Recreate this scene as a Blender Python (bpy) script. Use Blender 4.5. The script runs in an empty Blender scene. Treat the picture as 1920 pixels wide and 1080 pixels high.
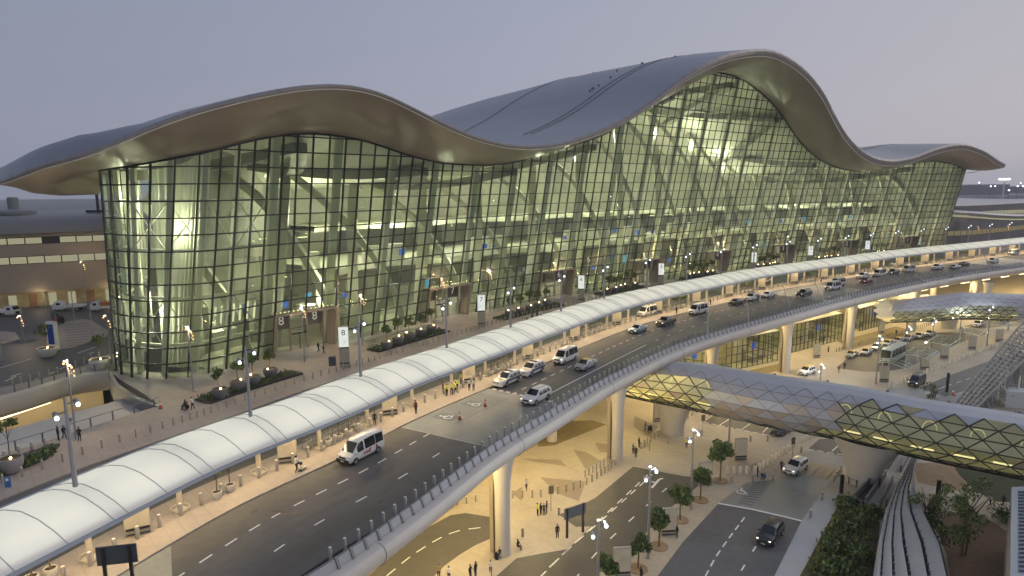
import bpy, bmesh, math, random
import numpy as np
from mathutils import Vector, Matrix, noise as mnoise
random.seed(7)
PI = math.pi
scene = bpy.context.scene
COL = scene.collection
# ---------------------------------------------------------------- camera
FOC, HY, ROLL, H = 1200.0, 350.0, .0094, 28.0
PITCH = math.atan((540 - HY) / FOC)
_c, _s, _cp, _sp = math.cos(ROLL), math.sin(ROLL), math.cos(PITCH), math.sin(PITCH)
ZL = -13.8                                   # level of the arrivals ground
def G(px, py, z=0.0):                         # survey: sight line through the photo met with a level z
    x, y = px - 960, py - 540
    x, y = _c * x - _s * y, _s * x + _c * y
    d = (x / FOC, _cp - y / FOC * _sp, -_sp - y / FOC * _cp)
    t = (z - H) / d[2]
    return Vector((d[0] * t, d[1] * t, z))
def P(X, Y, Z):
    Z -= H
    dz = Y * _cp - Z * _sp; uy = Y * _sp + Z * _cp
    x = FOC * X / dz; y = -FOC * uy / dz
    return 960 + _c * x + _s * y, 540 - _s * x + _c * y
cam = bpy.data.cameras.new('camera'); camo = bpy.data.objects.new('camera', cam); COL.objects.link(camo)
cam.sensor_width = 36; cam.lens = 36 * FOC / 1920; cam.clip_end = 12000; cam.clip_start = .5
camo.matrix_world = Matrix.Translation((0, 0, H)) @ Matrix.Rotation(PI / 2 - PITCH, 4, 'X') @ Matrix.Rotation(-ROLL, 4, 'Z')
scene.camera = camo
# ---------------------------------------------------------------- materials
MATS = {}
def mat(name, col, rough=.6, metal=0., var=0., vscale=1., emit=None, es=0., bump=0., spec=.5, stretch=None, alpha=None, coat=0., joints=None):
    if name in MATS: return MATS[name]
    m = bpy.data.materials.new(name); m.use_nodes = True
    nt = m.node_tree; b = nt.nodes['Principled BSDF']
    b.inputs['Base Color'].default_value = (*col, 1)
    b.inputs['Roughness'].default_value = rough; b.inputs['Metallic'].default_value = metal
    b.inputs['Specular IOR Level'].default_value = spec
    if coat: b.inputs['Coat Weight'].default_value = coat
    if emit:
        b.inputs['Emission Color'].default_value = (*emit, 1); b.inputs['Emission Strength'].default_value = es
    if var or bump:
        tc = nt.nodes.new('ShaderNodeTexCoord'); mp = nt.nodes.new('ShaderNodeMapping')
        if stretch: mp.inputs['Scale'].default_value = stretch
        nt.links.new(tc.outputs['Object'], mp.inputs['Vector'])
        nz = nt.nodes.new('ShaderNodeTexNoise'); nz.inputs['Scale'].default_value = vscale; nz.inputs['Detail'].default_value = 7
        nz.inputs['Roughness'].default_value = .62
        nt.links.new(mp.outputs['Vector'], nz.inputs['Vector'])
        if var:
            rp = nt.nodes.new('ShaderNodeValToRGB')
            rp.color_ramp.elements[0].position = .3; rp.color_ramp.elements[1].position = .7
            rp.color_ramp.elements[0].color = (*[max(0, c * (1 - var)) for c in col], 1)
            rp.color_ramp.elements[1].color = (*[min(1, c * (1 + var)) for c in col], 1)
            n2 = nt.nodes.new('ShaderNodeTexNoise'); n2.inputs['Scale'].default_value = vscale * 9; n2.inputs['Detail'].default_value = 4
            nt.links.new(mp.outputs['Vector'], n2.inputs['Vector'])
            ad = nt.nodes.new('ShaderNodeMix'); ad.data_type = 'FLOAT'; ad.inputs['Factor'].default_value = .35
            nt.links.new(nz.outputs['Fac'], ad.inputs[2]); nt.links.new(n2.outputs['Fac'], ad.inputs[3])
            nt.links.new(ad.outputs[0], rp.inputs['Fac']); nt.links.new(rp.outputs['Color'], b.inputs['Base Color'])
        if joints and var:
            bk = nt.nodes.new('ShaderNodeTexBrick'); bk.offset = .0 if joints[2] else .5; bk.inputs['Scale'].default_value = 1.; bk.inputs['Brick Width'].default_value = joints[0]; bk.inputs['Row Height'].default_value = joints[1]
            bk.inputs['Mortar Size'].default_value = .035; bk.inputs['Color1'].default_value = (1, 1, 1, 1); bk.inputs['Color2'].default_value = (.965, .965, .965, 1); bk.inputs['Mortar'].default_value = (.84, .83, .82, 1)
            rt = nt.nodes.new('ShaderNodeMapping'); rt.inputs['Rotation'].default_value = (0, 0, joints[3]); nt.links.new(tc.outputs['Object'], rt.inputs['Vector']); nt.links.new(rt.outputs['Vector'], bk.inputs['Vector'])
            ml = nt.nodes.new('ShaderNodeMixRGB'); ml.blend_type = 'MULTIPLY'; ml.inputs['Fac'].default_value = 1.; nt.links.new(rp.outputs['Color'], ml.inputs[1]); nt.links.new(bk.outputs['Color'], ml.inputs[2]); nt.links.new(ml.outputs[0], b.inputs['Base Color'])
        if bump:
            bp = nt.nodes.new('ShaderNodeBump'); bp.inputs['Strength'].default_value = bump; bp.inputs['Distance'].default_value = .05
            nt.links.new(nz.outputs['Fac'], bp.inputs['Height']); nt.links.new(bp.outputs['Normal'], b.inputs['Normal'])
    MATS[name] = m
    return m
def glassmat(name, tint, refl=.5, rough=.02, base=.06, veil=0.):
    if name in MATS: return MATS[name]
    m = bpy.data.materials.new(name); m.use_nodes = True; nt = m.node_tree
    nt.nodes.remove(nt.nodes['Principled BSDF']); out = nt.nodes['Material Output']
    tr = nt.nodes.new('ShaderNodeBsdfTransparent'); tr.inputs['Color'].default_value = (*tint, 1)
    gl = nt.nodes.new('ShaderNodeBsdfGlossy'); gl.inputs['Roughness'].default_value = rough; gl.inputs['Color'].default_value = (.9, .95, .92, 1)
    lw = nt.nodes.new('ShaderNodeLayerWeight'); lw.inputs['Blend'].default_value = .5
    pw = nt.nodes.new('ShaderNodeMath'); pw.operation = 'POWER'; pw.inputs[1].default_value = 3.2; nt.links.new(lw.outputs['Facing'], pw.inputs[0])
    mr = nt.nodes.new('ShaderNodeMapRange'); mr.inputs['To Min'].default_value = base; mr.inputs['To Max'].default_value = refl
    nt.links.new(pw.outputs[0], mr.inputs['Value'])
    mx = nt.nodes.new('ShaderNodeMixShader')
    nt.links.new(mr.outputs['Result'], mx.inputs['Fac']); nt.links.new(tr.outputs[0], mx.inputs[1]); nt.links.new(gl.outputs[0], mx.inputs[2])
    res = mx
    if veil:                                  # fritted and dusty glass scatters a little of the light that meets it
        d1 = nt.nodes.new('ShaderNodeBsdfDiffuse'); d1.inputs['Color'].default_value = (.55, .60, .53, 1)
        d2 = nt.nodes.new('ShaderNodeBsdfTranslucent'); d2.inputs['Color'].default_value = (.60, .66, .52, 1)
        a1 = nt.nodes.new('ShaderNodeMixShader'); a1.inputs['Fac'].default_value = .55; nt.links.new(d1.outputs[0], a1.inputs[1]); nt.links.new(d2.outputs[0], a1.inputs[2])
        a2 = nt.nodes.new('ShaderNodeMixShader'); a2.inputs['Fac'].default_value = veil; nt.links.new(mx.outputs[0], a2.inputs[1]); nt.links.new(a1.outputs[0], a2.inputs[2]); res = a2
    nt.links.new(res.outputs[0], out.inputs['Surface'])
    MATS[name] = m
    return m
def emat(name, col, s):
    if name in MATS: return MATS[name]
    m = bpy.data.materials.new(name); m.use_nodes = True; nt = m.node_tree
    nt.nodes.remove(nt.nodes['Principled BSDF']); e = nt.nodes.new('ShaderNodeEmission')
    e.inputs['Color'].default_value = (*col, 1); e.inputs['Strength'].default_value = s
    nt.links.new(e.outputs[0], nt.nodes['Material Output'].inputs['Surface'])
    MATS[name] = m
    return m
# ---------------------------------------------------------------- mesh builder
class MB:
    def __init__(self): self.v = []; self.f = []; self.mi = []; self.m = 0
    def vert(self, p): self.v.append(tuple(p)); return len(self.v) - 1
    def face(self, pts):
        self.f.append([self.vert(p) for p in pts]); self.mi.append(self.m)
    def fi(self, idx): self.f.append(list(idx)); self.mi.append(self.m)
    def grid(self, rows, close=False):
        base = [[self.vert(p) for p in r] for r in rows]
        for a, b in zip(base[:-1], base[1:]):
            n = len(a)
            for i in range(n if close else n - 1):
                j = (i + 1) % n; self.fi((a[i], a[j], b[j], b[i]))
        return base
    def box(self, c, s, rz=0., taper=1.):
        x, y, z = s[0] / 2, s[1] / 2, s[2] / 2; cr, sr = math.cos(rz), math.sin(rz)
        q = []
        for dz, t in ((-z, 1), (z, taper)):
            for dx, dy in ((-x, -y), (x, -y), (x, y), (-x, y)):
                dx *= t; dy *= t
                q.append(self.vert((c[0] + dx * cr - dy * sr, c[1] + dx * sr + dy * cr, c[2] + dz)))
        for k in ((3, 2, 1, 0), (4, 5, 6, 7), (0, 1, 5, 4), (1, 2, 6, 5), (2, 3, 7, 6), (3, 0, 4, 7)): self.fi([q[i] for i in k])
    def bar(self, a, b, w, h=None, up=(0, 0, 1)):
        a, b = Vector(a), Vector(b); d = (b - a)
        if d.length < 1e-6: return
        d.normalize(); u = Vector(up)
        if abs(d.dot(u)) > .98: u = Vector((1, 0, 0))
        sx = d.cross(u).normalized() * w / 2; sy = sx.cross(d).normalized() * (h or w) / 2
        q = [self.vert(p + i * sx + j * sy) for p in (a, b) for i, j in ((-1, -1), (1, -1), (1, 1), (-1, 1))]
        for k in ((3, 2, 1, 0), (4, 5, 6, 7), (0, 1, 5, 4), (1, 2, 6, 5), (2, 3, 7, 6), (3, 0, 4, 7)): self.fi([q[i] for i in k])
    def tube(self, pts, rad, n=8, cap=True):
        pts = [Vector(p) for p in pts]
        if not hasattr(rad, '__len__'): rad = [rad] * len(pts)
        rings = []; u0 = None
        for i, p in enumerate(pts):
            d = (pts[min(i + 1, len(pts) - 1)] - pts[max(i - 1, 0)]).normalized()
            if u0 is None:
                u0 = Vector((0, 0, 1)) if abs(d.z) < .9 else Vector((1, 0, 0))
            u = (u0 - d * d.dot(u0)).normalized(); w = d.cross(u); u0 = u
            rings.append([self.vert(p + (u * math.cos(2 * PI * k / n) + w * math.sin(2 * PI * k / n)) * rad[i]) for k in range(n)])
        for a, b in zip(rings[:-1], rings[1:]):
            for k in range(n):
                j = (k + 1) % n; self.fi((a[k], a[j], b[j], b[k]))
        if cap: self.fi(rings[0][::-1]); self.fi(rings[-1])
    def lathe(self, c, prof, n=16, cap=True):
        rings = [[self.vert((c[0] + r * math.cos(2 * PI * k / n), c[1] + r * math.sin(2 * PI * k / n), c[2] + z)) for k in range(n)] for r, z in prof]
        for a, b in zip(rings[:-1], rings[1:]):
            for k in range(n):
                j = (k + 1) % n; self.fi((a[k], a[j], b[j], b[k]))
        if cap: self.fi(rings[0][::-1]); self.fi(rings[-1])
    def prism(self, poly, z0, z1):
        a = [self.vert((p[0], p[1], z0)) for p in poly]; b = [self.vert((p[0], p[1], z1)) for p in poly]
        n = len(poly); self.fi(a[::-1]); self.fi(b)
        for i in range(n): j = (i + 1) % n; self.fi((a[i], a[j], b[j], b[i]))
    def build(self, name, m=None, parent=None, smooth=False, loc=None, mats=None, angle=40):
        me = bpy.data.meshes.new(name); me.from_pydata(self.v, [], self.f)
        bm = bmesh.new(); bm.from_mesh(me); bmesh.ops.recalc_face_normals(bm, faces=bm.faces); bm.to_mesh(me); bm.free()
        for mm in (mats or [m]): me.materials.append(mm)
        if mats: me.polygons.foreach_set('material_index', self.mi)
        if smooth: me.polygons.foreach_set('use_smooth', [True] * len(me.polygons)); me.set_sharp_from_angle(angle=math.radians(angle))
        o = bpy.data.objects.new(name, me); COL.objects.link(o)
        if parent: o.parent = parent
        if loc is not None: o.location = loc
        return o
def tag(o, label=None, cat=None, group=None, kind=None):
    if label: o['label'] = label
    if cat: o['category'] = cat
    if group: o['group'] = group
    if kind: o['kind'] = kind
    return o
def thing(name, label, cat, loc=(0, 0, 0), rz=0., group=None):
    o = bpy.data.objects.new(name, None); COL.objects.link(o)
    o.location = loc; o.rotation_euler = (0, 0, rz); o.empty_display_size = .3
    return tag(o, label, cat, group)
def dup(o, loc=None, rz=None, label=None, group=None, scale=None, parent=None):
    c = o.copy(); COL.objects.link(c)
    if parent: c.parent = parent
    for ch in list(o.children): dup(ch, parent=c)
    if loc is not None: c.location = loc
    if rz is not None: c.rotation_euler = (0, 0, rz)
    if scale: c.scale = (scale,) * 3
    if label: c['label'] = label
    if group: c['group'] = group
    return c
def structure(o): o['kind'] = 'structure'; return o
# ---------------------------------------------------------------- curves in plan
def spl(pts, step=1.0, ext0=0., ext1=0.):
    p = [np.array(q[:2], float) for q in pts]
    if ext0: p.insert(0, p[0] + (p[0] - p[1]) / np.linalg.norm(p[0] - p[1]) * ext0)
    if ext1: p.append(p[-1] + (p[-1] - p[-2]) / np.linalg.norm(p[-1] - p[-2]) * ext1)
    out = []
    for i in range(len(p) - 1):
        a, b = p[max(i - 1, 0)], p[i]; c, d = p[i + 1], p[min(i + 2, len(p) - 1)]
        t1 = (c - a) / max(np.linalg.norm(c - b) + np.linalg.norm(b - a), 1e-6) * np.linalg.norm(c - b)
        t2 = (d - b) / max(np.linalg.norm(d - c) + np.linalg.norm(c - b), 1e-6) * np.linalg.norm(c - b)
        n = max(2, int(np.linalg.norm(c - b) / .3))
        for k in range(n):
            t = k / n; out.append((2*t**3-3*t*t+1)*b + (t**3-2*t*t+t)*t1 + (-2*t**3+3*t*t)*c + (t**3-t*t)*t2)
    out.append(p[-1]); out = np.array(out)
    L = np.concatenate([[0], np.cumsum(np.linalg.norm(np.diff(out, axis=0), axis=1))])
    n = max(2, int(round(L[-1] / step)) + 1); u = np.linspace(0, L[-1], n)
    return np.stack([np.interp(u, L, out[:, 0]), np.interp(u, L, out[:, 1])], 1)
def smooth(c, n=6):
    c = c.copy()
    for _ in range(n): c[1:-1] = (c[:-2] + 2 * c[1:-1] + c[2:]) / 4
    return c
def normals(c, k=4):                          # unit normals to the right of travel
    n = len(c); T = np.array([c[min(i + k, n - 1)] - c[max(i - k, 0)] for i in range(n)])
    T /= np.linalg.norm(T, axis=1)[:, None]
    return np.stack([T[:, 1], -T[:, 0]], 1)
class Line:
    def __init__(self, c):
        self.c = c; self.n = normals(c)
        self.L = np.concatenate([[0], np.cumsum(np.linalg.norm(np.diff(c, axis=0), axis=1))])
    def at(self, s, off=0., z=0.):
        x = np.interp(s, self.L, self.c[:, 0]); y = np.interp(s, self.L, self.c[:, 1])
        nx = np.interp(s, self.L, self.n[:, 0]); ny = np.interp(s, self.L, self.n[:, 1])
        return Vector((x + nx * off, y + ny * off, z))
    def ang(self, s):                         # heading of travel
        nx = np.interp(s, self.L, self.n[:, 0]); ny = np.interp(s, self.L, self.n[:, 1])
        return math.atan2(nx, -ny)
    def near(self, p):
        d = np.hypot(self.c[:, 0] - p[0], self.c[:, 1] - p[1]); i = int(d.argmin())
        v = np.array([p[0], p[1]]) - self.c[i]
        return self.L[i], float(v @ self.n[i])
CURB = Line(smooth(spl([G(*p) for p in ((320,1022),(443,948),(640,862),(750,800),(917,728),(1080,657),(1180,617),(1280,588),(1363,568),(1427,551.5),(1600,521.5),(1693,505.5),(1847,486))], 1, 40, 120), 40))
PAR = Line(smooth(spl([G(*p) for p in ((560,1127),(640,1077),(797,960),(930,853),(1003,808),(1100,748),(1140,723),(1280,655),(1430,608),(1597,562),(1780,523),(1920,502))], 1, 30, 120), 20))
FAC = Line(smooth(spl([(-74,125),(-68,112),(-63.6,101.5)] + [G(*p) for p in ((217,695),(228,704),(245,709),(280,712),(317,711.5),(383,703),(450,686),(515,669),(620,647),(700,629),(807,603),(872,590),(1013,563),(1065,554.5),(1180,537),(1223,530),(1320,515),(1360,509.5),(1452,498.2),(1487,494.6),(1572,486.6),(1607,483.8),(1700,476.5),(1765,472))], .5), 8))
def poly_z(poly, s0, s1):
    pass
def strip(name, line, s0, s1, o0, o1, z, m, th=None, step=2., parent=None):
    b = MB(); n = max(2, int((s1 - s0) / step)); f0 = o0 if callable(o0) else (lambda s: o0); f1 = o1 if callable(o1) else (lambda s: o1)
    rows = []
    for i in range(n + 1):
        s = s0 + (s1 - s0) * i / n
        a, c = line.at(s, f0(s), z), line.at(s, f1(s), z)
        if th: rows.append([(a.x, a.y, z - th), a, c, (c.x, c.y, z - th)])
        else: rows.append([a, c])
    b.grid(rows, close=bool(th))
    return b.build(name, m, parent)
def flat(name, pts, z, m, th=0.):
    b = MB()
    if th: b.prism(pts, z - th, z)
    else: b.face([(p[0], p[1], z) for p in pts])
    return b.build(name, m)
# ---------------------------------------------------------------- palette
M_conc = mat('pale_concrete', (.40, .37, .33), .75, var=.12, vscale=.35)
M_pave = mat('plaza_paving', (.34, .295, .26), .7, var=.16, vscale=.22, joints=(2.4, 1.2, 0, .85))
M_sand = mat('arrivals_paving', (.42, .37, .29), .75, var=.15, vscale=.16, joints=(3.6, 1.8, 0, .75))
M_slabc = mat('grey_concrete_slab', (.20, .21, .205), .38, var=.22, vscale=.22, joints=(4.5, 4.5, 1, .8))
M_asph = mat('asphalt', (.088, .090, .095), .62, var=.28, vscale=.12, bump=.15)
M_paint = mat('road_paint', (.72, .72, .70), .6, var=.1, vscale=2)
M_white = mat('white_metal', (.72, .72, .70), .45)
M_gird = mat('girder_cladding', (.50, .47, .43), .5, var=.06, vscale=.4)
M_dark = mat('dark_metal', (.02, .022, .024), .4, spec=.5)
M_mull = mat('mullion_metal', (.012, .016, .015), .45)
M_steel = mat('brushed_steel', (.42, .40, .37), .38, .55, var=.1, vscale=3)
M_pole = mat('grey_pole', (.30, .30, .31), .45, .3)
M_rail = mat('rail_grey', (.17, .18, .19), .5, .2)
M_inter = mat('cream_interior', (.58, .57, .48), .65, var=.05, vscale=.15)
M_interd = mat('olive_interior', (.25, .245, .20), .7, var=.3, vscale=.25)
M_beige = mat('beige_cladding', (.30, .25, .19), .55, var=.06, vscale=.15)
M_brown = mat('brown_reveal', (.36, .305, .255), .55)
M_roof = mat('roof_metal', (.27, .275, .30), .34, .45, var=.09, vscale=.06)
M_soff = mat('soffit_metal', (.205, .166, .148), .42, .2, var=.04, vscale=.2)
M_rim_ = mat('rim_metal', (.25, .225, .21), .36, .25, var=.05, vscale=.2)
M_facglass = glassmat('facade_glass', (.75, .87, .69), .66, .015, .045, .11)
M_glass = glassmat('clear_glass', (.82, .88, .82), .5, .02, .06)
M_blue = emat('blue_screen', (.05, .16, .70), .8)
M_cyan = emat('cyan_screen', (.14, .52, .78), .75)
M_warmlit = emat('warm_lit_panel', (1., .86, .5), 3.)
M_winlit = emat('lit_window', (.78, .74, .48), .42)
M_lampw = emat('warm_lamp', (1., .62, .27), 2.6)
M_lampc = emat('cool_lamp', (.78, .9, 1.), 4.)
# ---------------------------------------------------------------- terminal
BAY, ROW, D0, DSP = 2.89, 2.4, 65.33, 34.7
DOORS = [D0 + DSP * i for i in range(8)]
TOPG = np.array([(150,330),(193,317),(247,310),(300,300),(357,290),(407,280),(440,270),(473,262),(510,255),(540,251),(573,249),(600,250),(630,253),(653,257),(680,262),(707,270),(730,278),(750,285),(773,292),(797,298),(817,303),(840,306),(873,308),(907,309),(933,308),(957,305),(983,299),(1017,288),(1057,277),(1090,267),(1127,255),(1147,243),(1173,228),(1193,215),(1220,198),(1240,183),(1273,160),(1300,144),(1320,137),(1347,135),(1373,141),(1397,151),(1423,170),(1447,192),(1470,221),(1493,257),(1513,280),(1533,297),(1557,309),(1580,317),(1607,320),(1640,318),(1667,314),(1697,308),(1723,303.5),(1747,302),(1767,303),(1790,308),(1807,317),(1850,330)], float)
LIP = np.array([(-60,352),(5,340),(30,327),(80,303),(160,287),(233,256),(327,215),(417,190),(520,166),(600,156),(640,157),(690,163),(740,183),(790,210),(827,228),(873,250),(923,265),(960,272),(1007,273.5),(1057,266),(1107,250),(1173,220),(1223,187),(1273,147),(1313,122),(1363,100),(1413,91),(1447,92),(1480,107),(1513,132),(1543,170),(1567,220),(1587,253),(1613,280),(1640,295),(1673,300),(1713,293),(1753,277),(1787,269),(1813,269),(1847,282),(1866,297),(1900,315)], float)
def zfind(f, poly, lo, hi):                   # first level at which the upright line f(z) meets the surveyed outline
    prev = None
    z = lo
    while z < hi:
        x, y = P(*f(z)); d = y - np.interp(x, poly[:, 0], poly[:, 1])
        if prev is not None and d <= 0 < prev: return z - .25 * (-d) / (prev - d)
        prev = d; z += .25
    return None
FS = FAC.L
def flean(s):
    k = [0, FAC.near(G(217,695))[0], FAC.near(G(245,709))[0], FAC.near(G(300,712))[0], FAC.near(G(450,686))[0]]
    n = FAC.at(s, 1) - FAC.at(s, 0)
    if s >= k[4]: return (n.x * .2, n.y * .2)
    n4 = FAC.at(k[4], 1) - FAC.at(k[4], 0)
    xs = np.interp(s, k, [0., .012, .095, .175, n4.x * .22]); ys = np.interp(s, k, [0., 0., -.03, -.06, n4.y * .22])
    return (xs, ys)
_N = 560
_fs = np.linspace(0, FS[-1], _N)
_ln = np.array([flean(s) for s in _fs]); _ln[:, 0] = np.convolve(np.pad(_ln[:, 0], 6, 'edge'), np.ones(13) / 13, 'valid'); _ln[:, 1] = np.convolve(np.pad(_ln[:, 1], 6, 'edge'), np.ones(13) / 13, 'valid')
def lean(s): return np.interp(s, _fs, _ln[:, 0]), np.interp(s, _fs, _ln[:, 1])
def fpt(s, z, off=0.):
    p = FAC.at(s, off); l = lean(s); return Vector((p.x + l[0] * z, p.y + l[1] * z, z))
_S0 = FAC.near(G(217, 695))[0]
_zt = []
for s in _fs:
    z = zfind(lambda zz: tuple(fpt(s, zz)), TOPG, 10, 80) if s > _S0 else None
    _zt.append(z)
_ok = [i for i in range(_N) if _zt[i] is not None]
ZTOP = np.interp(_fs, _fs[_ok], [_zt[i] for i in _ok])
ZTOP = np.convolve(np.pad(ZTOP, 3, 'edge'), np.ones(7) / 7, 'valid')
def ztop(s): return float(np.interp(s, _fs, ZTOP))
TERM = thing('terminal_building', 'long glass fronted terminal under a wave shaped metal roof', 'terminal', (0, 0, 0))
# plan of the roof edge
LS, LQ, LI = [], [], []                       # facade station, lip point, inner soffit point
sK = FAC.near(G(383, 703))[0]
lipplan = []
wing = [(-70.5,88.5),(-66.5,84.5),(-62,82.2),(-56.5,80.3),(-50.5,79.3),(-45,79.6)]
tail_n = 10
body = []
s = sK + 4
while s < FS[-1] - 1:
    p = fpt(s, ztop(s)); n = FAC.at(s, 1) - FAC.at(s, 0)
    d = np.interp(s, [sK, sK + 25, sK + 60, FS[-1] - 60, FS[-1]], [13, 15, 18, 17, 13])
    body.append((s, p.x + n.x * d, p.y + n.y * d)); s += 2.
e = Vector(body[-1][1:]); tdir = (Vector(body[-1][1:]) - Vector(body[-6][1:])).normalized(); nn = Vector((tdir.y, -tdir.x))
endp = [e + tdir * a - nn * b for a, b in ((5, .6), (9, 2), (13, 4.5), (16, 8), (18, 12.5))]
allp = wing + [b[1:] for b in body] + [tuple(q) for q in endp]
LC = smooth(spl(allp, 1.2), 14)
LIPL = Line(LC)
_zl = []
for q in LC:
    _zl.append(zfind(lambda zz: (q[0], q[1], zz), LIP, 12, 95))
_k = [i for i in range(len(LC)) if _zl[i] is not None]
ZL_ = np.interp(np.arange(len(LC)), _k, [_zl[i] for i in _k])
ZL_ = np.convolve(np.pad(ZL_, 3, 'edge'), np.ones(7) / 7, 'valid')
NL = len(LC)
# facing facade stations for every lip station
st = np.array([0.] * NL)
cum = np.linspace(0, 1, NL)
bi = [int(np.argmin(np.hypot(LC[:, 0] - b[1], LC[:, 1] - b[2]))) for b in body]
IW = int(np.argmin(np.hypot(LC[:, 0] + 54.3, LC[:, 1] - 79.9)))
kx = [0, IW, int(np.argmin(np.hypot(LC[:, 0] + 49.5, LC[:, 1] - 79.3)))] + bi + [NL - 1]
ky = [0.3, _S0 - .6, sK - 8] + [b[0] for b in body] + [FS[-1]]
o_ = np.argsort(kx); st = np.interp(np.arange(NL), np.array(kx)[o_], np.maximum.accumulate(np.array(ky)[o_]))
ang = []
for i in range(NL):
    n = FAC.at(max(st[i], sK + 4), 1) - FAC.at(max(st[i], sK + 4), 0); a = math.atan2(-n.y, -n.x)
    if st[i] < sK + 10: a = a + (math.atan2(.95, -.33) - a) * min(1, (sK + 10 - st[i]) / (sK + 8)) ** 1.0
    ang.append(a)
ang = np.convolve(np.pad(ang, 8, 'edge'), np.ones(17) / 17, 'valid')
ipk = int(ZL_.argmax())
RID = np.array([(700,262),(828,227),(897,203),(950,185),(1007,172),(1077,153),(1133,139),(1180,130),(1233,120),(1280,112),(1313,105),(1367,96),(1407,91)], float)
zp0 = ZL_[ipk]
RD = [0.]; RZ = [1.]
for t in (15, 30, 45, 60, 80, 100, 120, 140, 160):
    x, y = LC[ipk, 0] + math.cos(ang[ipk]) * t, LC[ipk, 1] + math.sin(ang[ipk]) * t
    z = zfind(lambda zz: (x, y, zz), RID, 12, 110)
    if z: RD.append(t); RZ.append((z - 28) / (zp0 - 28))
def zroof(i, t):
    zl = ZL_[i]; f = float(np.interp(t, RD, RZ))
    u = i / NL
    zv = 28.
    z = zv + (zl - zv) * f if zl > zv else zl
    z -= .035 * max(0, t - 1) * max(0, min(1, (.40 - u) * 12)) * max(0, min(1, (u - .07) * 14))
    lw = .72 * max(0, min(1, (.092 - u) / .028)); lw2 = max(0, min(1, 1.6 - i / (NL * .2)))           # the west hump keeps rising a little behind its edge
    z += 3.2 * math.sin(PI * min(1, t / 44)) * max(0, min(1, (i - ipk - 2) / 10, (ipk + 95 - i) / 30))
    return z + lw * 3.0 * math.sin(min(t, 26) / 26 * PI) - lw2 * .03 * max(0, t - 3) * max(0, min(1, (i - 24) / 14))
print('ridge', zp0, list(zip(RD, np.round(RZ, 2))), 'ztop', ZTOP.min(), ZTOP.max())
def pxat(px, py, Y):                           # point at a given distance ahead on a photo sight line
    q = G(px, py, 0) - Vector((0, 0, H)); return Vector((0, 0, H)) + q * (Y / q.y)
_wp = [pxat(10, 345, 89.6), pxat(60, 362, 95), pxat(110, 367, 100), pxat(186, 365, 107)]
def wingpt(w):
    k = min(2, int(w * 3)); return _wp[k].lerp(_wp[k + 1], w * 3 - k)
ROOFT = [1.2, 3, 6, 10, 16, 24, 34, 46, 60, 76, 95, 115, 135]
rows_t, rows_s = [], []
for i in range(NL):
    q = Vector((LC[i, 0], LC[i, 1], ZL_[i])); d = Vector((math.cos(ang[i]), math.sin(ang[i]), 0))
    tm = np.interp(i, [0, NL * .12, NL * .3, NL], [.25, .45, 1, 1])
    e0 = min(1, i / 10, (NL - 1 - i) / 8); e0 = (.25 + .75 * e0) * float(np.interp(i / NL, [0, .12, .3, .42, .6, 1], [.42, .35, .4, .8, 1.2, 1.0]))
    nose = [q + d * .0 + d * -.1 + Vector((0, 0, -1.9 * e0)), q + d * -.6 + Vector((0, 0, -1.3 * e0)), q + d * -.62 + Vector((0, 0, -.6 * e0)), q + d * -.15 + Vector((0, 0, -.12))]
    top = [q + d * (t * tm) + Vector((0, 0, zroof(i, t) - ZL_[i])) for t in ROOFT]
    rows_t.append(nose + [q] + top)
    # soffit
    s = st[i]
    if i <= IW:
        w = i / IW; inner = wingpt(min(1., w * 1.0))
    else: inner = fpt(s, ztop(s))
    a = nose[0]; sof = []
    if i == IW: inner = fpt(_S0, ztop(_S0))
    for k in range(0, 11):
        u = k / 10; p = a.lerp(inner, u)
        p.z -= math.sin(u * PI) * (.9 * e0); sof.append(p)
    ext = (inner - a); ext.z = 0; ext = ext.normalized() if ext.length > .1 else d
    sof.append(inner + ext * (1.2 if i > IW else 0) + Vector((0, 0, .1)))
    rows_s.append(sof)
G0_ = fpt(_S0, ztop(_S0)); L1_ = rows_s[IW][0]; R_ = _wp[3]; wing_rows = []
for i in range(IW + 1):                       # underside of the west wing tip, smooth from its rim to its lower edge
    w = i / IW; l = rows_s[i][0]; bt = wingpt(w); md = l.lerp(bt, .5) + (G0_ - L1_.lerp(R_, .5)) * w * w; r = []
    for k in range(13):
        u = k / 12; r.append(l * ((1 - u) * (1 - 2 * u)) + md * (4 * u * (1 - u)) + bt * (u * (2 * u - 1)))
    wing_rows.append(r)
IE = NL - 11; east_rows = []; GE_ = fpt(FS[-1] - .2, ztop(FS[-1]) - .6); Lt_ = rows_s[IE][0]
print('tip', [tuple(round(c) for c in P(*LC[k], ZL_[k])) for k in (NL - 12, NL - 6, NL - 1)], 'glass end', [round(c) for c in P(*GE_)])
_yE = GE_.y + 6; _we = [pxat(1804, 325, _yE), pxat(1826, 324, _yE + 2), pxat(1850, 315, _yE + 2), pxat(1866, 299, LC[-1][1] + .5)]
for i in range(IE, NL):                       # rounded underside of the east tip
    w = (i - IE) / (NL - 1 - IE); k = min(2, int(w * 3)); bt = _we[k].lerp(_we[k + 1], w * 3 - k); l = rows_s[i][0]
    md = l.lerp(bt, .5) + (GE_ - Lt_.lerp(_we[0], .5)) * (1 - w) ** 2 + Vector((0, 0, -.8 * (1 - w))); r = []
    for k in range(13):
        u = k / 12; r.append(l * ((1 - u) * (1 - 2 * u)) + md * (4 * u * (1 - u)) + bt * (u * (2 * u - 1)))
    east_rows.append(r)
b = MB(); b.grid(rows_s[IW:IE + 1]); b.grid(wing_rows); b.grid(east_rows); b.build('soffit', M_soff, TERM, smooth=True, angle=60)
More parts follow.
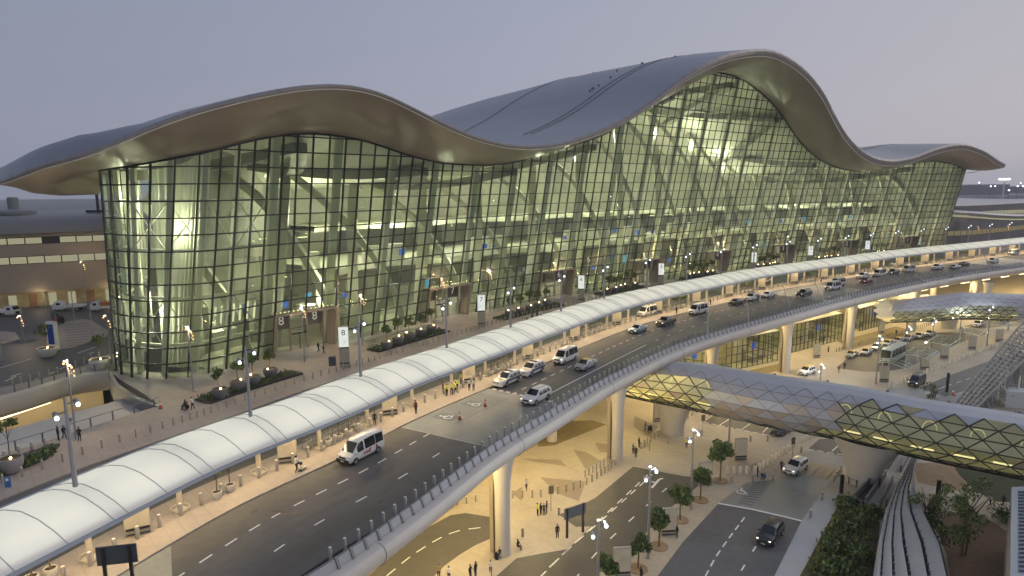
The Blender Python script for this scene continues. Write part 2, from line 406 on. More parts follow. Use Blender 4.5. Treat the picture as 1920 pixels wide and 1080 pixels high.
# the roof sheet with its seams and rim joints
b = MB(); b.m = 2; b.grid([r[:5] for r in rows_t]); b.m = 0; b.grid([r[4:] for r in rows_t]); b.m = 1
for tt in (20, 22.5, 60):
    pl = []
    for i in range(int(NL * .34), NL - 4, 2):
        d = Vector((math.cos(ang[i]), math.sin(ang[i]), 0)); tm = np.interp(i, [0, NL * .12, NL * .3, NL], [.25, .45, 1, 1])
        pl.append(Vector((LC[i, 0], LC[i, 1], zroof(i, tt) + .12)) + d * tt * tm)
    b.tube(pl, .07, 4)
for i in range(4, NL - 4, 3):
    r = rows_t[i]; o = [p + (Vector((0, 0, -.03)) + (r[0] - r[4]).normalized() * .0) for p in r[:5]]
    d = Vector((math.cos(ang[i]), math.sin(ang[i]), 0)) * -.03
    b.tube([p + d for p in r[0:6]], .02, 4)
ROOF = b.build('roof', None, TERM, smooth=True, mats=[M_roof, mat('roof_seam', (.11, .112, .13), .5), M_rim_])
b = MB(); b.tube([r[0] + Vector((math.cos(ang[i]), math.sin(ang[i]), 0)) * -.05 + Vector((0, 0, .02)) for i, r in enumerate(rows_s)], .09, 4); b.build('rim_edge', M_white, ROOF)
random.seed(3)
for _ in range(46):
    i = random.randint(int(NL * .4), int(NL * .72)); tt = random.choice((12, 17, 26, 26, 30, 52)) + random.random()
    d = Vector((math.cos(ang[i]), math.sin(ang[i]), 0)); b = MB(); b.lathe(Vector((LC[i, 0], LC[i, 1], zroof(i, tt) - .1)) + d * tt, [(.25, 0), (.25, .35), (.15, .5)], 6); b.build('roof_vent', M_rail, ROOF)
# glazed wall
def indoor(s, z): return any(abs(s - d) < 2 * BAY - .01 for d in DOORS) and z < 7.15
NB = int((FS[-1] - D0) / BAY); NA = int(D0 / BAY)
SK = [D0 + BAY * k for k in range(-NA, NB + 1)]; SK = [s for s in SK if 0 <= s <= FS[-1]]
if FS[-1] - SK[-1] > .8: SK.append(FS[-1])
b = MB(); mu = MB(); rg = random.Random(21)
for k in range(len(SK) - 1):
    sa, sb = SK[k], SK[k + 1]; sub = 3 if sa < sK + 10 else 1
    for j in range(sub):
        a0 = sa + (sb - sa) * j / sub; a1 = sa + (sb - sa) * (j + 1) / sub
        za, zb = ztop(a0), ztop(a1); r = 0
        while r * ROW < max(za, zb):
            z0, z1 = r * ROW, (r + 1) * ROW
            if not indoor((sa + sb) / 2, z0 + 1):
                q = [fpt(a0, min(z0, za)), fpt(a1, min(z0, zb)), fpt(a1, min(z1, zb)), fpt(a0, min(z1, za))]
                jx = Vector((random.uniform(-1, 1), random.uniform(-1, 1), 0)) * .012
                b.m = rg.choice((0, 0, 0, 1, 2)); b.face([v + jx for v in q])
            r += 1
for s in SK:
    z0 = 0
    if indoor(s, 1): z0 = 7.2
    z1 = ztop(s); n = FAC.at(s, 1) - FAC.at(s, 0)
    mu.bar(fpt(s, z0), fpt(s, z1 + .2), .19 if s < 150 else .15, .3 if s < 150 else .2, up=n)
r = 0
while r * ROW < ZTOP.max():
    z = r * ROW; run = []
    for s in np.arange(0, FS[-1] + .01, BAY / 2 if r else BAY / 4):
        if ztop(s) > z and not indoor(s, z + .3 if r else 1): run.append(fpt(s, z))
        else:
            for u, v in zip(run[:-1], run[1:]): mu.bar(u, v, .3, .18)
            run = []
    for u, v in zip(run[:-1], run[1:]): mu.bar(u, v, .3, .18)
    r += 1
tp = [fpt(s, ztop(s) - .1) for s in np.arange(0, FS[-1], 1.5)]
for u, v in zip(tp[:-1], tp[1:]): mu.bar(u, v, .3, .3)
b.build('glazing', None, TERM, mats=[M_facglass, glassmat('facade_glass_dim', (.62, .74, .62), .70, .015, .06, .09), glassmat('facade_glass_clear', (.84, .93, .82), .62, .02, .045, .12)]); mu.build('mullion_grid', M_mull, TERM)
# entrance portals
def text(body, size, m, mw, parent, name='lettering', ext=.01, align='CENTER'):
    c = bpy.data.curves.new(name, 'FONT'); c.body = body; c.size = size; c.align_x = align; c.align_y = 'CENTER'; c.extrude = ext; c.materials.append(m)
    t = bpy.data.objects.new(name, c); COL.objects.link(t)
    dg = bpy.context.evaluated_depsgraph_get(); me = bpy.data.meshes.new_from_object(t.evaluated_get(dg), depsgraph=dg)
    bpy.data.objects.remove(t); bpy.data.curves.remove(c)
    me.materials.clear(); me.materials.append(m); o = bpy.data.objects.new(name, me); COL.objects.link(o); o.parent = parent; o.matrix_local = mw; return o
def frame_mat(o, xdir, up=(0, 0, 1)):         # text lies in the plane spanned by xdir and up
    x = Vector(xdir).normalized(); u = Vector(up).normalized(); z = x.cross(u).normalized(); u = z.cross(x)
    return Matrix(((x.x, u.x, z.x, o[0]), (x.y, u.y, z.y, o[1]), (x.z, u.z, z.z, o[2]), (0, 0, 0, 1)))
M_ink = mat('black_ink', (.012, .012, .012), .5)
M_inkw = mat('white_lettering', (.85, .84, .78), .5, emit=(1, .95, .8), es=.25)
M_panel = mat('grey_number_panel', (.15, .145, .125), .5)
for di, s in enumerate(DOORS):
    num = str(8 - di)
    w = 2 * BAY; hz = 7.15
    e = thing('entrance_portal', None, None); e.parent = TERM
    B_ = MB(); D_ = MB(); Gp = MB(); L_ = MB()
    f = lambda u, o, z: FAC.at(s + u, o, z)
    for u in (-w, w):
        R_ = MB()                             # reveals between the leaning glass and the upright screen
        q = [f(u, -1.6, 0), f(u, .35, 0), fpt(s + u, hz, .35), f(u, -1.6, hz)]
        v = [p + (f(u + .35 * (1 if u < 0 else -1), 0, 0) - f(u, 0, 0)) for p in q]
        i0 = [R_.vert(p) for p in q]; i1 = [R_.vert(p) for p in v]
        R_.fi(i0); R_.fi(i1[::-1])
        for k in range(4): R_.fi((i0[k], i0[(k + 1) % 4], i1[(k + 1) % 4], i1[k]))
        R_.build('reveal', M_brown, e)
        B_.bar(f(u, .4, 0), fpt(s + u, hz + .15, .4), .45, .3, up=f(0, 1, 0) - f(0, 0, 0))
    B_.bar(fpt(s - w, hz, .4), fpt(s + w, hz, .4), .3, .35)
    for u in (-w + 1.0, -w + 4.0, w - 4.3, w - 1.3): B_.bar(f(u, -1.2, 0), f(u, -1.2, hz), .22, .4, up=f(0, 1, 0) - f(0, 0, 0))
    q = [f(-w, -1.6, hz), f(w, -1.6, hz), fpt(s + w, hz, .3), fpt(s - w, hz, .3)]; L_.face(q); L_.m = 1
    for k in range(14): p = fpt(s - w + .5 + (2 * w - 1) * k / 13, hz + .35, -.5); L_.box(p, (.16, .16, .1))
    for u0 in (-w + 1.1, w - 4.2):
        Np = MB(); Np.face([f(u0, -1.25, 4.1), f(u0 + 2.8, -1.25, 4.1), f(u0 + 2.8, -1.25, hz - .1), f(u0, -1.25, hz - .1)])
        Np.build('number_panel', M_panel, e)
        c = f(u0 + 1.4, -1.1, 5.6); xd = f(1, 0, 0) - f(0, 0, 0)
        text(num, 2.1, M_inkw, frame_mat(c, xd), e, 'portal_number')
    Gp.face([f(-w, -1.5, 0), f(w, -1.5, 0), f(w, -1.5, hz), f(-w, -1.5, hz)])
    for u in (-1.6, 0, 1.6): D_.bar(f(u, -1.3, 0), f(u, -1.3, 3.), .12)
    D_.bar(f(-1.6, -1.3, 3.), f(1.6, -1.3, 3.), .25); D_.bar(f(-w + 4, -1.3, 4.), f(w - 4.3, -1.3, 4.), .12)
    B_.build('portal_frame', M_beige, e); L_.build('lintel', None, e, mats=[M_beige, M_warmlit])
    Gp.build('screen_glass', M_glass, e); D_.build('door_frame', M_dark, e)
# ---------------------------------------------------------------- indoors
INT = thing('interior', None, None); INT.parent = TERM
S1 = sK + 2
b = MB(); rows = []
for s in np.arange(S1, FS[-1], 4.):
    q = -16 - min(28, max(0, s - S1 - 9) * .9); rows.append([FAC.at(s, -.4, .05), FAC.at(s, q * .5, .05), FAC.at(s, q, .05)])
b.grid(rows)
b.build('floor_slab', mat('terrazzo', (.42, .40, .30), .3, var=.1, vscale=.3), INT)
def slab(z, o0, o1, th, s0, s1, name, m):
    bb = MB(); rr = []
    for s in np.arange(s0, s1, 4.):
        wv = 2.5 * math.sin(s / 17.35 * PI)
        a, c = FAC.at(s, o0 + wv, z), FAC.at(s, o1, z)
        rr.append([a - Vector((0, 0, th)), a, c, c - Vector((0, 0, th))])
    bb.grid(rr, close=True); return bb.build(name, m, INT)
slab(11.5, -15, -44, 1.3, S1 + 34, FS[-1] - 4, 'mezzanine', M_inter)
slab(19.5, -28, -44, 1.3, S1 + 40, FS[-1] - 4, 'mezzanine', M_inter)
b = MB(); rr = []
rr.append([FAC.at(sK + 1.5, -6.5, 0), FAC.at(sK + 1.5, -6.5, ztop(sK + 1) - 1)])
for s in np.arange(S1 + 9, FS[-1], 3.): q = -16 - min(28, (s - S1 - 9) * .9); rr.append([FAC.at(s, q, 0), FAC.at(s, q, ztop(s) * .97 + .5)])
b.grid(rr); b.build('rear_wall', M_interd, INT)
b = MB(); rr = []
for s in np.arange(2, sK + 2, 1.): rr.append([fpt(s, 0, -6.5 - .25 * (int(s) % 2)), fpt(s, min(ztop(s), 33), -6.5 - .25 * (int(s) % 2))])
b.grid(rr); b.build('fin_wall', M_inter, INT)
b = MB()
for s in np.arange(6, S1 + 6, 5.8):
    for z0 in (4.8, 12, 19.2, 26.4): b.bar(fpt(s, z0, -2.2), fpt(s + 5.8, z0, -2.2), .5, .35)
    b.bar(fpt(s, 0, -2.2), fpt(s, ztop(s), -2.2), .6, .7)
    b.bar(fpt(s, 4.8, -1.6), fpt(s + 5.8, 12, -1.6), .14); b.bar(fpt(s + 5.8, 4.8, -1.6), fpt(s, 12, -1.6), .14)
    b.bar(fpt(s, 19.2, -1.6), fpt(s + 5.8, 26.4, -1.6), .14); b.bar(fpt(s + 5.8, 19.2, -1.6), fpt(s, 26.4, -1.6), .14)
b.build('corner_frame', M_inter, INT)
# end wall at the far end
b = MB(); q = FS[-1] - .3
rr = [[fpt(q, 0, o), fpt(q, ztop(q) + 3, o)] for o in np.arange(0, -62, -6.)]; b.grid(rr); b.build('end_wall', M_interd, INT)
# ceiling
b = MB(); rr = []
for i in range(4, NL - 9, 2):
    if st[i] < sK - 6: continue
    d = Vector((math.cos(ang[i]), math.sin(ang[i]), 0)); tm = np.interp(i, [0, NL * .12, NL * .3, NL], [.25, .45, 1, 1]); r = []
    g = rows_s[i][10]
    for u in (0., .06, .14, .25, .4, .6, .8, 1.):
        tt = 18 + u * 70; base = Vector((LC[i, 0], LC[i, 1], zroof(i, tt) - 4.5)) + d * (17 + u * 70 * tm)
        base.z = min(base.z, ztop(st[i]) - .6 + .22 * u * 70); r.append(g.lerp(base, min(1, u * 4)) if u < .25 else base)
    rr.append(r)
b.grid(rr); b.build('ceiling', M_inter, INT, smooth=True)
# columns close behind the glass, leaning with it
b = MB()
for s in np.arange(D0 - 2 * BAY, FS[-1] - 3, 4 * BAY):
    n = FAC.at(s, 1) - FAC.at(s, 0)
    b.bar(fpt(s, 0, -2.4), fpt(s, ztop(s) + .5, -2.0), 1.25, .7, up=n)
b.build('leaning_column', M_inter, INT)
# dark diagonal beams crossing below the ceiling
M_beam = mat('beam_olive', (.20, .20, .165), .6)
for s in np.arange(S1 + 14, FS[-1] - 20, DSP * .75):
    for sg in (-1, 1):
        b = MB(); pts = []
        for k in range(9):
            u = k / 8; ss = min(max(s + sg * 24 * u, S1 + 2), FS[-1] - 3); pts.append(FAC.at(ss, -1.5 - 38 * u + ztop(ss) * .2 * (1 - u), ztop(ss) - 2.2 - 6 * math.sin(u * PI) * .35))
        for a, c in zip(pts[:-1], pts[1:]): b.bar(a, c + (c - a) * .06, 2.6, 1.6)
        b.build('ceiling_beam', M_beam, INT)
# great arched ribs from the floor up to the roof
b = MB()
for s in np.arange(S1 + 12, FS[-1] - 8, DSP / 2):
    for sg in (-1, 1):
        pts = []
        for k in range(13):
            u = k / 12; ss = min(max(s + sg * (2 + 25 * u ** 1.3), S1 - 6), FS[-1] - 2); oo = -7 - 30 * u ** 1.5
            zt = ztop(ss) * .98 + 1; pts.append(FAC.at(ss, oo, zt * math.sin(u * PI / 2) ** .9))
        for a, c in zip(pts[:-1], pts[1:]): b.bar(a, c + (c - a) * .08, 1.9, 1.2)
b.build('arched_rib', mat('rib_cream', (.40, .39, .31), .6), INT)
# fit-out: shop fronts, desks, boards
b = MB(); sc_ = MB(); cy = MB(); lt = MB(); dk = MB()
random.seed(11)
for s in np.arange(S1 + 4, FS[-1] - 6, 5.2):
    if random.random() < .8:
        o = random.uniform(-22, -40) if s > S1 + 40 else -13; p = FAC.at(s, o, 0); a = FAC.ang(s)
        h = random.choice((2.6, 3.4, 5.5, 8)); (dk if random.random() < .5 else b).box((p.x, p.y, h / 2), (random.uniform(2, 6), random.uniform(2, 5), h), a)
    if random.random() < .75:
        p = FAC.at(s, random.uniform(-10, -20), random.choice((3.4, 6., 13.5, 14.5))); a = FAC.ang(s)
        (sc_ if random.random() < .7 else cy).box(p, (random.uniform(.8, 2.6), .15, random.uniform(.7, 1.5)), a)
    for zz in (10.1, 18.1):
        for q in range(2):
            p = FAC.at(s + q * 2.6, random.uniform(-19, -40), zz)
            if random.random() < .6: lt.box(p, (random.choice((.3, .3, 2.2)), .3, .12), FAC.ang(s))
    if random.random() < .5:
        p = FAC.at(s, -18, 13.4); b.box(p, (random.uniform(3, 5), 1.2, 3.6), FAC.ang(s))
    if random.random() < .55:
        p = FAC.at(s, random.uniform(-36, -56), 16); (dk if random.random() < .6 else b).box(p, (random.uniform(3, 7), 3, 7), FAC.ang(s))
for dsp in DOORS[1:6:2]:
    p = FAC.at(dsp + 2, -9, 6.2); cy.box(p, (1.8, .15, 2.6), FAC.ang(dsp))
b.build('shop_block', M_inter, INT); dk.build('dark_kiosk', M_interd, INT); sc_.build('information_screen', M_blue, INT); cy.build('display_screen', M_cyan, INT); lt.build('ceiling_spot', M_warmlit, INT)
# escalators seen at the near corner
b = MB()
for k in range(3):
    p0 = FAC.at(sK + 16 + k * 3, -20, 0); p1 = FAC.at(sK + 6 + k * 3, -26, 11.5); b.bar(p0, p1, 1.6, 1.)
b.build('escalator', M_dark, INT)
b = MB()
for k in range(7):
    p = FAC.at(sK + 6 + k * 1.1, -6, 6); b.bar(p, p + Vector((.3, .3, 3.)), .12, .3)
b.build('reflection_bar', emat('reflection_glow', (1., .9, .6), 1.1), INT)  # glowing bars that imitate curved light reflections in the corner glass
b = MB()
for k in range(4):
    p = FAC.at(sK - 1 + k * 1.6, -9, 9.3 + .15 * k); b.bar(p, p + (FAC.at(sK + 5, -18, 0) - FAC.at(sK, -9, 0)) * .5, .35, .1)
b.build('light_bar', M_warmlit, INT)
# baggage hall desks on the ground floor, a low counter line
b = MB()
for s in np.arange(S1 + 8, FS[-1] - 10, 8.7):
    b.bar(FAC.at(s, -14, .6), FAC.at(s + 5.5, -14, .6), 1.2, 1.2)
b.build('check_in_desk', M_inter, INT)
def lamp(name, loc, power, col, rad=.25, parent=None):
    l = bpy.data.lights.new(name, 'POINT'); l.energy = power; l.color = col; l.shadow_soft_size = rad
    o = bpy.data.objects.new(name, l); COL.objects.link(o); o.location = loc
    if parent: o.parent = parent
    return o
GW = (1., .94, .74)
for s in np.arange(S1 + 2, FS[-1] - 4, DSP / 2):
    zz = ztop(s)
    lamp('hall_light', FAC.at(s, -15 if s < S1 + 30 else -25, min(zz * .66, 25)), 6000 * (1.45 if s < S1 + 70 else 1), GW, .1, INT)
    lamp('hall_light', FAC.at(s + 8, -8, 12.), 800 * (1.6 if s < S1 + 70 else 1), GW, .1, INT)
    if zz > 38: lamp('hall_light', FAC.at(s + 4, -19, zz * .78), 4600, GW, .1, INT)
    lamp('hall_light', FAC.at(s + 6, -12, 6.), 1000 * (1.5 if s < S1 + 70 else 1), GW, .1, INT)
for s, z in ((6, 8), (12, 26), (20, 14), (28, 27), (34, 8), (40, 22)): lamp('hall_light', fpt(s, z, -4), 1900, (1., .95, .74), .3, INT)
# ---------------------------------------------------------------- ground and decks
structure(flat('ground', [(-2600,-60),(2600,-60),(2600,3400),(-2600,3400)], ZL, mat('apron', (.13, .13, .135), .8, var=.2, vscale=.01)))
structure(flat('arrivals_paving', [(-120,-60),(160,-60),(420,240),(300,380),(120,260),(-10,130),(-120,60)], ZL + .004, M_sand))
GL = lambda x, y, dz=0.: G(x, y, ZL) + Vector((0, 0, dz))
SE = CURB.L[-1] - 2
def par_off(s):                                # distance from kerb to parapet
    q = CURB.at(s); i = None
    sp, o = PAR.near(q); return -o
_ps = np.arange(0, CURB.L[-1], 4.); _po = np.array([par_off(s) for s in _ps]); _po = np.convolve(np.pad(_po, 4, 'edge'), np.ones(9) / 9, 'valid')
poff = lambda s: float(np.interp(s, _ps, _po))
strip_m = M_asph
structure(strip('departures_road', CURB, 4, SE,   .0, lambda s: poff(s) - 1.2, .0, M_asph, .6))
structure(strip('inner_road', CURB, 4, SE, -21, -6.4, .0, M_asph, .6))
structure(strip('kerb_island', CURB, 4, SE, -6.4, -.0, .14, M_pave, .7))
b = MB()
edge = [G(*p) for p in ((-140,900),(-60,873),(0,855),(69,835),(140,812),(225,785),(300,762),(272,741),(240,722),(222,711),(214,702))]
pl = [(p.x, p.y) for p in edge] + [(-66, 104)] + [tuple(FAC.at(s, -3)[:2]) for s in np.arange(FAC.near(G(245,709))[0], FAC.L[-1], 4.)]
pl += [tuple(CURB.at(s, -44)[:2]) for s in np.arange(360, SE, 10.)] + [tuple(CURB.at(s, -21)[:2]) for s in np.arange(SE, 8, -4.)]
structure(flat('plaza', pl, .13, M_pave, .75))
fas = [G(*p) for p in ((-160,800),(-60,762),(0,745),(40,735),(80,723),(130,708),(170,700),(203,697),(214,702))]
pl = [(p.x, p.y) for p in fas] + [(-66,104),(-80,150),(-120,260),(-420,260),(-420,60)]
structure(flat('west_deck', pl, -.02, M_asph, .8))
fl = [Vector((p.x, p.y, 0)) for p in fas]
wk = [G(*p) for p in ((-160,785),(-60,745),(0,727),(75,713),(120,700),(160,686),(207,664))]
pl = [(p.x, p.y) for p in fl[:-1]] + [(-63.5, 100), (-66, 106)] + [(p.x, p.y) for p in wk[::-1]]
structure(flat('west_pavement', pl, .12, M_pave, .13))
structure(flat('traffic_island', [G(*p) for p in ((-60,628),(0,622),(29,624),(37,636),(7,645),(-60,652))], .12, M_pave, .13))
structure(flat('traffic_island', [G(*p) for p in ((155,599),(173,602),(204,622),(200,631),(138,653),(107,657),(98,633),(96,613),(124,604))], .12, M_pave, .13))
# grooved bands across the striped island
b = MB()
for k in range(9):
    y = 607 + k * 4.6; p, q = G(118 + k * 1.2, y + 4, .13), G(170 + k * 2.2, y - 2 + k * .3, .13); b.bar(p, q, .35, .02)
structure(b.build('paving_band', mat('dark_paving', (.13, .12, .11), .7)))
# lane lines of the roundabout road
b = MB()
for pts in (((0,690),(60,672)), ((66,712),(80,706)), ((90,702),(102,697)), ((112,692),(124,687)), ((20,706),(40,700)), ((146,662),(178,651)), ((168,663),(176,660)), ((10,715),(30,705))):
    b.bar(G(*pts[0], .0), G(*pts[1], .0), .18, .02)
structure(b.build('lane_marking', M_paint))
# fascia of the west deck
b = MB(); L = Line(spl([(p.x, p.y) for p in fas[:-1]], 1.5)); rows = []
for s in L.L:
    rows.append([L.at(s, o, z) for o, z in ((-.5, .12), (0, .2), (.35, -.1), (.45, -1.), (.2, -2.2), (-.6, -3.), (-2.2, -3.5), (-9, -3.7), (-9, -.7))])
b.grid(rows)
WD = thing('deck_edge_wall', 'rounded beige edge of the west deck over the sunken road', 'deck edge'); b.build('fascia', M_gird, WD, smooth=True)
b = MB(); b.bar(L.at(L.L[-1] * .12, -2.4, -3.62), L.at(L.L[-1] * .72, -2.4, -3.62), .3, .12); b.build('strip_light', M_warmlit, WD)
b = MB(); rows = []
for s in L.L: rows.append([L.at(s, -8, ZL), L.at(s, -8, -3.4)])
b.grid(rows); b.build('sunken_wall', mat('cream_wall', (.58, .50, .36), .65, var=.06, vscale=.4), WD)
b = MB()
for k in range(8): p = G(112 - k * 2, 792 + k * 5, -7); b.bar(p + Vector((0, 3.4, 0)), p + Vector((9, 6.6, 0)), .18, .22)
b.build('louvre', M_steel, WD)
b = MB(); p = G(178, 800, ZL); b.lathe((p.x + 1, p.y + 8, ZL), [(2.6, 0), (2.4, 6), (2.9, 10.4)], 20); b.build('oval_pier', M_brown, WD, smooth=True)
for s in (.2, .5, .8): lamp('sunken_light', L.at(L.L[-1] * s, -3., -4.6), 420, (1., .78, .42), .3, WD)
# walls closing the space below the plaza
b = MB(); e2 = edge[:7]
rows = [[Vector((p.x, p.y, ZL)), Vector((p.x, p.y, -.6))] for p in e2]; b.grid(rows)
tag(b.build('retaining_wall', M_conc), 'plain concrete wall below the plaza edge beside the sunken road', 'wall')
# stair flight going down beside the glass corner
ST = thing('stair', 'grey walled stair sinking beside the glass corner', 'stair')
b = MB(); a0, a1 = G(296, 762), G(222, 772)
d = (a1 - a0).normalized(); nrm = Vector((d.y, -d.x, 0))
for k in range(16): b.box(a0 + d * (.4 + .45 * k) + nrm * -1.6 + Vector((0, 0, -.2 - .3 * k)), (.5, 3.2, .3), math.atan2(d.y, d.x))
b.build('step', M_conc, ST)
b = MB(); sp = spl([(G(*p).x, G(*p).y) for p in ((203,698),(214,722),(240,742),(272,758),(300,766))], .7)
b.grid([[Vector((q[0], q[1], -3.4 + 2.0 * (i / len(sp)))), Vector((q[0], q[1], .25))] for i, q in enumerate(sp)])
b.grid([[Vector((q[0] + .5, q[1] + .25, .25)), Vector((q[0], q[1], .25))] for i, q in enumerate(sp)])
b.build('parapet', M_rail, ST)
# ---------------------------------------------------------------- viaduct
VIA = thing('viaduct', 'curved elevated road with rounded pale girder on tall white columns', 'viaduct')
PE = PAR.L[-1] - 2
prof = [(-1.6, -.02), (-1.6, .1), (-.3, .14), (0, .16), (.35, .02), (.58, -.35), (.6, -.8), (.4, -1.3), (-.2, -1.85), (-1.2, -2.3), (-3, -2.6), (-7, -2.9), (-14, -3.0), (-19, -3.0)]
b = MB(); rows = []
for s in np.arange(1, PE, 2.): rows.append([PAR.at(s, o, z) for o, z in prof])
b.grid(rows); b.build('girder', M_gird, VIA, smooth=True, angle=35)
b = MB()
for s in np.arange(14, PE, 24.): b.tube([PAR.at(s, o + (.012 if o > -2 else 0), z - (.012 if o < 0 else 0)) for o, z in prof[2:10]], .03, 4)
b.build('girder_joint', M_rail, VIA)
def column(x, y):
    m = MB(); n = 20
    rows = []
    for k in range(11):
        u = k / 10; z = ZL + (-2.0 - ZL) * u; w = .88 + .5 * max(0, (u - .55) / .45) ** 2.2
        rows.append([Vector((x + w * math.cos(2 * PI * i / n), y + w * math.sin(2 * PI * i / n), z)) for i in range(n)])
    m.grid(rows, close=True); return m
for px, py in ((954,1042),(1173,865),(1337,760),(1473,699),(1592,655),(1718,622),(1840,595)):
    q = GL(px, py); nn = PAR.near(q); n = PAR.at(nn[0], 1) - PAR.at(nn[0], 0); print('col off', nn[1])
    q = q - n * max(0, nn[1] + 1.75); column(q.x, q.y).build('column', M_gird, VIA, smooth=True)
    m = MB(); m.box((q.x - n.x * 1.25, q.y - n.y * 1.25, (ZL - 2.4) / 2), (.5, .9, -2.4 - ZL), math.atan2(n.y, n.x)); m.build('downpipe_cover', M_beige, VIA)
    q2 = PAR.at(nn[0], -14); column(q2.x, q2.y).build('column', M_gird, VIA, smooth=True)
lb_spots = [(805,985,-2.9),(1110,772,-2.9)]
for s in np.arange(40, PE - 20, 12.5):
    m = MB(); p0, p1 = PAR.at(s, -3.2, -2.98), PAR.at(s + 4.5, -3.2, -2.98); m.bar(p0, p1, .45, .22); m.build('strip_light', M_warmlit, VIA)
for s in np.arange(30, PE - 20, 12.5):
    lamp('viaduct_light', PAR.at(s, -4., -3.9), 2300, (1., .75, .34), .12, VIA)
    lamp('viaduct_light', PAR.at(s, -14., -4.), 2300, (1., .75, .34), .12, VIA)
# the underside of plaza and island
structure(strip('deck_underside', CURB, 6, SE, -44, -5, -1.2, M_gird))
# ---------------------------------------------------------------- worn lanes and painted markings on the upper road
o1 = CURB.near(G(516, 967))[1]; o2 = CURB.near(G(624, 965))[1]
M_worn = mat('wheel_worn_asphalt', (.066, .068, .073), .5, var=.3, vscale=.1)
structure(strip('worn_lane', CURB, 6, SE, .02, o1, .0022, mat('dusty_asphalt', (.105, .098, .088), .68, var=.25, vscale=.1, bump=.1)))
for a_, c_ in ((1.0, 1.7), (2.6, 3.3)): structure(strip('worn_lane', CURB, 6, SE, o1 + a_, o1 + c_, .0022, M_worn))
structure(strip('worn_lane', CURB, 6, SE, o2 + 1.0, o2 + 3.2, .0022, M_worn))
b = MB(); wl = MB()
def dash(s0, s1, o, w=.17, z=.004):
    b.face([CURB.at(s0, o - w / 2, z), CURB.at(s1, o - w / 2, z), CURB.at(s1, o + w / 2, z), CURB.at(s0, o + w / 2, z)])
SLAB0, SLAB1 = CURB.near(G(750, 800))[0], CURB.near(G(912, 731))[0]
SB0, SB1 = CURB.near(G(1432,549))[0], CURB.near(G(1535,533))[0]
SC0, SC1 = CURB.near(G(1800,492))[0], CURB.near(G(1870,483))[0]
inslab = lambda s: SLAB0 < s < SLAB1 or SB0 < s < SB1 or SC0 < s < SC1
o1 = CURB.near(G(516, 967))[1]; o2 = CURB.near(G(624, 965))[1]
print('lanes', o1, o2, 'slab', SLAB0, SLAB1, poff(40))
for k in range(int(SE / 2.6)):
    s = k * 2.6
    if s > 8 and not inslab(s + .6): dash(s, s + 1.25, o1)
for k in range(int(SE / 5.2)):
    s = k * 5.2 + 1
    if s > 8 and not inslab(s + .6):
        dash(s, s + (1.3 if s < SLAB1 or s > SLAB1 + 30 else 5.25), o2)
for o in np.arange(.6, poff(SLAB1) - 3, 1.15):
    b.face([CURB.at(SLAB1 + .35, o, .004), CURB.at(SLAB1 + .35, o + .7, .004), CURB.at(SLAB1 + .75, o + .7, .004), CURB.at(SLAB1 + .75, o, .004)])
structure(b.build('lane_marking', M_paint))
for s0, s1 in ((SLAB0, SLAB1), (SB0, SB1), (SC0, SC1)):
    structure(strip('crossing_slab', CURB, s0, s1, .02, lambda s: poff(s) - 1.45, .006, M_slabc))
    m = MB()
    for s in (s0 - .15, s1 + .05): m.grid([[CURB.at(s, o, .01), CURB.at(s + .22, o, .01)] for o in np.arange(.02, poff(s0) - 1.5, 1.)])
    structure(m.build('crossing_edge', M_conc))
# blue hatched bays with wheelchair symbols
M_hatch = mat('bay_hatching', (.105, .125, .15), .5)
M_pad = mat('bay_blue', (.12, .145, .17), .5)
def wheelchair(c, xd, yd, sz, z):
    m = MB(); P2 = lambda x, y: Vector((c.x, c.y, z)) + xd * x * sz + yd * y * sz
    ring = [P2(.5 * math.cos(t), .5 * math.sin(t) - .25) for t in np.linspace(PI * .75, PI * 2.05, 16)]
    for u, v in zip(ring[:-1], ring[1:]): m.bar(u, v, .14 * sz, .01)
    for u, v in (((-.1, .55), (-.1, 0)), ((-.1, 0), (.45, 0)), ((.45, 0), (.62, -.55)), ((.62, -.55), (.85, -.5)), ((-.1, .3), (.3, .3))): m.bar(P2(*u), P2(*v), .16 * sz, .012)
    m.lathe(P2(-.1, .8), [(.17 * sz, -.004), (.17 * sz, .008)], 10)
    return m
def bays(s0, s1, spots):
    m = MB(); md = MB()
    for k, s in enumerate(spots):
        md.face([CURB.at(s, .9, .011), CURB.at(s + 2.2, .9, .011), CURB.at(s + 2.2, 3.9, .011), CURB.at(s, 3.9, .011)])
        for h in range(9):
            a = s + 2.4 + h * .34; m.face([CURB.at(a, .6, .011), CURB.at(a + .12, .6, .011), CURB.at(a + .12, 4.8, .011), CURB.at(a, 4.8, .011)])
        for o in (.5, 4.85): m.face([CURB.at(s - .2, o, .0115), CURB.at(s + 5.4, o, .0115), CURB.at(s + 5.4, o + .14, .0115), CURB.at(s - .2, o + .14, .0115)])
        xd = (CURB.at(s + 1, 0) - CURB.at(s, 0)).normalized(); yd = (CURB.at(s, 0) - CURB.at(s, 1)).normalized()
        structure(wheelchair(CURB.at(s + 1.1, 2.5), xd, yd, 1.0, .014).build('wheelchair_marking', M_paint))
    structure(m.build('bay_hatching', M_hatch)); structure(md.build('bay_pad', M_pad))
bays(SLAB0, SLAB1, (SLAB0 + 4.3, SLAB0 + 9.9))
b = MB()
sm = [G(505,957), G(525,959), G(548,963), G(574,962)]
b.tube([p + Vector((0, 0, .002)) for p in sm], [.1, .28, .2, .08], 6); o = b.build('tyre_smear', M_dark); o.scale.z = .03; structure(o)
rs = random.Random(8)
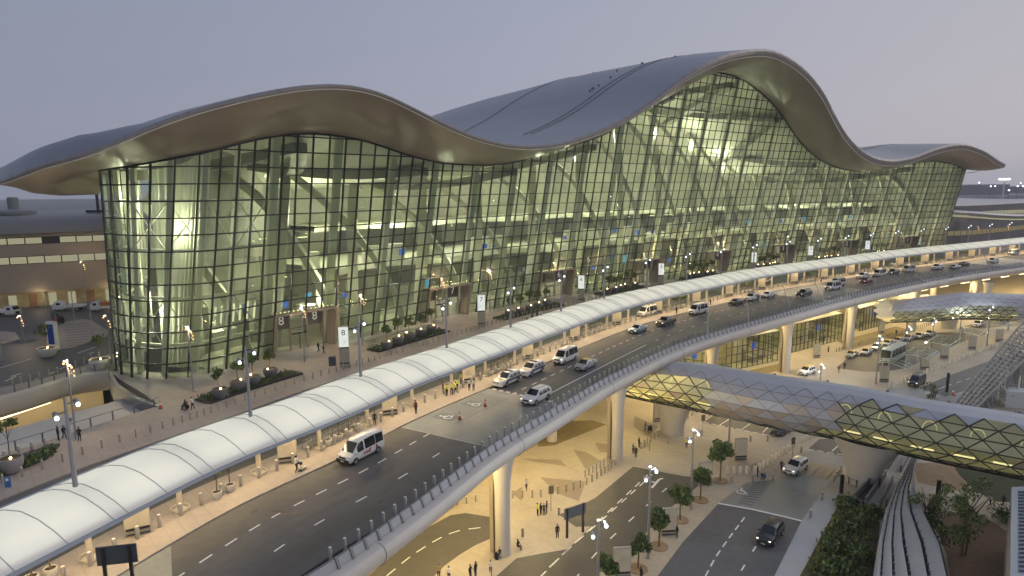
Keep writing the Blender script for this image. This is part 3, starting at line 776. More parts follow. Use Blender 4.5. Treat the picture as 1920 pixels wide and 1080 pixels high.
for k in range(26):                           # small oil stains and a few repaired patches on the upper road
    s = 20 + k * 7.5 + rs.uniform(0, 5); o = rs.choice((1.6, 2.2, 6.0, 6.6, 10.4)) + rs.uniform(-.4, .4)
    if inslab(s): continue
    q = MB(); n = 11; ra = rs.uniform(.15, .45); rr_ = [ra * rs.uniform(.55, 1.2) for _ in range(n)]
    q.face([CURB.at(s + 1.7 * r_ * math.cos(2 * PI * j / n), o + r_ * math.sin(2 * PI * j / n), .0036) for j, r_ in enumerate(rr_)])
    structure(q.build('oil_stain', mat('oil_stain', (.035, .035, .037), .45)))
# near corner slab (photo bottom left)
structure(flat('corner_slab', [CURB.at(CURB.near(G(320,1022))[0] - 14, .02), CURB.at(CURB.near(G(320,1022))[0], .02), G(323,1090), G(260,1090)], .008, M_slabc))
# ---------------------------------------------------------------- canopy
def area(name, loc, power, col, sx, sy, rz, up, parent=None):
    l = bpy.data.lights.new(name, 'AREA'); l.energy = power; l.color = col; l.shape = 'RECTANGLE'; l.size = sx; l.size_y = sy
    o = bpy.data.objects.new(name, l); COL.objects.link(o); o.location = loc; o.rotation_euler = (PI if up else 0, 0, rz)
    if parent: o.parent = parent
    return o
M_can = bpy.data.materials.new('frosted_canopy'); M_can.use_nodes = True
nt = M_can.node_tree; nt.nodes.remove(nt.nodes['Principled BSDF'])
df = nt.nodes.new('ShaderNodeBsdfDiffuse'); df.inputs['Color'].default_value = (.84, .86, .85, 1)
tl = nt.nodes.new('ShaderNodeBsdfTranslucent'); tl.inputs['Color'].default_value = (.80, .84, .80, 1)
gs = nt.nodes.new('ShaderNodeBsdfGlossy'); gs.inputs['Roughness'].default_value = .3
m1 = nt.nodes.new('ShaderNodeMixShader'); m1.inputs['Fac'].default_value = .45; nt.links.new(df.outputs[0], m1.inputs[1]); nt.links.new(tl.outputs[0], m1.inputs[2])
m2 = nt.nodes.new('ShaderNodeMixShader'); m2.inputs['Fac'].default_value = .05; nt.links.new(m1.outputs[0], m2.inputs[1]); nt.links.new(gs.outputs[0], m2.inputs[2])
nt.links.new(m2.outputs[0], nt.nodes['Material Output'].inputs['Surface'])
CAN = thing('canopy', 'long white frosted barrel canopy along the departures kerb', 'canopy')
CP = [(.1, 4.4), (-1.2, 5.05), (-2.8, 5.6), (-4.6, 5.85), (-6.4, 5.62), (-8., 5.12), (-9.3, 4.5)]
C0, COLS = 6.0, 7.78
sc0 = CURB.near(G(347, 968))[0]
cst = [sc0 + COLS * k for k in range(-5, 60) if 8 < sc0 + COLS * k < SE - 4]
b = MB(); rows = []
for s in np.arange(C0, SE, 1.94): rows.append([CURB.at(s, o, z) for o, z in CP])
b.grid(rows); b.m = 1
for s in cst:
    for ds in (-.55, .55, COLS / 2):
        q = [CURB.at(s + ds, o, z + .03) for o, z in CP]
        for u, v in zip(q[:-1], q[1:]): b.bar(u, v, .055, .05)
b.build('canopy_roof', None, CAN, smooth=True, angle=80, mats=[M_can, mat('rib_grey', (.50, .51, .51), .5)])
b = MB(); b.grid([[CURB.at(s, o, z) for o, z in ((.1, 4.42), (.34, 4.44), (.38, 4.2), (.1, 4.12))] for s in np.arange(C0, SE, 1.94)], close=True)
b.build('gutter', mat('gutter_blue_grey', (.34, .38, .44), .4, .3), CAN)
b = MB(); b.grid([[CURB.at(s, o - 9.4, z) for o, z in ((.1, 4.52), (-.2, 4.54), (-.2, 4.3), (.1, 4.2))] for s in np.arange(C0, SE, 1.94)], close=True)
b.build('gutter', mat('gutter_blue_grey', (.34, .38, .44), .4, .3), CAN)
M_cocol = mat('cream_column', (.55, .49, .38), .5)
for s in cst:
    c = CURB.at(s, -3.9, .14)
    m = MB(); m.lathe(c, [(.24, 0), (.22, 5.3)], 12); m.lathe(c, [(.6, .02), (.6, .08), (.3, .12)], 12)
    for k in range(20):
        t0, t1 = 2 * PI * k / 20, 2 * PI * (k + 1) / 20; m.bar(c + Vector((.75 * math.cos(t0), .75 * math.sin(t0), .28)), c + Vector((.75 * math.cos(t1), .75 * math.sin(t1), .28)), .06)
    for o, z in ((-.5, 4.35), (-8.6, 4.45)): m.bar(CURB.at(s, -3.9, 5.2), CURB.at(s, o, z), .16, .3)
    m.build('column', M_cocol, CAN, smooth=True)
for s in cst:
    area('canopy_light', CURB.at(s + COLS / 2, -2.2, 4.5), 330, (1., .72, .36), 6.5, .25, CURB.ang(s), False, CAN)
    area('canopy_light', CURB.at(s + COLS / 2, -4.7, 4.3), 290, (1., .93, .78), COLS, 8.4, CURB.ang(s + COLS / 2), True, CAN)
for s in cst: b = MB(); b.bar(CURB.at(s + 1.2, -2.2, 4.72), CURB.at(s + COLS - 1.2, -2.2, 4.72), .14, .08); b.build('strip_light', M_warmlit, CAN)
# ---------------------------------------------------------------- arrivals level: roads and paving
def gpoly(name, pts, dz, m): return structure(flat(name, [GL(*p) for p in pts], ZL + dz, m))
M_asphw = mat('arrivals_asphalt', (.075, .070, .062), .6, var=.22, vscale=.3, bump=.15)
gpoly('arrivals_road', [(560,1180),(640,1118),(700,1072),(760,1020),(800,990),(845,966),(872,962),(925,970),(929,1006),(892,1022),(862,1040),(832,1062),(805,1090),(740,1180)], .01, M_asphw)
gpoly('arrivals_road', [(850,1160),(905,1103),(968,1047),(1015,1038),(1063,1030),(1085,1012),(1107,987),(1080,988),(1048,965),(1085,950),(1117,933),(1187,875),(1236,884),(1282,893),(1330,895),(1260,950),(1207,1003),(1170,1037),(1117,1080),(1050,1160)], .01, M_asphw)
gpoly('arrivals_road', [(1150,1160),(1233,1080),(1280,1017),(1347,944),(1425,958),(1503,977),(1452,1080),(1410,1160)], .01, M_asph)
gpoly('crossing_slab', [(1347,943),(1400,905),(1453,899),(1470,880),(1508,848),(1545,842),(1590,852),(1580,880),(1538,928),(1503,976),(1425,957)], .014, M_slabc)
gpoly('arrivals_road', [(1515,842),(1536,824),(1575,820),(1640,838),(1600,860)], .018, M_asphw)
gpoly('parking_road', [(1317,793),(1345,775),(1400,770),(1500,790),(1468,820),(1400,808),(1355,800)], .01, M_asphw)
gpoly('light_pavement', [(1447,1090),(1452,1080),(1503,978),(1535,932),(1545,924),(1578,932),(1497,1080),(1490,1090)], .016, mat('light_paving', (.36, .37, .38), .7, var=.08, vscale=.3))
gpoly('planting_bed', [(1010,812),(1060,790),(1110,788),(1137,796),(1090,815),(1040,835),(1008,838)], .02, mat('gravel_bed', (.20, .16, .08), .9, var=.5, vscale=3, bump=.6))
gpoly('taxi_road', [(1568,690),(1600,662),(1690,638),(1745,624),(1800,622),(1832,630),(1800,643),(1700,690),(1660,697),(1620,697)], .01, M_asphw)
gpoly('taxi_road', [(1806,612),(1880,592),(1940,585),(1940,612),(1885,612),(1840,616)], .01, M_asphw)
gpoly('service_road', [(1722,728),(1785,702),(1860,675),(1930,650),(1930,700),(1860,720),(1800,735),(1770,745)], .01, M_asph)
gpoly('service_slab', [(1640,745),(1667,728),(1722,727),(1772,744),(1800,735),(1800,775),(1720,760)], .012, M_slabc)
gpoly('lawn', [(1785,868),(1810,862),(1930,900),(1930,945),(1862,940),(1822,915),(1798,890)], .03, mat('dark_lawn', (.035, .045, .016), .9, var=.4, vscale=2, bump=.5))
gpoly('sandy_slope', [(1712,868),(1790,868),(1800,892),(1822,918),(1790,920),(1720,905)], .02, mat('sandy_soil', (.28, .20, .12), .95, var=.3, vscale=1.2, bump=.5))
gpoly('sandy_slope', [(1752,985),(1780,960),(1840,965),(1893,1000),(1893,1120),(1785,1120),(1775,1040)], .02, mat('brown_soil', (.20, .125, .085), .95, var=.25, vscale=1.5, bump=.5, stretch=(1, 3, 1)))
gpoly('garden_soil', [(1490,1092),(1500,1080),(1580,932),(1610,930),(1650,980),(1640,1092)], .02, mat('garden_soil', (.075, .055, .032), .95, var=.3, vscale=2, bump=.6))
# darker bands in the plaza paving
M_band = mat('taupe_band', (.26, .22, .165), .75, var=.1, vscale=.4)
for pts in (((980,860),(1050,862),(1062,874),(1000,866)), ((1075,843),(1100,848),(1128,865),(1098,880)), ((1013,895),(1098,903),(1085,940),(1045,925)), ((1115,830),(1155,835),(1160,850),(1125,848)),
            ((960,925),(980,912),(978,940)), ((1190,780),(1235,800),(1215,818),(1188,800))):
    gpoly('paving_band', pts, .012, M_band)
# painted lines down there
b = MB()
def gline(pts, w=.16, dash_=None, z=.02):
    q = [GL(*p, z) for p in pts]; L = Line(spl(q, .5)); n = L.L[-1]
    s = 0
    while s < n:
        e = min(n, s + (dash_[0] if dash_ else 4)); b.bar(L.at(s, 0, ZL + z), L.at(e, 0, ZL + z), w, .006); s = e + (dash_[1] if dash_ else 0)
gline([(725,1080),(782,1035),(850,998),(912,988)], .17, (1.5, 1.1))
gline([(1030,1064),(1060,1035),(1130,970),(1215,890)], .17, (1.6, 1.3)); gline([(1010,1085),(1068,1028),(1140,965),(1225,888)], .17, (1.6, 1.3))
gline([(1075,1090),(1120,1035),(1180,977),(1262,905)], .17, (1.5, 3.4))
gline([(1322,1082),(1345,1040),(1400,965)], .17, (1.4, .9)); gline([(1390,1070),(1425,1012),(1452,972)], .17, (1.3, 3.2))
gline([(1320,792),(1400,808),(1470,821)], .2, (.9, .5)); gline([(1514,842),(1592,855)], .2, (.9, .5)); gline([(1560,846),(1576,832)], .16)
for p, q in (((1345,800),(1372,783)), ((1390,806),(1413,790)), ((1430,811),(1444,798))): gline([p, q], .16)
gline([(1347,944),(1425,958),(1503,977)], .35)
gline([(1735,738),(1775,724)], .16); gline([(1775,724),(1900,683)], .16, (2, 2))
structure(b.build('lane_marking', M_paint))
m = MB(); c = GL(1231, 905, .022)
for pts in (((1222,915),(1236,899)), ((1236,899),(1243,897)), ((1229,905),(1220,903))): m.bar(GL(*pts[0], .022), GL(*pts[1], .022), .35, .006)
structure(m.build('arrow_marking', M_paint))
xd = (GL(1405, 925) - GL(1380, 920)).normalized(); yd = Vector((-xd.y, xd.x, 0))
structure(wheelchair(GL(1390, 921), xd, yd, 1.1, ZL + .03).build('wheelchair_marking', M_paint))
m = MB(); q0, q1, q2, q3 = [GL(*p, .024) for p in ((1385,942),(1412,905),(1451,902),(1412,948))]
for k in range(11): u = k / 10; m.bar(q0.lerp(q1, u), q3.lerp(q2, u), .3, .006)
structure(m.build('bay_hatching', M_hatch))
m = MB()
for k in range(5): m.bar(GL(1520 + k * 14, 868 + k * 3, .024), GL(1500 + k * 14, 888 + k * 3, .024), 1.1, .006)
structure(m.build('paving_band', mat('warm_paving', (.36, .29, .2), .7)))
# ---------------------------------------------------------------- glass arrivals pavilions below the deck
def pavilion(p0, p1, h, back, label):
    a, c = GL(*p0), GL(*p1); d = (c - a).normalized(); n = Vector((-d.y, d.x, 0)); W_ = (c - a).length
    t = thing('arrivals_pavilion', label, 'pavilion', (0, 0, 0), 0, 'glass arrivals pavilions below the viaduct')
    g = MB(); f = MB(); k = max(3, round(W_ / 1.7)); kz = max(3, round(h / 1.9))
    g.face([a, c, c + Vector((0, 0, h)), a + Vector((0, 0, h))]); g.face([c, c + n * back, c + n * back + Vector((0, 0, h)), c + Vector((0, 0, h))]); g.face([a, a + n * back, a + n * back + Vector((0, 0, h)), a + Vector((0, 0, h))])
    for i in range(k + 1): f.bar(a.lerp(c, i / k) - n * .06, a.lerp(c, i / k) - n * .06 + Vector((0, 0, h)), .14)
    for j in range(kz + 1):
        z = Vector((0, 0, h * j / kz)); f.bar(a + z - n * .06, c + z - n * .06, .14); f.bar(c + z, c + n * back + z, .14)
    for i in range(1, 6): f.bar(c + n * back * i / 5, c + n * back * i / 5 + Vector((0, 0, h)), .14)
    g.build('glazing', M_glass, t); f.build('frame', M_mull, t)
    m = MB(); m.box((a + c) / 2 + n * back / 2 + Vector((0, 0, h + .15)), (W_ + .2, back, .3), math.atan2(d.y, d.x)); m.build('roof', M_gird, t)
    m = MB(); m.face([a + n * back, c + n * back, c + n * back + Vector((0, 0, h)), a + n * back + Vector((0, 0, h))])
    m.build('inner_wall', mat('hall_wall', (.42, .37, .22), .7, var=.25, vscale=.5), t)
    m = MB(); random.seed(int(p0[0]))
    for i in range(7):
        q = a.lerp(c, random.uniform(.1, .9)) + n * back * random.uniform(.2, .85); hh = random.uniform(1, 2.8); m.box(q + Vector((0, 0, hh / 2)), (random.uniform(.6, 2), random.uniform(.5, 1.5), hh), math.atan2(d.y, d.x))
    m.build('counter', M_interd, t)
    m = MB(); q = a.lerp(c, .6) + n * 1.2 + Vector((0, 0, h * .62)); m.box(q, (1.2, .1, 1.6), math.atan2(d.y, d.x)); m.build('information_screen', M_blue, t)
    for u in (.25, .75): lamp('hall_light', a.lerp(c, u) + n * back * .45 + Vector((0, 0, h - .8)), 420, (1., .86, .45), .3, t)
pavilion((1360,697), (1457,676), 7.2, 9, 'low glass hall between the first two viaduct columns')
pavilion((1484,661), (1577,637), 7.2, 9, 'wide glass hall behind the taxi rank columns')
pavilion((1611,621), (1664,607), 6.6, 9, 'farther glass hall behind the tallest far column')
pavilion((1690,600), (1740,590), 6., 9, 'farthest glass hall beside the flared pier')
pavilion((1255,700), (1330,706), 7., 6, 'dim glass hall hidden behind the footbridge roof')
# low hedged beds along them
for pts in (((1330,712),(1470,680),(1480,690),(1345,725)), ((1570,640),(1680,612),(1712,620),(1690,630),(1600,655))):
    gpoly('planting_bed', pts, .02, MATS['gravel_bed'])
# ---------------------------------------------------------------- tubular footbridges
M_tube = mat('blue_grey_panels', (.40, .41, .45), .42, .1, var=.08, vscale=.25)
M_tube2 = mat('taupe_panels', (.42, .36, .31), .4, .2, var=.08, vscale=.4)
M_tglass = glassmat('footbridge_glass', (.74, .76, .56), .5, .03, .08)
def tubebridge(label, axis, zs, hw, hh, du, glassf, nv=22, lights=True):
    t = thing('footbridge', label, 'footbridge')
    L = Line(smooth(spl(axis, .5), 20)); n = int(L.L[-1] / du); zf = lambda s: float(np.interp(s / L.L[-1], [q[0] for q in zs], [q[1] for q in zs])); hf = lambda s: float(np.interp(s / L.L[-1], [q[0] for q in zs], [q[2] for q in zs]))
    def nod(i, j, grow=0.):
        s = min(L.L[-1], (i + .5 * (j % 2)) * du); v = 2 * PI * j / nv
        h = hf(s) * hh; cz = zf(s)
        return L.at(s, (hw + grow) * math.cos(v), cz + (h + grow) * math.sin(v))
    A = MB(); B2 = A; Gm = MB(); F = MB()
    for i in range(n):
        for j in range(nv):
            o = 0 if j % 2 == 0 else 1
            p00, p10, p01, p11 = nod(i, j), nod(i + 1, j), nod(i, j + 1), nod(i + 1, j + 1)
            tris = [(p00, p10, p01), (p10, p11, p01)] if j % 2 == 0 else [(p00, p10, p11), (p00, p11, p01)]
            gq = [(nod(i, j, .05), nod(i + 1, j, .05)), (nod(i, j, .05), nod(i, j + 1, .05)), ((nod(i + 1, j, .05), nod(i, j + 1, .05)) if j % 2 == 0 else (nod(i, j, .05), nod(i + 1, j + 1, .05)))]
            anyg = False
            for k, tri in enumerate(tris):
                c = glassf((i + .4 * k) / n, (j + .5) / nv, random.random())
                A.m = 1 if c == 2 else 0; (Gm if c == 1 else A).face(tri); anyg = anyg or c == 1
            if anyg:
                for u, w in gq: F.bar(u, w, .13, .12)
            elif ((j + .5) / nv + .25) % 1 < .42:
                F.m = 1
                for u, w in gq: F.bar(u, w, .035, .05)
                F.m = 0
    A.build('cladding', None, t, mats=[M_tube, M_tube2]); Gm.build('glazing', M_tglass, t); F.build('diagrid', None, t, mats=[M_mull, mat('panel_joint', (.17, .17, .185), .5)])
    m = MB(); m.grid([[L.at(s, -hw * .55, zf(s) - hf(s) * hh * .78), L.at(s, hw * .55, zf(s) - hf(s) * hh * .78)] for s in np.arange(0, L.L[-1], 1.)]); m.build('walkway_floor', mat('bridge_floor', (.45, .43, .30), .6), t)
    m = MB()
    for s in np.arange(1, L.L[-1] - 3, 4.2): m.bar(L.at(s, hw * .66, zf(s) - hf(s) * hh * .42), L.at(s + 2.4, hw * .66, zf(s) - hf(s) * hh * .42), .28, .12)
    for s in np.arange(2, L.L[-1] - 3, 5.1):
        pts = [L.at(s + .8 * math.cos(a), hw * .25, zf(s) + hf(s) * hh * (.1 + .3 * math.sin(a))) for a in np.linspace(0, PI, 7)]
        m.tube(pts, .035, 4)
    m.build('light_strip', emat('bridge_strip', (1., .88, .55), 1.5), t)
    if lights:
        for s in np.arange(3, L.L[-1], 7.): lamp('bridge_light', L.at(s, 0, zf(s) + hf(s) * hh * .45), 190, (1., .9, .66), .06, t)
    return t, L, zf
def gf1(u, v, r):
    w = (v + .25) % 1                         # 0 keel, .25 camera flank, .5 crown
    if u < .25: band = .06 < w < .33 + .06 * r
    elif u < .395: band = (.10 < w < .16 and r < .45) or (.2 < w < .3 and r < .07)
    else: band = .03 < w < (.35 + .06 * r if u > .42 else .22)
    if band and r > .03: return 1
    if w < .34: return 2 if r < .5 else 0
    return 0
TB, TL, tz = tubebridge('long blue grey tube footbridge with lit triangular panes and flared piers', [(16,116),(22,108.5),(28,103),(38.5,94),(48.5,87.5),(54.2,82),(63.2,75.3),(75,66),(92,54)], [(0,-6.2,.7),(.1,-5.4,.85),(.22,-4.5,.98),(1,-4.3,1)], 4.8, 3.95, 3.0, gf1, 18)
def pier(x, y, r0, r1, z1, parent, ax):
    m = MB(); rows = []
    for k in range(13):
        u = k / 12; z = ZL + (z1 - ZL) * u; f = r0 + (r1 - r0) * u ** 2.4
        g = r0 * .8 + (r1 * .55 - r0 * .8) * u ** 2
        rows.append([Vector((x, y, z)) + ax * (f * math.cos(2 * PI * i / 24)) + Vector((-ax.y, ax.x, 0)) * (g * math.sin(2 * PI * i / 24)) for i in range(24)])
    m.grid(rows, close=True); m.build('pier', M_gird, parent, smooth=True)
pd = Vector((.72, -.69, 0))
q = GL(1260, 812); pier(q.x, q.y, 2.0, 4.6, -7.2, TB, pd)
q = GL(1618, 905); pier(q.x, q.y, 2.2, 5.2, -7.3, TB, pd)
for k in range(10): s = TL.L[-1] * (.18 + .075 * k); b = MB(); b.lathe(TL.at(s, -1.6, tz(s) + 3.4), [(.22, 0), (.22, .35), (.12, .5)], 6); b.build('roof_anchor', M_rail, TB)
a0 = G(1745, 572, -5.0); a1 = G(1775, 572, -5.0); a2 = G(1850, 574, -5.); a3 = G(1925, 577, -5.); 
def gf2(u, v, r): return 1 if (.05 < (v + .25) % 1 < .30 and u < .72) else 0
T2, T2L, t2z = tubebridge('far tube footbridge emerging behind the viaduct over the taxi road', [a0 - (a1 - a0) * 3., a0 - (a1 - a0) * 1.2, a0, a1, a2, a3, a3 + (a3 - a2)], [(0,-6.8,.8),(.25,-6.2,.9),(.45,-5.1,1),(1,-5,1)], 5.2, 3.6, 2.4, gf2)
q = GL(1778, 615); pier(q.x, q.y, 2.0, 4.6, -7.6, T2, Vector((1, -.2, 0)).normalized())
q = GL(1846, 600); column(q.x, q.y).build('pier', M_gird, T2)
for u in (.2, .4, .6, .8): lamp('bridge_light', T2L.at(T2L.L[-1] * u, 3, -9.4), 300, (1., .82, .5), .2, T2)
# ---------------------------------------------------------------- west and east wings of the airport
def wing_building(name, label, base, z0, z1, bands, roofz, depth, panel=2.6, wall=None, roofm=None):
    t = thing(name, label, 'building'); L = Line(spl(base, 1.)); w = wall or M_beige
    m = MB(); m.grid([[L.at(s, 0, z0), L.at(s, 0, z1)] for s in np.arange(0, L.L[-1], 2.)]); m.build('wall', w, t)
    for (za, zb, lit) in bands:
        m = MB(); f = MB(); s = 0
        while s < L.L[-1] - panel:
            if random.random() > .06: m.face([L.at(s + .12, .12, za), L.at(s + panel - .12, .12, za), L.at(s + panel - .12, .12, zb), L.at(s + .12, .12, zb)])
            s += panel
        m.build('window_band', lit, t)
        f.grid([[L.at(s, o, z) for o, z in ((.06, za - .15), (.06, zb + .15))] for s in np.arange(0, L.L[-1], 2.)]); f.build('window_recess', M_dark, t)
    m = MB(); rows = []
    for s in np.arange(0, L.L[-1], 2.):
        rows.append([L.at(s, o, z1 + z * (roofz - z1)) for o, z in ((.7, -.06), (1.1, 0), (1.0, .2), (.2, .5), (-1.6, .78), (-4.5, .95), (-10, 1.03), (-depth, 1.05))])
    m.grid(rows); m.build('roof', roofm or M_roof, t, smooth=True)
    return t, L
# west wing: its long wall stands beyond the roundabout
wa, wb_ = G(-120, 592, 0), G(212, 566, 0)
dv = (wb_ - wa).normalized(); WB = [(wa.x - dv.x * 60, wa.y - dv.y * 60), (wa.x, wa.y), ((wa.x + wb_.x) / 2, (wa.y + wb_.y) / 2), (wb_.x, wb_.y), (wb_.x + dv.x * 26, wb_.y + dv.y * 26)]
wz = lambda px, py: (lambda o, d: None)
def zat(base, px, py):                         # level where the sight line stands over the wall foot
    best = None
    L = Line(spl(base, .5))
    for s in L.L[::2]:
        q = L.at(s, 0, 0)
        x0, y0 = P(q.x, q.y, 0.)
        if best is None or abs(x0 - px) < best[0]: best = (abs(x0 - px), q)
    q = best[1]; zz = np.arange(-5, 40, .1); ys = np.array([P(q.x, q.y, z)[1] for z in zz]); return float(zz[np.argmin(abs(ys - py))])
zw = [zat(WB, 100, y) for y in (545, 492, 480, 456, 445, 436, 404)]
print('west wing levels', zw)
WW, WL = wing_building('west_wing', 'low beige wing with two lit window strips left of the glass hall', WB, zw[0], zw[5], [(zw[1], zw[2], M_winlit), (zw[3], zw[4], M_winlit)], zw[6], 46, 3.4, roofm=mat('wing_roof', (.17, .165, .16), .4, .3, var=.08, vscale=.1))
m = MB(); m.grid([[WL.at(s, -2.5, 0), WL.at(s, -2.5, zw[0])] for s in np.arange(0, WL.L[-1], 2.)]); m.build('ground_floor_wall', mat('lit_wall', (.5, .42, .24), .7, var=.5, vscale=.4), WW)
random.seed(5)
for k in range(22):
    s = WL.L[-1] * (.25 + .033 * k); m = MB(); m.box(WL.at(s, -2.3, 1.6), (1.6, .1, 3.), WL.ang(s)); m.build('shop_window' if k % 3 else 'shop_board', M_winlit if k % 3 else mat('orange_board', (.36, .19, .08), .6), WW)
for k in range(6): lamp('wall_light', WL.at(WL.L[-1] * (.3 + .12 * k), 1.5, 3.2), 170, (1., .78, .45), .1, WW)
m = MB(); q = WL.at(WL.L[-1] * .62, -12, zw[6] + .1); m.lathe(q, [(4.6, 0), (4.6, .8), (3.8, 1.1), (1.2, 1.4), (1.2, 4.), (.9, 4.3)], 20); m.build('roof_cowl', M_rail, WW)
m = MB(); q = WL.at(WL.L[-1] * .77, -9, zw[6] + .1); m.bar(q, q + Vector((0, 0, 6.5)), .5); m.box(q + Vector((0, 0, .4)), (6, 1, .6)); m.build('roof_mast', M_dark, WW)
# far west pier roofs
PW = thing('far_pier', 'distant pale wavy pier roofs beyond the west wing', 'pier')
m = MB()
rows = []
for k in range(30):
    u = k / 29; x = -420 + 380 * u; rows.append([Vector((x, 300 + 160 * v, 9 + 4 * math.sin(u * 7 + v * 2.) * (1 - .4 * v) + 6 * v)) for v in np.linspace(0, 1, 14)])
m.grid(rows); m.build('roof', M_roof, PW, smooth=True)
m = MB(); m.grid([[r[0] + Vector((0, 0, -9)), r[0]] for r in rows]); m.build('wall', mat('dusk_wall', (.12, .125, .15), .6), PW)
# east pier: wavy metal roof, two lit strips, orange strip at the foot
e0 = [(1775,470),(1840,463),(1920,452),(2000,446)]
EB = []
for px, py in e0: q = G(px, py, 0.); EB.append((q.x + 22, q.y + 20))
EB.insert(0, (EB[0][0] - (EB[1][0] - EB[0][0]) * 1.1, EB[0][1] - (EB[1][1] - EB[0][1]) * .6))
EW, EL = wing_building('east_pier', 'blue grey wing with wavy roof and lit strips right of the glass hall', EB, 0, 17.8, [], 18, 20, 3., mat('slate_cladding', (.085, .085, .105), .55, var=.06, vscale=.1))
def ez(px, py): return zat(EB, px, py)
za = [ez(1850, y) for y in (437, 429, 409, 402, 398, 375)]
print('east', za)
for (a, c, mm, nm) in ((za[0], za[1], emat('amber_strip', (.52, .42, .22), .36), 'window_band'), (za[2], za[3], M_winlit, 'window_band')):
    m = MB()
    for s in np.arange(0, EL.L[-1] - 4, 4.): 
        dz = 1.6 * math.sin(s / 60 + 1) if nm and c > 5 and mm is M_winlit else 0
        m.face([EL.at(s, .3, a + dz), EL.at(s + 3.6, .3, a + dz), EL.at(s + 3.6, .3, c + dz), EL.at(s, .3, c + dz)])
    m.build(nm, mm, EW)
ER = [o for o in EW.children if o.name.startswith('roof')][0]
bpy.data.objects.remove(ER)
m = MB(); rows = []
for s in np.arange(-10, EL.L[-1], 3.):
    w = 2.6 * math.sin(s / 38 + 2.2) + 1.
    rows.append([EL.at(s, o, z) for o, z in ((.6, za[4] - 2.4 + w), (1.6, za[4] - 1.4 + w), (1.2, za[4] - .6 + w), (-4, za[4] + 1.4 + w), (-14, za[4] + 5. + w), (-30, za[4] + 11. + w * .8 - 7 * s / EL.L[-1]), (-60, za[4] + 16.5 + w * .5 - 13 * s / EL.L[-1]), (-90, za[4] + 17 - 14 * s / EL.L[-1]))])
m.grid(rows); m.build('roof', M_roof, EW, smooth=True)
m = MB(); 
for s in np.arange(0, EL.L[-1] - 4, 2.2):
    w = 2.6 * math.sin(s / 38 + 2.2) + 1.; m.box(EL.at(s, .5, za[4] - 3.0 + w), (1.8, .2, .7), EL.ang(s))
m.build('eaves_window', M_winlit, EW)
# skyline: apron, sheds and masts far off to the right
FARH = [(1745,349,26,6,320),(1795,348,34,9,300),(1850,351,40,5,330),(1902,349,30,7,310)]
for k, (px, py, w, h, d) in enumerate(((1800,352,150,22,1500),(1865,352,220,12,1900),(1925,352,190,16,1700),(1990,352,200,12,1800),(1700,352,180,14,2100))):
    x = (px - 960) / 1200 * d; t = thing('hangar', ['long low hangar on the skyline below the roof tip','flat grey shed on the skyline behind the floodlight mast','dark shed on the skyline at the picture edge','low shed far right of the skyline','far shed on the skyline behind the glass hall'][k], 'hangar', (x, d, ZL))
    m = MB(); m.box((0, 0, h / 2 + 13), (w, 90, h), .2); m.build('shed', mat('far_wall', (.10, .10, .13), .8), t)
    m = MB(); m.box((0, 2, h + 14), (w * 1.02, 94, 2), .2); m.build('roof', M_roof, t)
def mast(px, pytop, d, h, label):
    x, z = (px - 960) / 1200 * d, 0
    t = thing('floodlight_mast', label, 'mast', (x, d * .985, ZL))
    top = 0; zz = np.arange(0, 120, .5); ys = np.array([P(x, d * .985, ZL + z_)[1] for z_ in zz]); hh = float(zz[np.argmin(abs(ys - pytop))])
    m = MB(); m.tube([(0, 0, 0), (0, 0, hh)], [.9, .5], 6); m.build('pole', M_white, t)
    m = MB(); m.bar((-5, 0, hh), (5, 0, hh), 1.2); m.build('lamp_head', emat('flood_lamp', (1., .95, .8), 9.), t)
mast(1860, 336, 620, 0, 'tall lit floodlight mast above the far apron'); 
for k, (px, py, d) in enumerate(((1836,350,800),(1844,350,820),(1885,350,850),(1895,350,860),(1908,343,1000),(1890,344,1100),(1814,343,900),(4,363,700),(1870,358,640))):
    q = ((px - 960) / 1200 * d, d * .985)
    zz = np.arange(-13, 60, .25); ys = np.array([P(q[0], q[1], z_)[1] for z_ in zz]); h_ = float(zz[np.argmin(abs(ys - py))]) - ZL
    t = thing('apron_lamp', 'small bright apron lamp on a slim mast far on the skyline', 'mast', (q[0], q[1], ZL), 0, 'apron lamps on the skyline')
    m = MB(); m.tube([(0, 0, 0), (0, 0, h_)], .25, 5); m.build('pole', M_rail, t)
    m = MB(); m.lathe((0, 0, h_), [(.3, 0), (.85, .5), (.3, 1.1)], 8); m.build('lamp_head', emat('apron_lamp', (.8, .9, 1.), 8.), t)
# tail of a parked aircraft, amber lit
t = thing('aircraft', 'amber lit aircraft tail standing on the far apron', 'aircraft', ((1912 - 960) / 1200 * 700, 690, ZL))
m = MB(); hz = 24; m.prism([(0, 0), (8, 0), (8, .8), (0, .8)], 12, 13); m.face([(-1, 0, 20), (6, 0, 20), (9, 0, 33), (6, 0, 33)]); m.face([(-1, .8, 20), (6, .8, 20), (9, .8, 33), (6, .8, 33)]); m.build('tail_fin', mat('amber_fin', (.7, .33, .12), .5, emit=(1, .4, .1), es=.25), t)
m = MB(); m.tube([(-30, 0, 17), (-24, 0, 18), (0, 0, 18.5), (8, 0, 20)], [.8, 2.4, 2.4, .6], 10); m.build('fuselage', mat('amber_body', (.6, .3, .15), .5, emit=(1, .4, .1), es=.15), t)
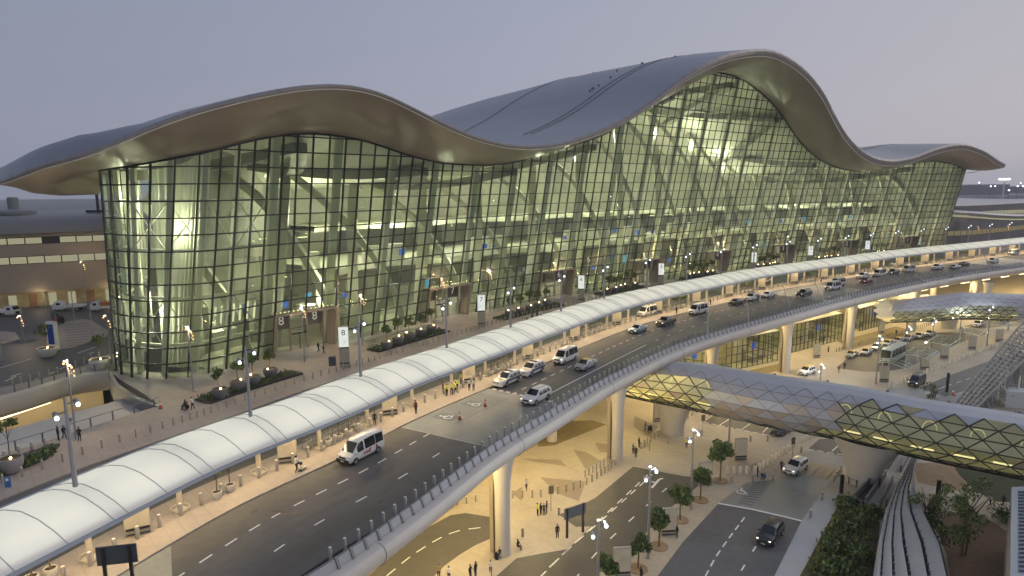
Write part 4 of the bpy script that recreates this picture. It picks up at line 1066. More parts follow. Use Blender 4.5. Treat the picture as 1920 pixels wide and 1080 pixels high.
# ---------------------------------------------------------------- street furniture
def upz(foot, ytop, zmax=40):
    zz = np.arange(foot.z, foot.z + zmax, .05); ys = np.array([P(foot.x, foot.y, z)[1] for z in zz]); return float(zz[np.argmin(abs(ys - ytop))]) - foot.z
M_boll = mat('bollard_metal', (.36, .32, .27), .42, .35, var=.1, vscale=4)
M_bcap = mat('bollard_cap', (.75, .70, .6), .4)
def bollard(h=.95, r=.11, m=None):
    b = MB(); b.lathe((0, 0, 0), [(r, 0), (r, h - .04), (r * .85, h)], 10); o = b.build('bollard', m or M_boll, smooth=True)
    c = MB(); c.lathe((0, 0, h), [(r * .8, -.01), (r * .8, .025)], 10); c.build('cap', M_bcap, o); return o
PROTO = bpy.data.objects.new('prototypes_tmp', None)
def row(pts, label, group, h=.95, r=.11, keep=90, far='far_bollards', farlabel='', rz=None, m=None):
    pts = sorted(pts, key=lambda q: (q - Vector((0, 0, H))).length)
    if keep: o = bollard(h, r, m); o.location = pts[0]; tag(o, label, 'bollard', group)
    for q in pts[1:keep]: dup(o, q)
    if pts[keep:]:
        b = MB()
        for q in pts[keep:]: b.lathe(q, [(r, 0), (r, h)], 6)
        x = b.build('bollard_row', m or M_boll); tag(x, farlabel, 'bollard row', None, 'stuff')
def vis(p, mg=40):
    x, y = P(*p); return -mg < x < 1920 + mg and -mg < y < 1080 + mg and p.y > 5
pts = [CURB.at(s, -24.3, .13) for s in np.arange(36, 330, 1.32)]; pts = [p for p in pts if vis(p)]
row(pts, 'slim taupe bollard in the row along the plaza edge facing the inner road', 'bollards along the plaza edge', .95, .1, 50, farlabel='far end of the bollard row along the plaza edge')
ob = [CURB.near(G(*p))[1] for p in ((145,1073),(240,1023),(322,982),(442,922),(523,882))]
so = np.mean(ob); print('island bollards', ob)
pts = [CURB.at(s, so, .14) for s in np.arange(20, 345, 1.95)]; pts = [p for p in pts if vis(p)]
row(pts, 'stout steel bollard under the white canopy lit warm from above', 'bollards under the canopy', 1.1, .16, 50, farlabel='far bollards under the canopy', m=M_steel)
pts = [PAR.at(s, -1.3, .1) for s in np.arange(34, 330, 1.5)]; pts = [p for p in pts if vis(p)]
row(pts, 'tall grey bollard inside the viaduct railing', 'bollards inside the viaduct railing', 1.45, .14, 52, farlabel='far bollards inside the viaduct railing', m=M_pole)
# parapet railing of the viaduct
RL = thing('parapet_railing', 'grey mesh railing with leaning posts on the viaduct edge', 'railing')
m = MB(); m.grid([[PAR.at(s, -.45, .2), PAR.at(s, -.72, .86)] for s in np.arange(30, PE - 2, 1.5)])
M_mesh = bpy.data.materials.new('railing_mesh'); M_mesh.use_nodes = True; nt = M_mesh.node_tree; pb = nt.nodes['Principled BSDF']; pb.inputs['Base Color'].default_value = (.33, .34, .36, 1); pb.inputs['Alpha'].default_value = .86; pb.inputs['Roughness'].default_value = .5
m.build('mesh_infill', M_mesh, RL)
m = MB(); m.tube([PAR.at(s, -.76, .92) for s in np.arange(30, PE - 2, 1.5)], .05, 6); m.build('top_rail', M_rail, RL)
pst = [s for s in np.arange(34, PE - 2, 1.5) if vis(PAR.at(s, 0, 0))]
p0 = None; far = MB()
for k, s in enumerate(pst):
    a = PAR.ang(s)
    if k < 99:
        if p0 is None:
            m = MB(); m.bar((0, -.2, 0), (0, .18, .86), .09, .24, up=(1, 0, 0)); p0 = m.build('post', M_rail, RL)
            p0.location = PAR.at(s, -.55, .12); p0.rotation_euler = (0, 0, a)
        else: dup(p0, PAR.at(s, -.55, .12), a, parent=RL)
    else: far.bar(PAR.at(s, -.35, .12), PAR.at(s, -.73, .96), .09, .24)
fo = far.build('far_posts', M_rail, RL); fo['kind'] = 'stuff'
# railing round the sunken road and on the west deck
def railing(name, label, pts, z, h, step, m=M_rail, lean=0.):
    t = thing(name, label, 'railing'); L = Line(spl(pts, .5)); b = MB(); b.tube([L.at(s, 0, z + h) for s in L.L[::2]], .045, 6); b.build('top_rail', m, t)
    n = int(L.L[-1] / step)
    for k in range(n + 1):
        s = k * step; q = MB(); q.bar(L.at(s, 0, z), L.at(s, lean, z + h), .1, .16); q.build('post', m, t)
    return t
railing('handrail', 'slim grey handrail at the plaza edge over the sunken road', edge[0:7], .13, 1.1, 2.6)
railing('handrail', 'grey post railing along the rounded west deck edge', [L_ for L_ in fas[1:-1]], .2, 1.1, 1.9)
pts = [WBK for WBK in [G(x, y, .12) for x, y in ((24,722),(40,718),(57,715),(74,710),(92,705),(108,700),(125,694),(142,688),(158,682),(172,676),(186,671))]]
row(pts, 'short bollard on the narrow pavement behind the west deck railing', 'bollards on the west pavement', .95, .11, 50)
row([G(x, y, .13) for x, y in ((10,862),(36,852),(61,845),(86,836))], 'thick bollard between the planted bed and the sunken road handrail', 'bollards beside the planted bed', 1.0, .17, 50, m=M_steel)
# lower level bollards
lowrow = lambda a, c, n: [GL(*a).lerp(GL(*c), k / (n - 1)) for k in range(n)]
row(lowrow((1667,728),(1888,643),34), 'short white topped bollard in the dense row beside the service road', 'bollards beside the service road', 1.15, .2, 60, m=M_bcap)
row(lowrow((1364,889),(1400,888),4) + lowrow((1416,888),(1490,838),11) + lowrow((1503,832),(1535,815),5), 'pale bollard on the arrivals kerb near the white car', 'bollards on the arrivals kerb', 1.1, .2, 60, m=M_bcap)
row([GL(x, y) for x, y in ((962,933),(980,934),(998,933),(1014,932),(1046,926),(1061,922),(1075,918),(1088,914),(1100,909),(1110,903),(1119,897),(1127,892),(1134,887),(1140,883),(1146,878),(1153,873))], 'thin taupe bollard in the curved row on the arrivals plaza', 'bollards on the arrivals plaza', 1.15, .11)
row([GL(x, y) for x, y in ((841,952),(858,947),(875,944),(892,940))], 'thin taupe bollard behind the map panel below the girder', 'bollards below the girder')
row([GL(x, y) for x, y in ((1279,796),(1284,790),(1290,785),(1297,779),(1306,774),(1316,771),(1202,841),(1208,836),(1214,832),(1221,827),(1227,823),(1234,819))], 'thin bollard in the rows beside the first flared pier', 'bollards near the first flared pier', 1.15, .11)
row(lowrow((1568,660),(1745,610),40), 'thin bollard lining the taxi rank pavement', 'bollards along the taxi rank', 1.1, .12, 20, farlabel='far thin bollards lining the taxi rank pavement')
row(lowrow((1745,610),(1800,598),10) + lowrow((1806,625),(1900,585),18), 'small bollard beyond the far flared pier', 'bollards beyond the far pier', 1.1, .12, 0, farlabel='row of small bollards beyond the far flared pier')
row([GL(x, y) for x, y in ((1344,907),(1371,906),(1411,903),(1449,902),(1541,937),(1519,971),(1563,903),(1568,897),(1572,893),(1576,886),(1253,832),(1314,817),(1356,847),(1407,828),(1439,827),(1502,849),(980,1006),(1048,966))], 'lone thick bollard standing on the arrivals paving', 'single bollards on the arrivals level', 1.1, .16, 45)
# lamps -----------------------------------------------------------
def lamphead(b, c, d, s=.3):
    d = Vector(d).normalized(); b.tube([Vector(c) - d * s * .8, Vector(c) + d * s * .4], [s * .55, s * .75], 8)
def cool_lamp(h, label, group, lens=.13):
    t = thing('street_lamp', label, 'lamp post', (0, 0, 0), 0, group)
    b = MB(); b.tube([(0, 0, 0), (0, 0, h * .6), (0, 0, h)], [.19, .13, .10], 8); b.build('pole', M_pole, t, smooth=True)
    for sx_, z in ((-.8, h - 1.1), (.8, h - .55)):
        b = MB(); b.bar((0, 0, z), (sx_, 0, z), .1); lamphead(b, (sx_, 0, z), (sx_ * .3, -.5, -.8), .27); hd = b.build('lamp_head', M_rail, t)
        c = MB(); c.lathe((sx_ * 1.02, -.16, z - .25), [(lens, -.12), (lens * 1.15, .05), (lens * .6, .16)], 8); c.build('lens', M_lampc, hd)
    b = MB(); lamphead(b, (.35, .3, h - 1.9), (.5, .6, -.3), .26); b.build('rear_spot', M_rail, t)
    return t
def warm_lamp(h, label, group):
    t = thing('street_lamp', label, 'lamp post', (0, 0, 0), 0, group)
    b = MB(); b.tube([(0, 0, 0), (0, 0, h)], [.13, .09], 8); b.lathe((0, 0, 0), [(.5, 0), (.5, .06)], 10); b.build('pole', M_pole, t, smooth=True)
    for k, (sx_, z) in enumerate(((-.35, h - .15), (.25, h - .75), (.4, h - 1.25), (.4, h - 1.75))):
        b = MB(); b.bar((0, 0, z), (sx_, 0, z), .07); lamphead(b, (sx_, 0, z), (sx_, -.6, -.6), .2); hd = b.build('lamp_head', M_rail, t)
        c = MB(); q = .10 if k < 2 else .05; c.lathe((sx_ * 1.25, -.18, z - .18), [(q, -.1), (q * 1.15, .04), (q * .6, .12)], 8); c.build('lens', M_lampw, hd)
    return t
s00 = CURB.near(G(168, 930, 6.))[0]; i0 = int(np.argmin([abs(c - s00) for c in cst]))
l0 = None; k = 0
for s in cst[i0 % 2::2]:
    q = CURB.at(s, -4.6, 5.95)
    if s < s00 - 1: continue
    if l0 is None: l0 = cool_lamp(7., 'white twin flood lamp post rising through the canopy roof', 'lamp posts on the canopy'); o = l0; o.location = q; o.rotation_euler.z = CURB.ang(s)
    else: dup(l0, q, CURB.ang(s))
    k += 1
    lamp('lamp_light', q + Vector((0, 0, 6.4)), 900, (.82, .92, 1.), .06)
w0 = None
for px, py in ((125,675),(352,612),(565,574),(676,552),(829,522),(918,508),(1039,490),(1103,482),(1204,470),(1257,464),(1347,455),(1394,451),(1477,443),(1524,441),(1602,435),(1653,434),(1722,429),(1768,427),(1834,424),(1890,422)):
    q = G(px, py, 9.4); q.z = .13; s, o = CURB.near(q)
    if w0 is None: w0 = warm_lamp(9.3, 'slender warm lamp post with stacked spots standing on the departures plaza', 'warm lamp posts on the plaza'); w0.location = q; w0.rotation_euler.z = CURB.ang(s)
    else: dup(w0, q, CURB.ang(s))
    lamp('lamp_light', q + Vector((0, 0, 9.25)) + CURB.at(s, o + .35) - CURB.at(s, o), 1000, (1., .72, .42), .05)
for px, py, fx, fy in ((78,497,84,575),(160,490,165,580),(203,591,210,683),(46,592,44,640)):
    q = G(fx, fy, .0); h = upz(q, py); t = warm_lamp(h, 'warm lamp post with small spots by the west roundabout', 'warm lamp posts by the roundabout'); t.location = q
    lamp('lamp_light', q + Vector((0, 0, h + .2)), 700, (1., .72, .42), .05)
t = bpy.data.objects
b = MB(); q = G(4, 678); b.tube([q, q + Vector((0, 0, 9.5))], .17, 8); tag(b.build('lamp_pole', M_pole), 'bare grey pole on the small island at the picture edge', 'pole')
b = MB(); q = G(174, 632); b.tube([q, q + Vector((0, 0, 6.8)), q + Vector((.3, 0, 7.4)), q + Vector((1.6, 0, 7.7))], .09, 6); tag(b.build('arched_lamp', M_pole), 'thin unlit pole with bent arm on the striped island', 'pole')
b = MB(); q = G(140, 604); b.tube([q, q + Vector((0, 0, 7.5))], .08, 6); tag(b.build('sign_pole', M_pole), 'thin bare pole beside the forklift', 'pole')
for (fx, fy, ty, lb) in ((1215,1047,875,'tall cool lamp post rising beside the arrivals road between the trees'),(1120,1180,975,'cool lamp post cut by the lower picture edge'),(1295,955,806,'cool lamp post left of the round crowned kerb trees'),(1366,845,752,'cool lamp post in front of the footbridge panels')):
    q = GL(fx, fy); h = upz(q, ty); t = cool_lamp(h, lb, None, .15); t.location = q; t.rotation_euler.z = .6
    lamp('lamp_light', q + Vector((0, 0, h + .1)), 1000, (.85, .93, 1.), .06)
c0 = None
for (fx, fy, ty) in ((1642,720,630),(1697,690,612),(1747,649,598),(1799,629,582),(1850,649,571),(1890,619,562),(1538,712,684)):
    q = GL(fx, fy); h = upz(q, ty); t = cool_lamp(h, 'cool lamp post between the taxi rank and the shelters' if fx > 1600 else 'short cool lamp post behind the footbridge roof', 'cool lamp posts by the taxi rank' if fx > 1600 else None, .15); t.location = q; t.rotation_euler.z = .5
    lamp('lamp_light', q + Vector((0, 0, h + .1)), 900, (.9, .94, 1.), .06)
# leaning masts on the parapet
for k, (bx, by, tx, ty) in enumerate(((1305,632,1330,519),(1368,607,1397,503),(1432,583,1455,492),(1490,567,1512,482),(1552,533,1567,471),(1604,527,1617,471),(1657,522,1667,480),(1709,513,1719,474),(1811,505,1827,448))):
    s = PAR.near(G(bx, by))[0]; a = PAR.at(s, -.5, .1); c = G(tx, ty, 9.6); c = a + (c - a) * (9.5 / max(5, (c - a).length)); b = MB(); b.tube([(0, 0, 0), c - a], [.15, .07], 6)
    o = b.build('leaning_mast', M_pole, loc=a); tag(o, 'thin grey mast leaning over the viaduct railing', 'mast', 'leaning masts on the viaduct')
# numbered totems --------------------------------------------------
M_lit = emat('lit_white_panel', (.93, .97, .9), .82)
M_map = mat('map_panel', (.40, .37, .30), .5, var=.12, vscale=2)
def mapmarks(b, w, h, z0, y, seed):
    r = random.Random(seed)
    c = (r.uniform(-.2, .2) * w, z0 + h * .5)
    for k in range(6):
        a = k * PI / 3 + r.uniform(-.3, .3); l = w * .48 * r.uniform(.7, 1)
        ex, ez_ = max(-w * .44, min(w * .44, c[0] + l * math.cos(a))), max(z0 + .08, min(z0 + h - .08, c[1] + l * math.sin(a))); b.bar((c[0], y, c[1]), (ex, y, ez_), .05, .02)
tp = [(650,690),(903,613),(1091,568),(1247,540)]
feet = [G(*p) for p in tp] + [G(x, y, 6.6) for x, y in ((1384,471),(1512,461),(1634,452),(1756,446))]
for k, q in enumerate(feet):
    q.z = .13; s = CURB.near(q)[0]; q = CURB.at(s, -25.1, .13); n = CURB.at(s, 1) - CURB.at(s, 0); d = (n + Vector((n.y, -n.x, 0)))
    t = thing('totem_sign', 'tall lit totem with black number %d standing before the %s entrance from the right' % (8 - k, ['eighth','seventh','sixth','fifth','fourth','third','second','first'][k]), 'sign', q, math.atan2(d.y, d.x) + PI / 2)
    b = MB(); b.box((0, 0, 3.3), (1.55, .4, 6.6)); b.build('case', M_steel, t)
    b = MB(); b.box((0, -.21, 4.9), (1.47, .03, 3.2)); b.build('lit_panel', M_lit, t)
    text(str(8 - k), 1.25, M_ink, frame_mat((0, -.235, 5.6), (1, 0, 0)), t, 'number')
    b = MB(); mapmarks(b, 1.3, 1.5, 3.4, -.235, k); b.build('line_drawing', mat('pale_line', (.45, .47, .44), .6), t)
    b = MB(); b.box((0, -.21, 1.75), (1.47, .03, 2.6)); b.build('map_panel', M_map, t)
    for z in (3.22, .72): b = MB(); b.box((0, -.22, z), (1.5, .04, .2)); b.build('dark_stripe', M_dark, t)
# map panels under the canopy
M_litmap = mat('lit_map', (.46, .41, .31), .5, var=.14, vscale=.9, emit=(1, .9, .66), es=.06)
sp0 = CURB.near(G(265, 1006)); sp1 = CURB.near(G(541, 870)); sp2 = CURB.near(G(735, 783)); print('panels', sp0, sp1, sp2)
sps = [sp0[0], sp1[0], sp2[0]]; dd = (sp2[0] - sp0[0]) / 2
while sps[-1] + dd < 350: sps.append(sps[-1] + dd)
pr = None
for k, s in enumerate(sps):
    q = CURB.at(s, sp1[1], .14); n = CURB.at(s, 1) - CURB.at(s, 0); d = (n * .9 + Vector((n.y, -n.x, 0)) * .75)
    if pr is None:
        pr = thing('map_board', 'tall lit map board standing under the canopy beside the kerb', 'sign', (0, 0, 0), 0, 'map boards under the canopy')
        b = MB(); b.box((0, 0, 1.75), (1.9, .34, 3.5)); b.build('case', M_steel, pr)
        b = MB(); b.box((0, -.18, 2.05), (1.8, .03, 2.7)); b.build('map_panel', M_litmap, pr)
        b = MB(); mapmarks(b, 1.6, 2.3, .9, -.2, 3); mapmarks(b, 1.6, 1.6, 1.5, -.2, 9); b.build('map_lines', mat('map_line', (.50, .45, .33), .6), pr)
        for z, h_ in ((.62, .22), (.18, .1)): b = MB(); b.box((0, -.185, z), (1.7, .04, h_)); b.build('dark_stripe', M_dark, pr)
        pr.location = q; pr.rotation_euler.z = math.atan2(d.y, d.x) + PI / 2
    else: dup(pr, q, math.atan2(d.y, d.x) + PI / 2)
for px, py, rz, lb in ((829,948,.25,'lit map board beside the near viaduct column'),(1388,862,.1,'lit map board behind the round kerb tree'),(1322,910,.15,'lit map board half hidden by the second kerb tree'),(1253,1003,.1,'lit map board between the kerb trees by the road'),(1233,790,.5,'lit map board leaning against the first flared pier'),(1657,716,.0,'white lit board at the near end of the shelters'),(1733,693,.0,'white lit board inside the second shelter'),(1770,672,.0,'white lit board under the linked shelter arches'),(1822,655,.0,'white lit board beside the far shelter frame'),(1873,641,.0,'white lit board at the end of the shelter row'),(1652,625,.2,'grey board beside the taxi rank bollards'),(1531,671,.3,'small grey board near the pavilion corner'),(1166,1082,.1,'lit map board at the lower picture edge beside a tree')):
    q = GL(px, py); t = dup(pr, q, rz, lb); 
    if 'group' in t: del t['group']
for px, py, w, lb in ((1078,988,2.2,'dark direction sign seen from behind on the arrivals island'),):
    q = GL(1078, 1003); t = thing('direction_sign', lb, 'sign', q, .55); 
    for x in (-1.2, 1.2): b = MB(); b.box((x, 0, 1.9), (.22, .22, 3.8)); b.build('post', M_dark, t)
    b = MB(); b.box((0, 0, 3.1), (3.2, .12, 1.4)); b.build('panel', M_rail, t)
q = G(226, 1105); t = thing('direction_sign', 'dark road sign seen from behind at the lower picture edge', 'sign', q, .2)
for x in (-.85, .85): b = MB(); b.box((x, 0, 1.6), (.2, .2, 3.3)); b.build('post', M_dark, t)
b = MB(); b.box((0, .05, 2.65), (2.6, .1, 1.4)); b.build('panel', mat('sign_back', (.06, .075, .09), .5), t)
for px, py, h, lb in ((1033,958,3.4,'slim post sign on the arrivals plaza'),(1317,817,3.6,'slim post sign by the parking bays'),(1485,863,3.6,'slim post sign beside the white car')):
    q = GL(px, py); t = thing('post_sign', lb, 'sign', q, .3); b = MB(); b.tube([(0, 0, 0), (0, 0, h)], .06, 6); b.build('post', M_pole, t); b = MB(); b.box((0, -.05, h - .45), (.7, .05, 1.1)); b.build('panel', mat('sign_brown', (.16, .13, .09), .6), t)
for px, py, h, lb in ((1577,925,2.7,'dark slab pylon beside the flared pier steps'),(1757,943,3.2,'dark slab pylon on the garden path'),(1775,735,4.,'slim dark pylon beside the lattice frame')):
    q = GL(px, py); b = MB(); b.box((0, 0, h / 2), (.42, .3, h)); o = b.build('pylon', M_dark, loc=q); tag(o, lb, 'pylon')
q = G(16, 916, .0); t = thing('folding_sign', 'small blue and white folding sign on the plaza edge', 'sign', q, .1); b = MB(); b.box((0, 0, .6), (.55, .06, 1.15)); b.build('panel', mat('blue_board', (.05, .17, .42), .5), t); b = MB(); b.lathe((0, -.05, .82), [(.13, 0), (.13, .22)], 10); b.build('white_roundel', M_white, t); b = MB(); b.box((0, 0, .03), (.8, .7, .06)); b.build('base', M_rail, t)
q = G(102, 656); t = thing('pylon_sign', 'blue and white pylon sign beside the white roundabout planter', 'sign', q, -.15); b = MB(); b.box((0, 0, 2.6), (1.9, .5, 5.2)); b.build('case', M_white, t); b = MB(); b.box((-.1, -.27, 2.9), (1.2, .04, 3.6)); b.build('blue_panel', mat('sign_blue', (.02, .06, .3), .5), t)
q = G(624, 695, .13); t = thing('information_board', 'small dark board on two posts near totem 8', 'sign', q, .3); b = MB(); b.box((0, 0, 1.5), (1.1, .08, 1.5)); b.build('panel', mat('sign_back', (.06, .075, .09), .5), t); b = MB(); b.bar((-.5, 0, 0), (-.5, 0, 2.2), .08); b.build('post', M_pole, t); b = MB(); b.bar((.5, 0, 0), (.5, 0, 2.2), .08); b.build('post', M_pole, t)
# shelters: bent white arches on thin posts
def shelter(px, py, n, sx_, rz, label):
    q = GL(px, py); t = thing('shelter_frame', label, 'shelter', q, rz, None)
    for k in range(n):
        b = MB(); x = k * 2.2 * sx_; b.tube([(x + (i - 4) * .12, (i - 4) * .75, 3.1 + .55 * math.sin(i / 8 * PI)) for i in range(9)], .06, 5); b.build('arch', M_white, t)
    for x in (0, (n - 1) * 2.2 * sx_):
        b = MB(); b.tube([(x, 1.6, 0), (x, 1.6, 3.5)], .06, 6); b.build('post', M_white, t)
    b = MB(); 
    for y in (-2.4, 0, 2.4): b.bar((0, y, 3.45), ((n - 1) * 2.2 * sx_, y, 3.45), .06)
    b.build('purlin', M_white, t)
    b = MB(); b.grid([[( (n - 1) * 2.2 * sx_ * u, (i - 4) * .75, 3.16 + .55 * math.sin(i / 8 * PI)) for i in range(9)] for u in (0, 1)]); b.build('roof_glass', M_glass, t)
for a in ((1668,712,3,1,.75,'single bent shelter frame nearest the footbridge'),(1712,695,5,1,.75,'shelter frame with white arches behind the coach'),(1755,671,6,1,.75,'longest shelter frame in the middle of the bus lane'),(1812,650,4,1,.75,'shelter frame left of the far lit board'),(1862,632,4,1,.75,'shelter frame at the far end of the bus lane')): shelter(*a)
# planters and trees ----------------------------------------------
M_leaf = mat('leaf_green', (.095, .15, .035), .6); M_leaf2 = mat('leaf_light', (.15, .20, .05), .6); M_leafd = mat('leaf_dark', (.045, .07, .024), .65)
M_bark = mat('bark', (.14, .10, .06), .8, var=.2, vscale=6)
def crown(name, blobs, n, size, parent, seed, mats=(0, 1, 2)):
    r = random.Random(seed); b = MB()
    for _ in range(n):
        c, rad = r.choice(blobs)
        while True:
            v = Vector((r.uniform(-1, 1), r.uniform(-1, 1), r.uniform(-1, 1)))
            if .25 < v.length < 1: break
        p = Vector(c) + Vector((v.x * rad, v.y * rad, v.z * rad * .8))
        a = Vector((r.uniform(-1, 1), r.uniform(-1, 1), r.uniform(-.5, .8))).normalized(); w = a.orthogonal().normalized(); w.rotate(Matrix.Rotation(r.uniform(0, 6.28), 3, a))
        s = size * r.uniform(.6, 1.4); u = a.cross(w) * s * .5
        b.m = r.choice(mats); b.face([p - w * s, p + u, p + w * s, p - u])
    return b.build(name, None, parent, mats=[M_leaf, M_leaf2, M_leafd])
def tree(h, cr, n, size, label, group, seed, trunk=.09, multi=1):
    r = random.Random(seed); t = thing('tree', label, 'tree', (0, 0, 0), 0, group)
    for k in range(multi):
        b = MB(); dx, dy = (r.uniform(-.5, .5), r.uniform(-.5, .5)) if multi > 1 else (0, 0)
        top = Vector((dx * 1.6 + r.uniform(-.1, .1), dy * 1.6, h - cr * 1.2)); b.tube([(dx, dy, 0), (dx * 1.2 + r.uniform(-.06, .06), dy * 1.2, h * .35), top], [trunk, trunk * .8, trunk * .6], 6)
        for i in range(4):
            a = i * PI / 2 + r.uniform(-.5, .5); b.tube([top * .92, top + Vector((math.cos(a) * cr * .6, math.sin(a) * cr * .6, cr * r.uniform(.4, 1.2)))], [trunk * .55, trunk * .2], 5)
        b.build('trunk', M_bark, t)
    bl = [((r.uniform(-.62, .62) * cr, r.uniform(-.62, .62) * cr, h - cr * r.uniform(.25, 1.6)), cr * r.uniform(.3, .55)) for _ in range(10)] + [((0, 0, h - cr), cr * .62)] if multi == 1 else [((r.uniform(-.8, .8) * cr, r.uniform(-.8, .8) * cr, h - cr * r.uniform(.15, 2.6)), cr * r.uniform(.2, .42)) for _ in range(22)]
    crown('crown', bl, n, size, t, seed); return t
def pot(r, h, m, prof=None, soil=True):
    b = MB(); b.lathe((0, 0, 0), prof or [(r * .66, 0), (r * .95, h * .45), (r, h * .8), (r * .97, h), (r * .86, h), (r * .84, h - .12)], 18); return b
M_pot = mat('charcoal_pot', (.13, .135, .15), .5, var=.1, vscale=2); M_potw = mat('white_pot', (.60, .57, .52), .5); M_soil = mat('potting_soil', (.06, .045, .03), .9)
def planter(r, h, m, label, group, th, cr, n, seed, light=True, kind='planter'):
    t = thing('planter', label, kind, (0, 0, 0), 0, group); pot(r, h, m).build('pot', m, t, smooth=True)
    b = MB(); b.lathe((0, 0, h - .12), [(r * .84, -.02), (r * .84, .03)], 14); b.build('soil', M_soil, t)
    rr = random.Random(seed); b = MB(); b.tube([(0, 0, h - .15), (.05, 0, h + th * .4), (rr.uniform(-.1, .1), .05, h + th * .75)], [.06, .05, .03], 6)
    for i in range(4): a = i * 1.57 + rr.random(); b.tube([(0, 0, h + th * .45), (math.cos(a) * cr * .6, math.sin(a) * cr * .6, h + th * .85)], [.03, .012], 4)
    b.build('trunk', M_bark, t)
    bl = [((rr.uniform(-.6, .6) * cr, rr.uniform(-.6, .6) * cr, h + th - cr * rr.uniform(.2, 1.3)), cr * rr.uniform(.35, .55)) for _ in range(7)]
    crown('crown', bl, n, .17, t, seed)
    if light: b = MB(); b.lathe((.35, -.35, h), [(.09, 0), (.12, .1), (.06, .16)], 8); b.build('uplight', emat('uplight', (1., .72, .3), 22.), t)
    return t
pots = [planter(1.05, 1.25, M_pot, 'charcoal tub with a small uplit tree in the plaza row', 'tree tubs on the plaza', 2.9 + .2 * k, 1.05, 330, 40 + k) for k in range(3)]
used = [False] * 3
def put(kinds, flags, k, q, rz):
    i = k % len(kinds)
    if not flags[i]: kinds[i].location = q; kinds[i].rotation_euler.z = rz; flags[i] = True; return kinds[i]
    return dup(kinds[i], q, rz)
csA = [G(*p) for p in ((413,750),(447,735),(476,725),(508,711))]; csB = [G(*p) for p in ((725,657),(747,648),(768,640),(790,632),(809,626))]; csC = [G(*p) for p in ((955,597),(976,591),(993,586),(1008,581),(1025,576))]; csD = [G(*p) for p in ((1140,553),(1152,550),(1163,547),(1175,544),(1190,541))]
sA = np.mean([CURB.near(q)[0] for q in csA]); sB = np.mean([CURB.near(q)[0] for q in csB]); sC = np.mean([CURB.near(q)[0] for q in csC]); sD = np.mean([CURB.near(q)[0] for q in csD]); oB = np.mean([CURB.near(q)[1] for q in csB])
print('planter clusters', sA, sB, sC, sD, oB)
cl = [csA, csB, csC, csD]; s = sD + DSP
while s < 330: cl.append([CURB.at(s + d, oB) for d in (-5.2, -2.6, 0, 2.6, 5.2)]); s += DSP
k = 0
BEDL = ['shrub bed with a low rail nearest the glass corner','long shrub bed right of the totem numbered eight','shrub bed with the dark huddle of people in front','shrub bed just left of the fifth entrance','shrub bed partly hidden where the canopy starts to cover the plaza','far shrub bed peeping above the canopy by the lit blue screen','far shrub bed above the canopy between the two white totems','farthest shrub bed above the canopy by the end of the glass hall']
def shrub(b, c, r, n, rnd, s=.16, ch=(0, 0, 1, 2, 2)):
    for _ in range(n):
        v = Vector((rnd.gauss(0, .5), rnd.gauss(0, .5), abs(rnd.gauss(0, .5)))); p = Vector(c) + v * r
        a = Vector((rnd.uniform(-1, 1), rnd.uniform(-1, 1), rnd.uniform(-.2, 1))).normalized(); w = a.orthogonal().normalized(); u = a.cross(w); ss = s * rnd.uniform(.6, 1.5)
        b.m = rnd.choice(ch); b.face([p - w * ss, p + u * ss * .5, p + w * ss, p - u * ss * .5])
for ci, c in enumerate(cl):
    ss = [CURB.near(q)[0] for q in c]; oo = np.mean([CURB.near(q)[1] for q in c]); rnd = random.Random(ci)
    t = thing('planting_bed', BEDL[min(ci, 7)], 'plant bed')
    b = MB(); a0_, a1_ = min(ss) - 2.4, max(ss) + 3.2; rows = [[CURB.at(s, o, z) for o, z in ((oo - 1.5, .13), (oo - 1.5, .42), (oo + 1.5, .42), (oo + 1.5, .13))] for s in np.linspace(a0_, a1_, 8)]; b.grid(rows); b.build('kerb', M_dark, t)
    b = MB()
    for s in np.arange(a0_ + .3, a1_ - .3, .8):
        for o in (-.9, .6): shrub(b, CURB.at(s, oo + o, .42), .5, 26 if ci < 4 else 12, rnd)
    sh = b.build('shrubs', None, t, mats=[M_leaf, M_leaf2, M_leafd]); sh['kind'] = 'stuff'
    for q in c:
        q = Vector((q.x, q.y, .4)); put(pots, used, k, q, k * 1.7); k += 1
        if ci < 5: lamp('plant_light', q + Vector((.45, -.45, 1.75)), 26, (1., .70, .3), .06)
# plaza glass screens behind tubs
for i in range(8):
    s = CURB.near(FAC.at(DOORS[i], 0))[0] + 17; t = thing('glass_screen', 'low glass balustrade behind the plaza tubs', 'balustrade', (0, 0, 0), 0, 'glass balustrades on the plaza')
    b = MB(); b.grid([[CURB.at(s + d, oB - 3.2, .13), CURB.at(s + d, oB - 3.2, 1.4)] for d in np.arange(-9, 9.1, 1.5)]); b.build('pane', M_glass, t)
    b = MB(); b.tube([CURB.at(s + d, oB - 3.2, 1.42) for d in np.arange(-9, 9.1, 1.5)], .05, 5); b.build('cap_rail', M_steel, t)
# near left bed and tub
t = thing('planting_bed', 'low shrub bed beside the grey tub at the left picture edge', 'plant bed')
bp = [G(*p) for p in ((-30,908),(0,898),(88,864),(113,838),(100,838),(40,858),(-20,880))]
b = MB(); b.prism([(p.x, p.y) for p in bp], .13, .42); b.build('kerb', M_dark, t); b = MB(); rnd = random.Random(4)
for p in ((46,872),(54,868),(62,866),(70,862),(78,858),(86,854),(92,849),(99,845),(66,858),(76,853),(86,848),(94,843),(-8,893),(0,890),(52,862)): shrub(b, G(*p, .42), .55, 60, rnd)
sh = b.build('shrubs', None, t, mats=[M_leaf, M_leaf2, M_leafd]); sh['kind'] = 'stuff'
for px, py, lb in ((22,884,'grey tub with a thin tree at the left picture edge'),):
    p_ = planter(1.1, 1.5, mat('mid_grey_pot', (.26, .25, .25), .5), lb, None, 4.2, 1.2, 330, 71); p_.location = G(px, py, .3)
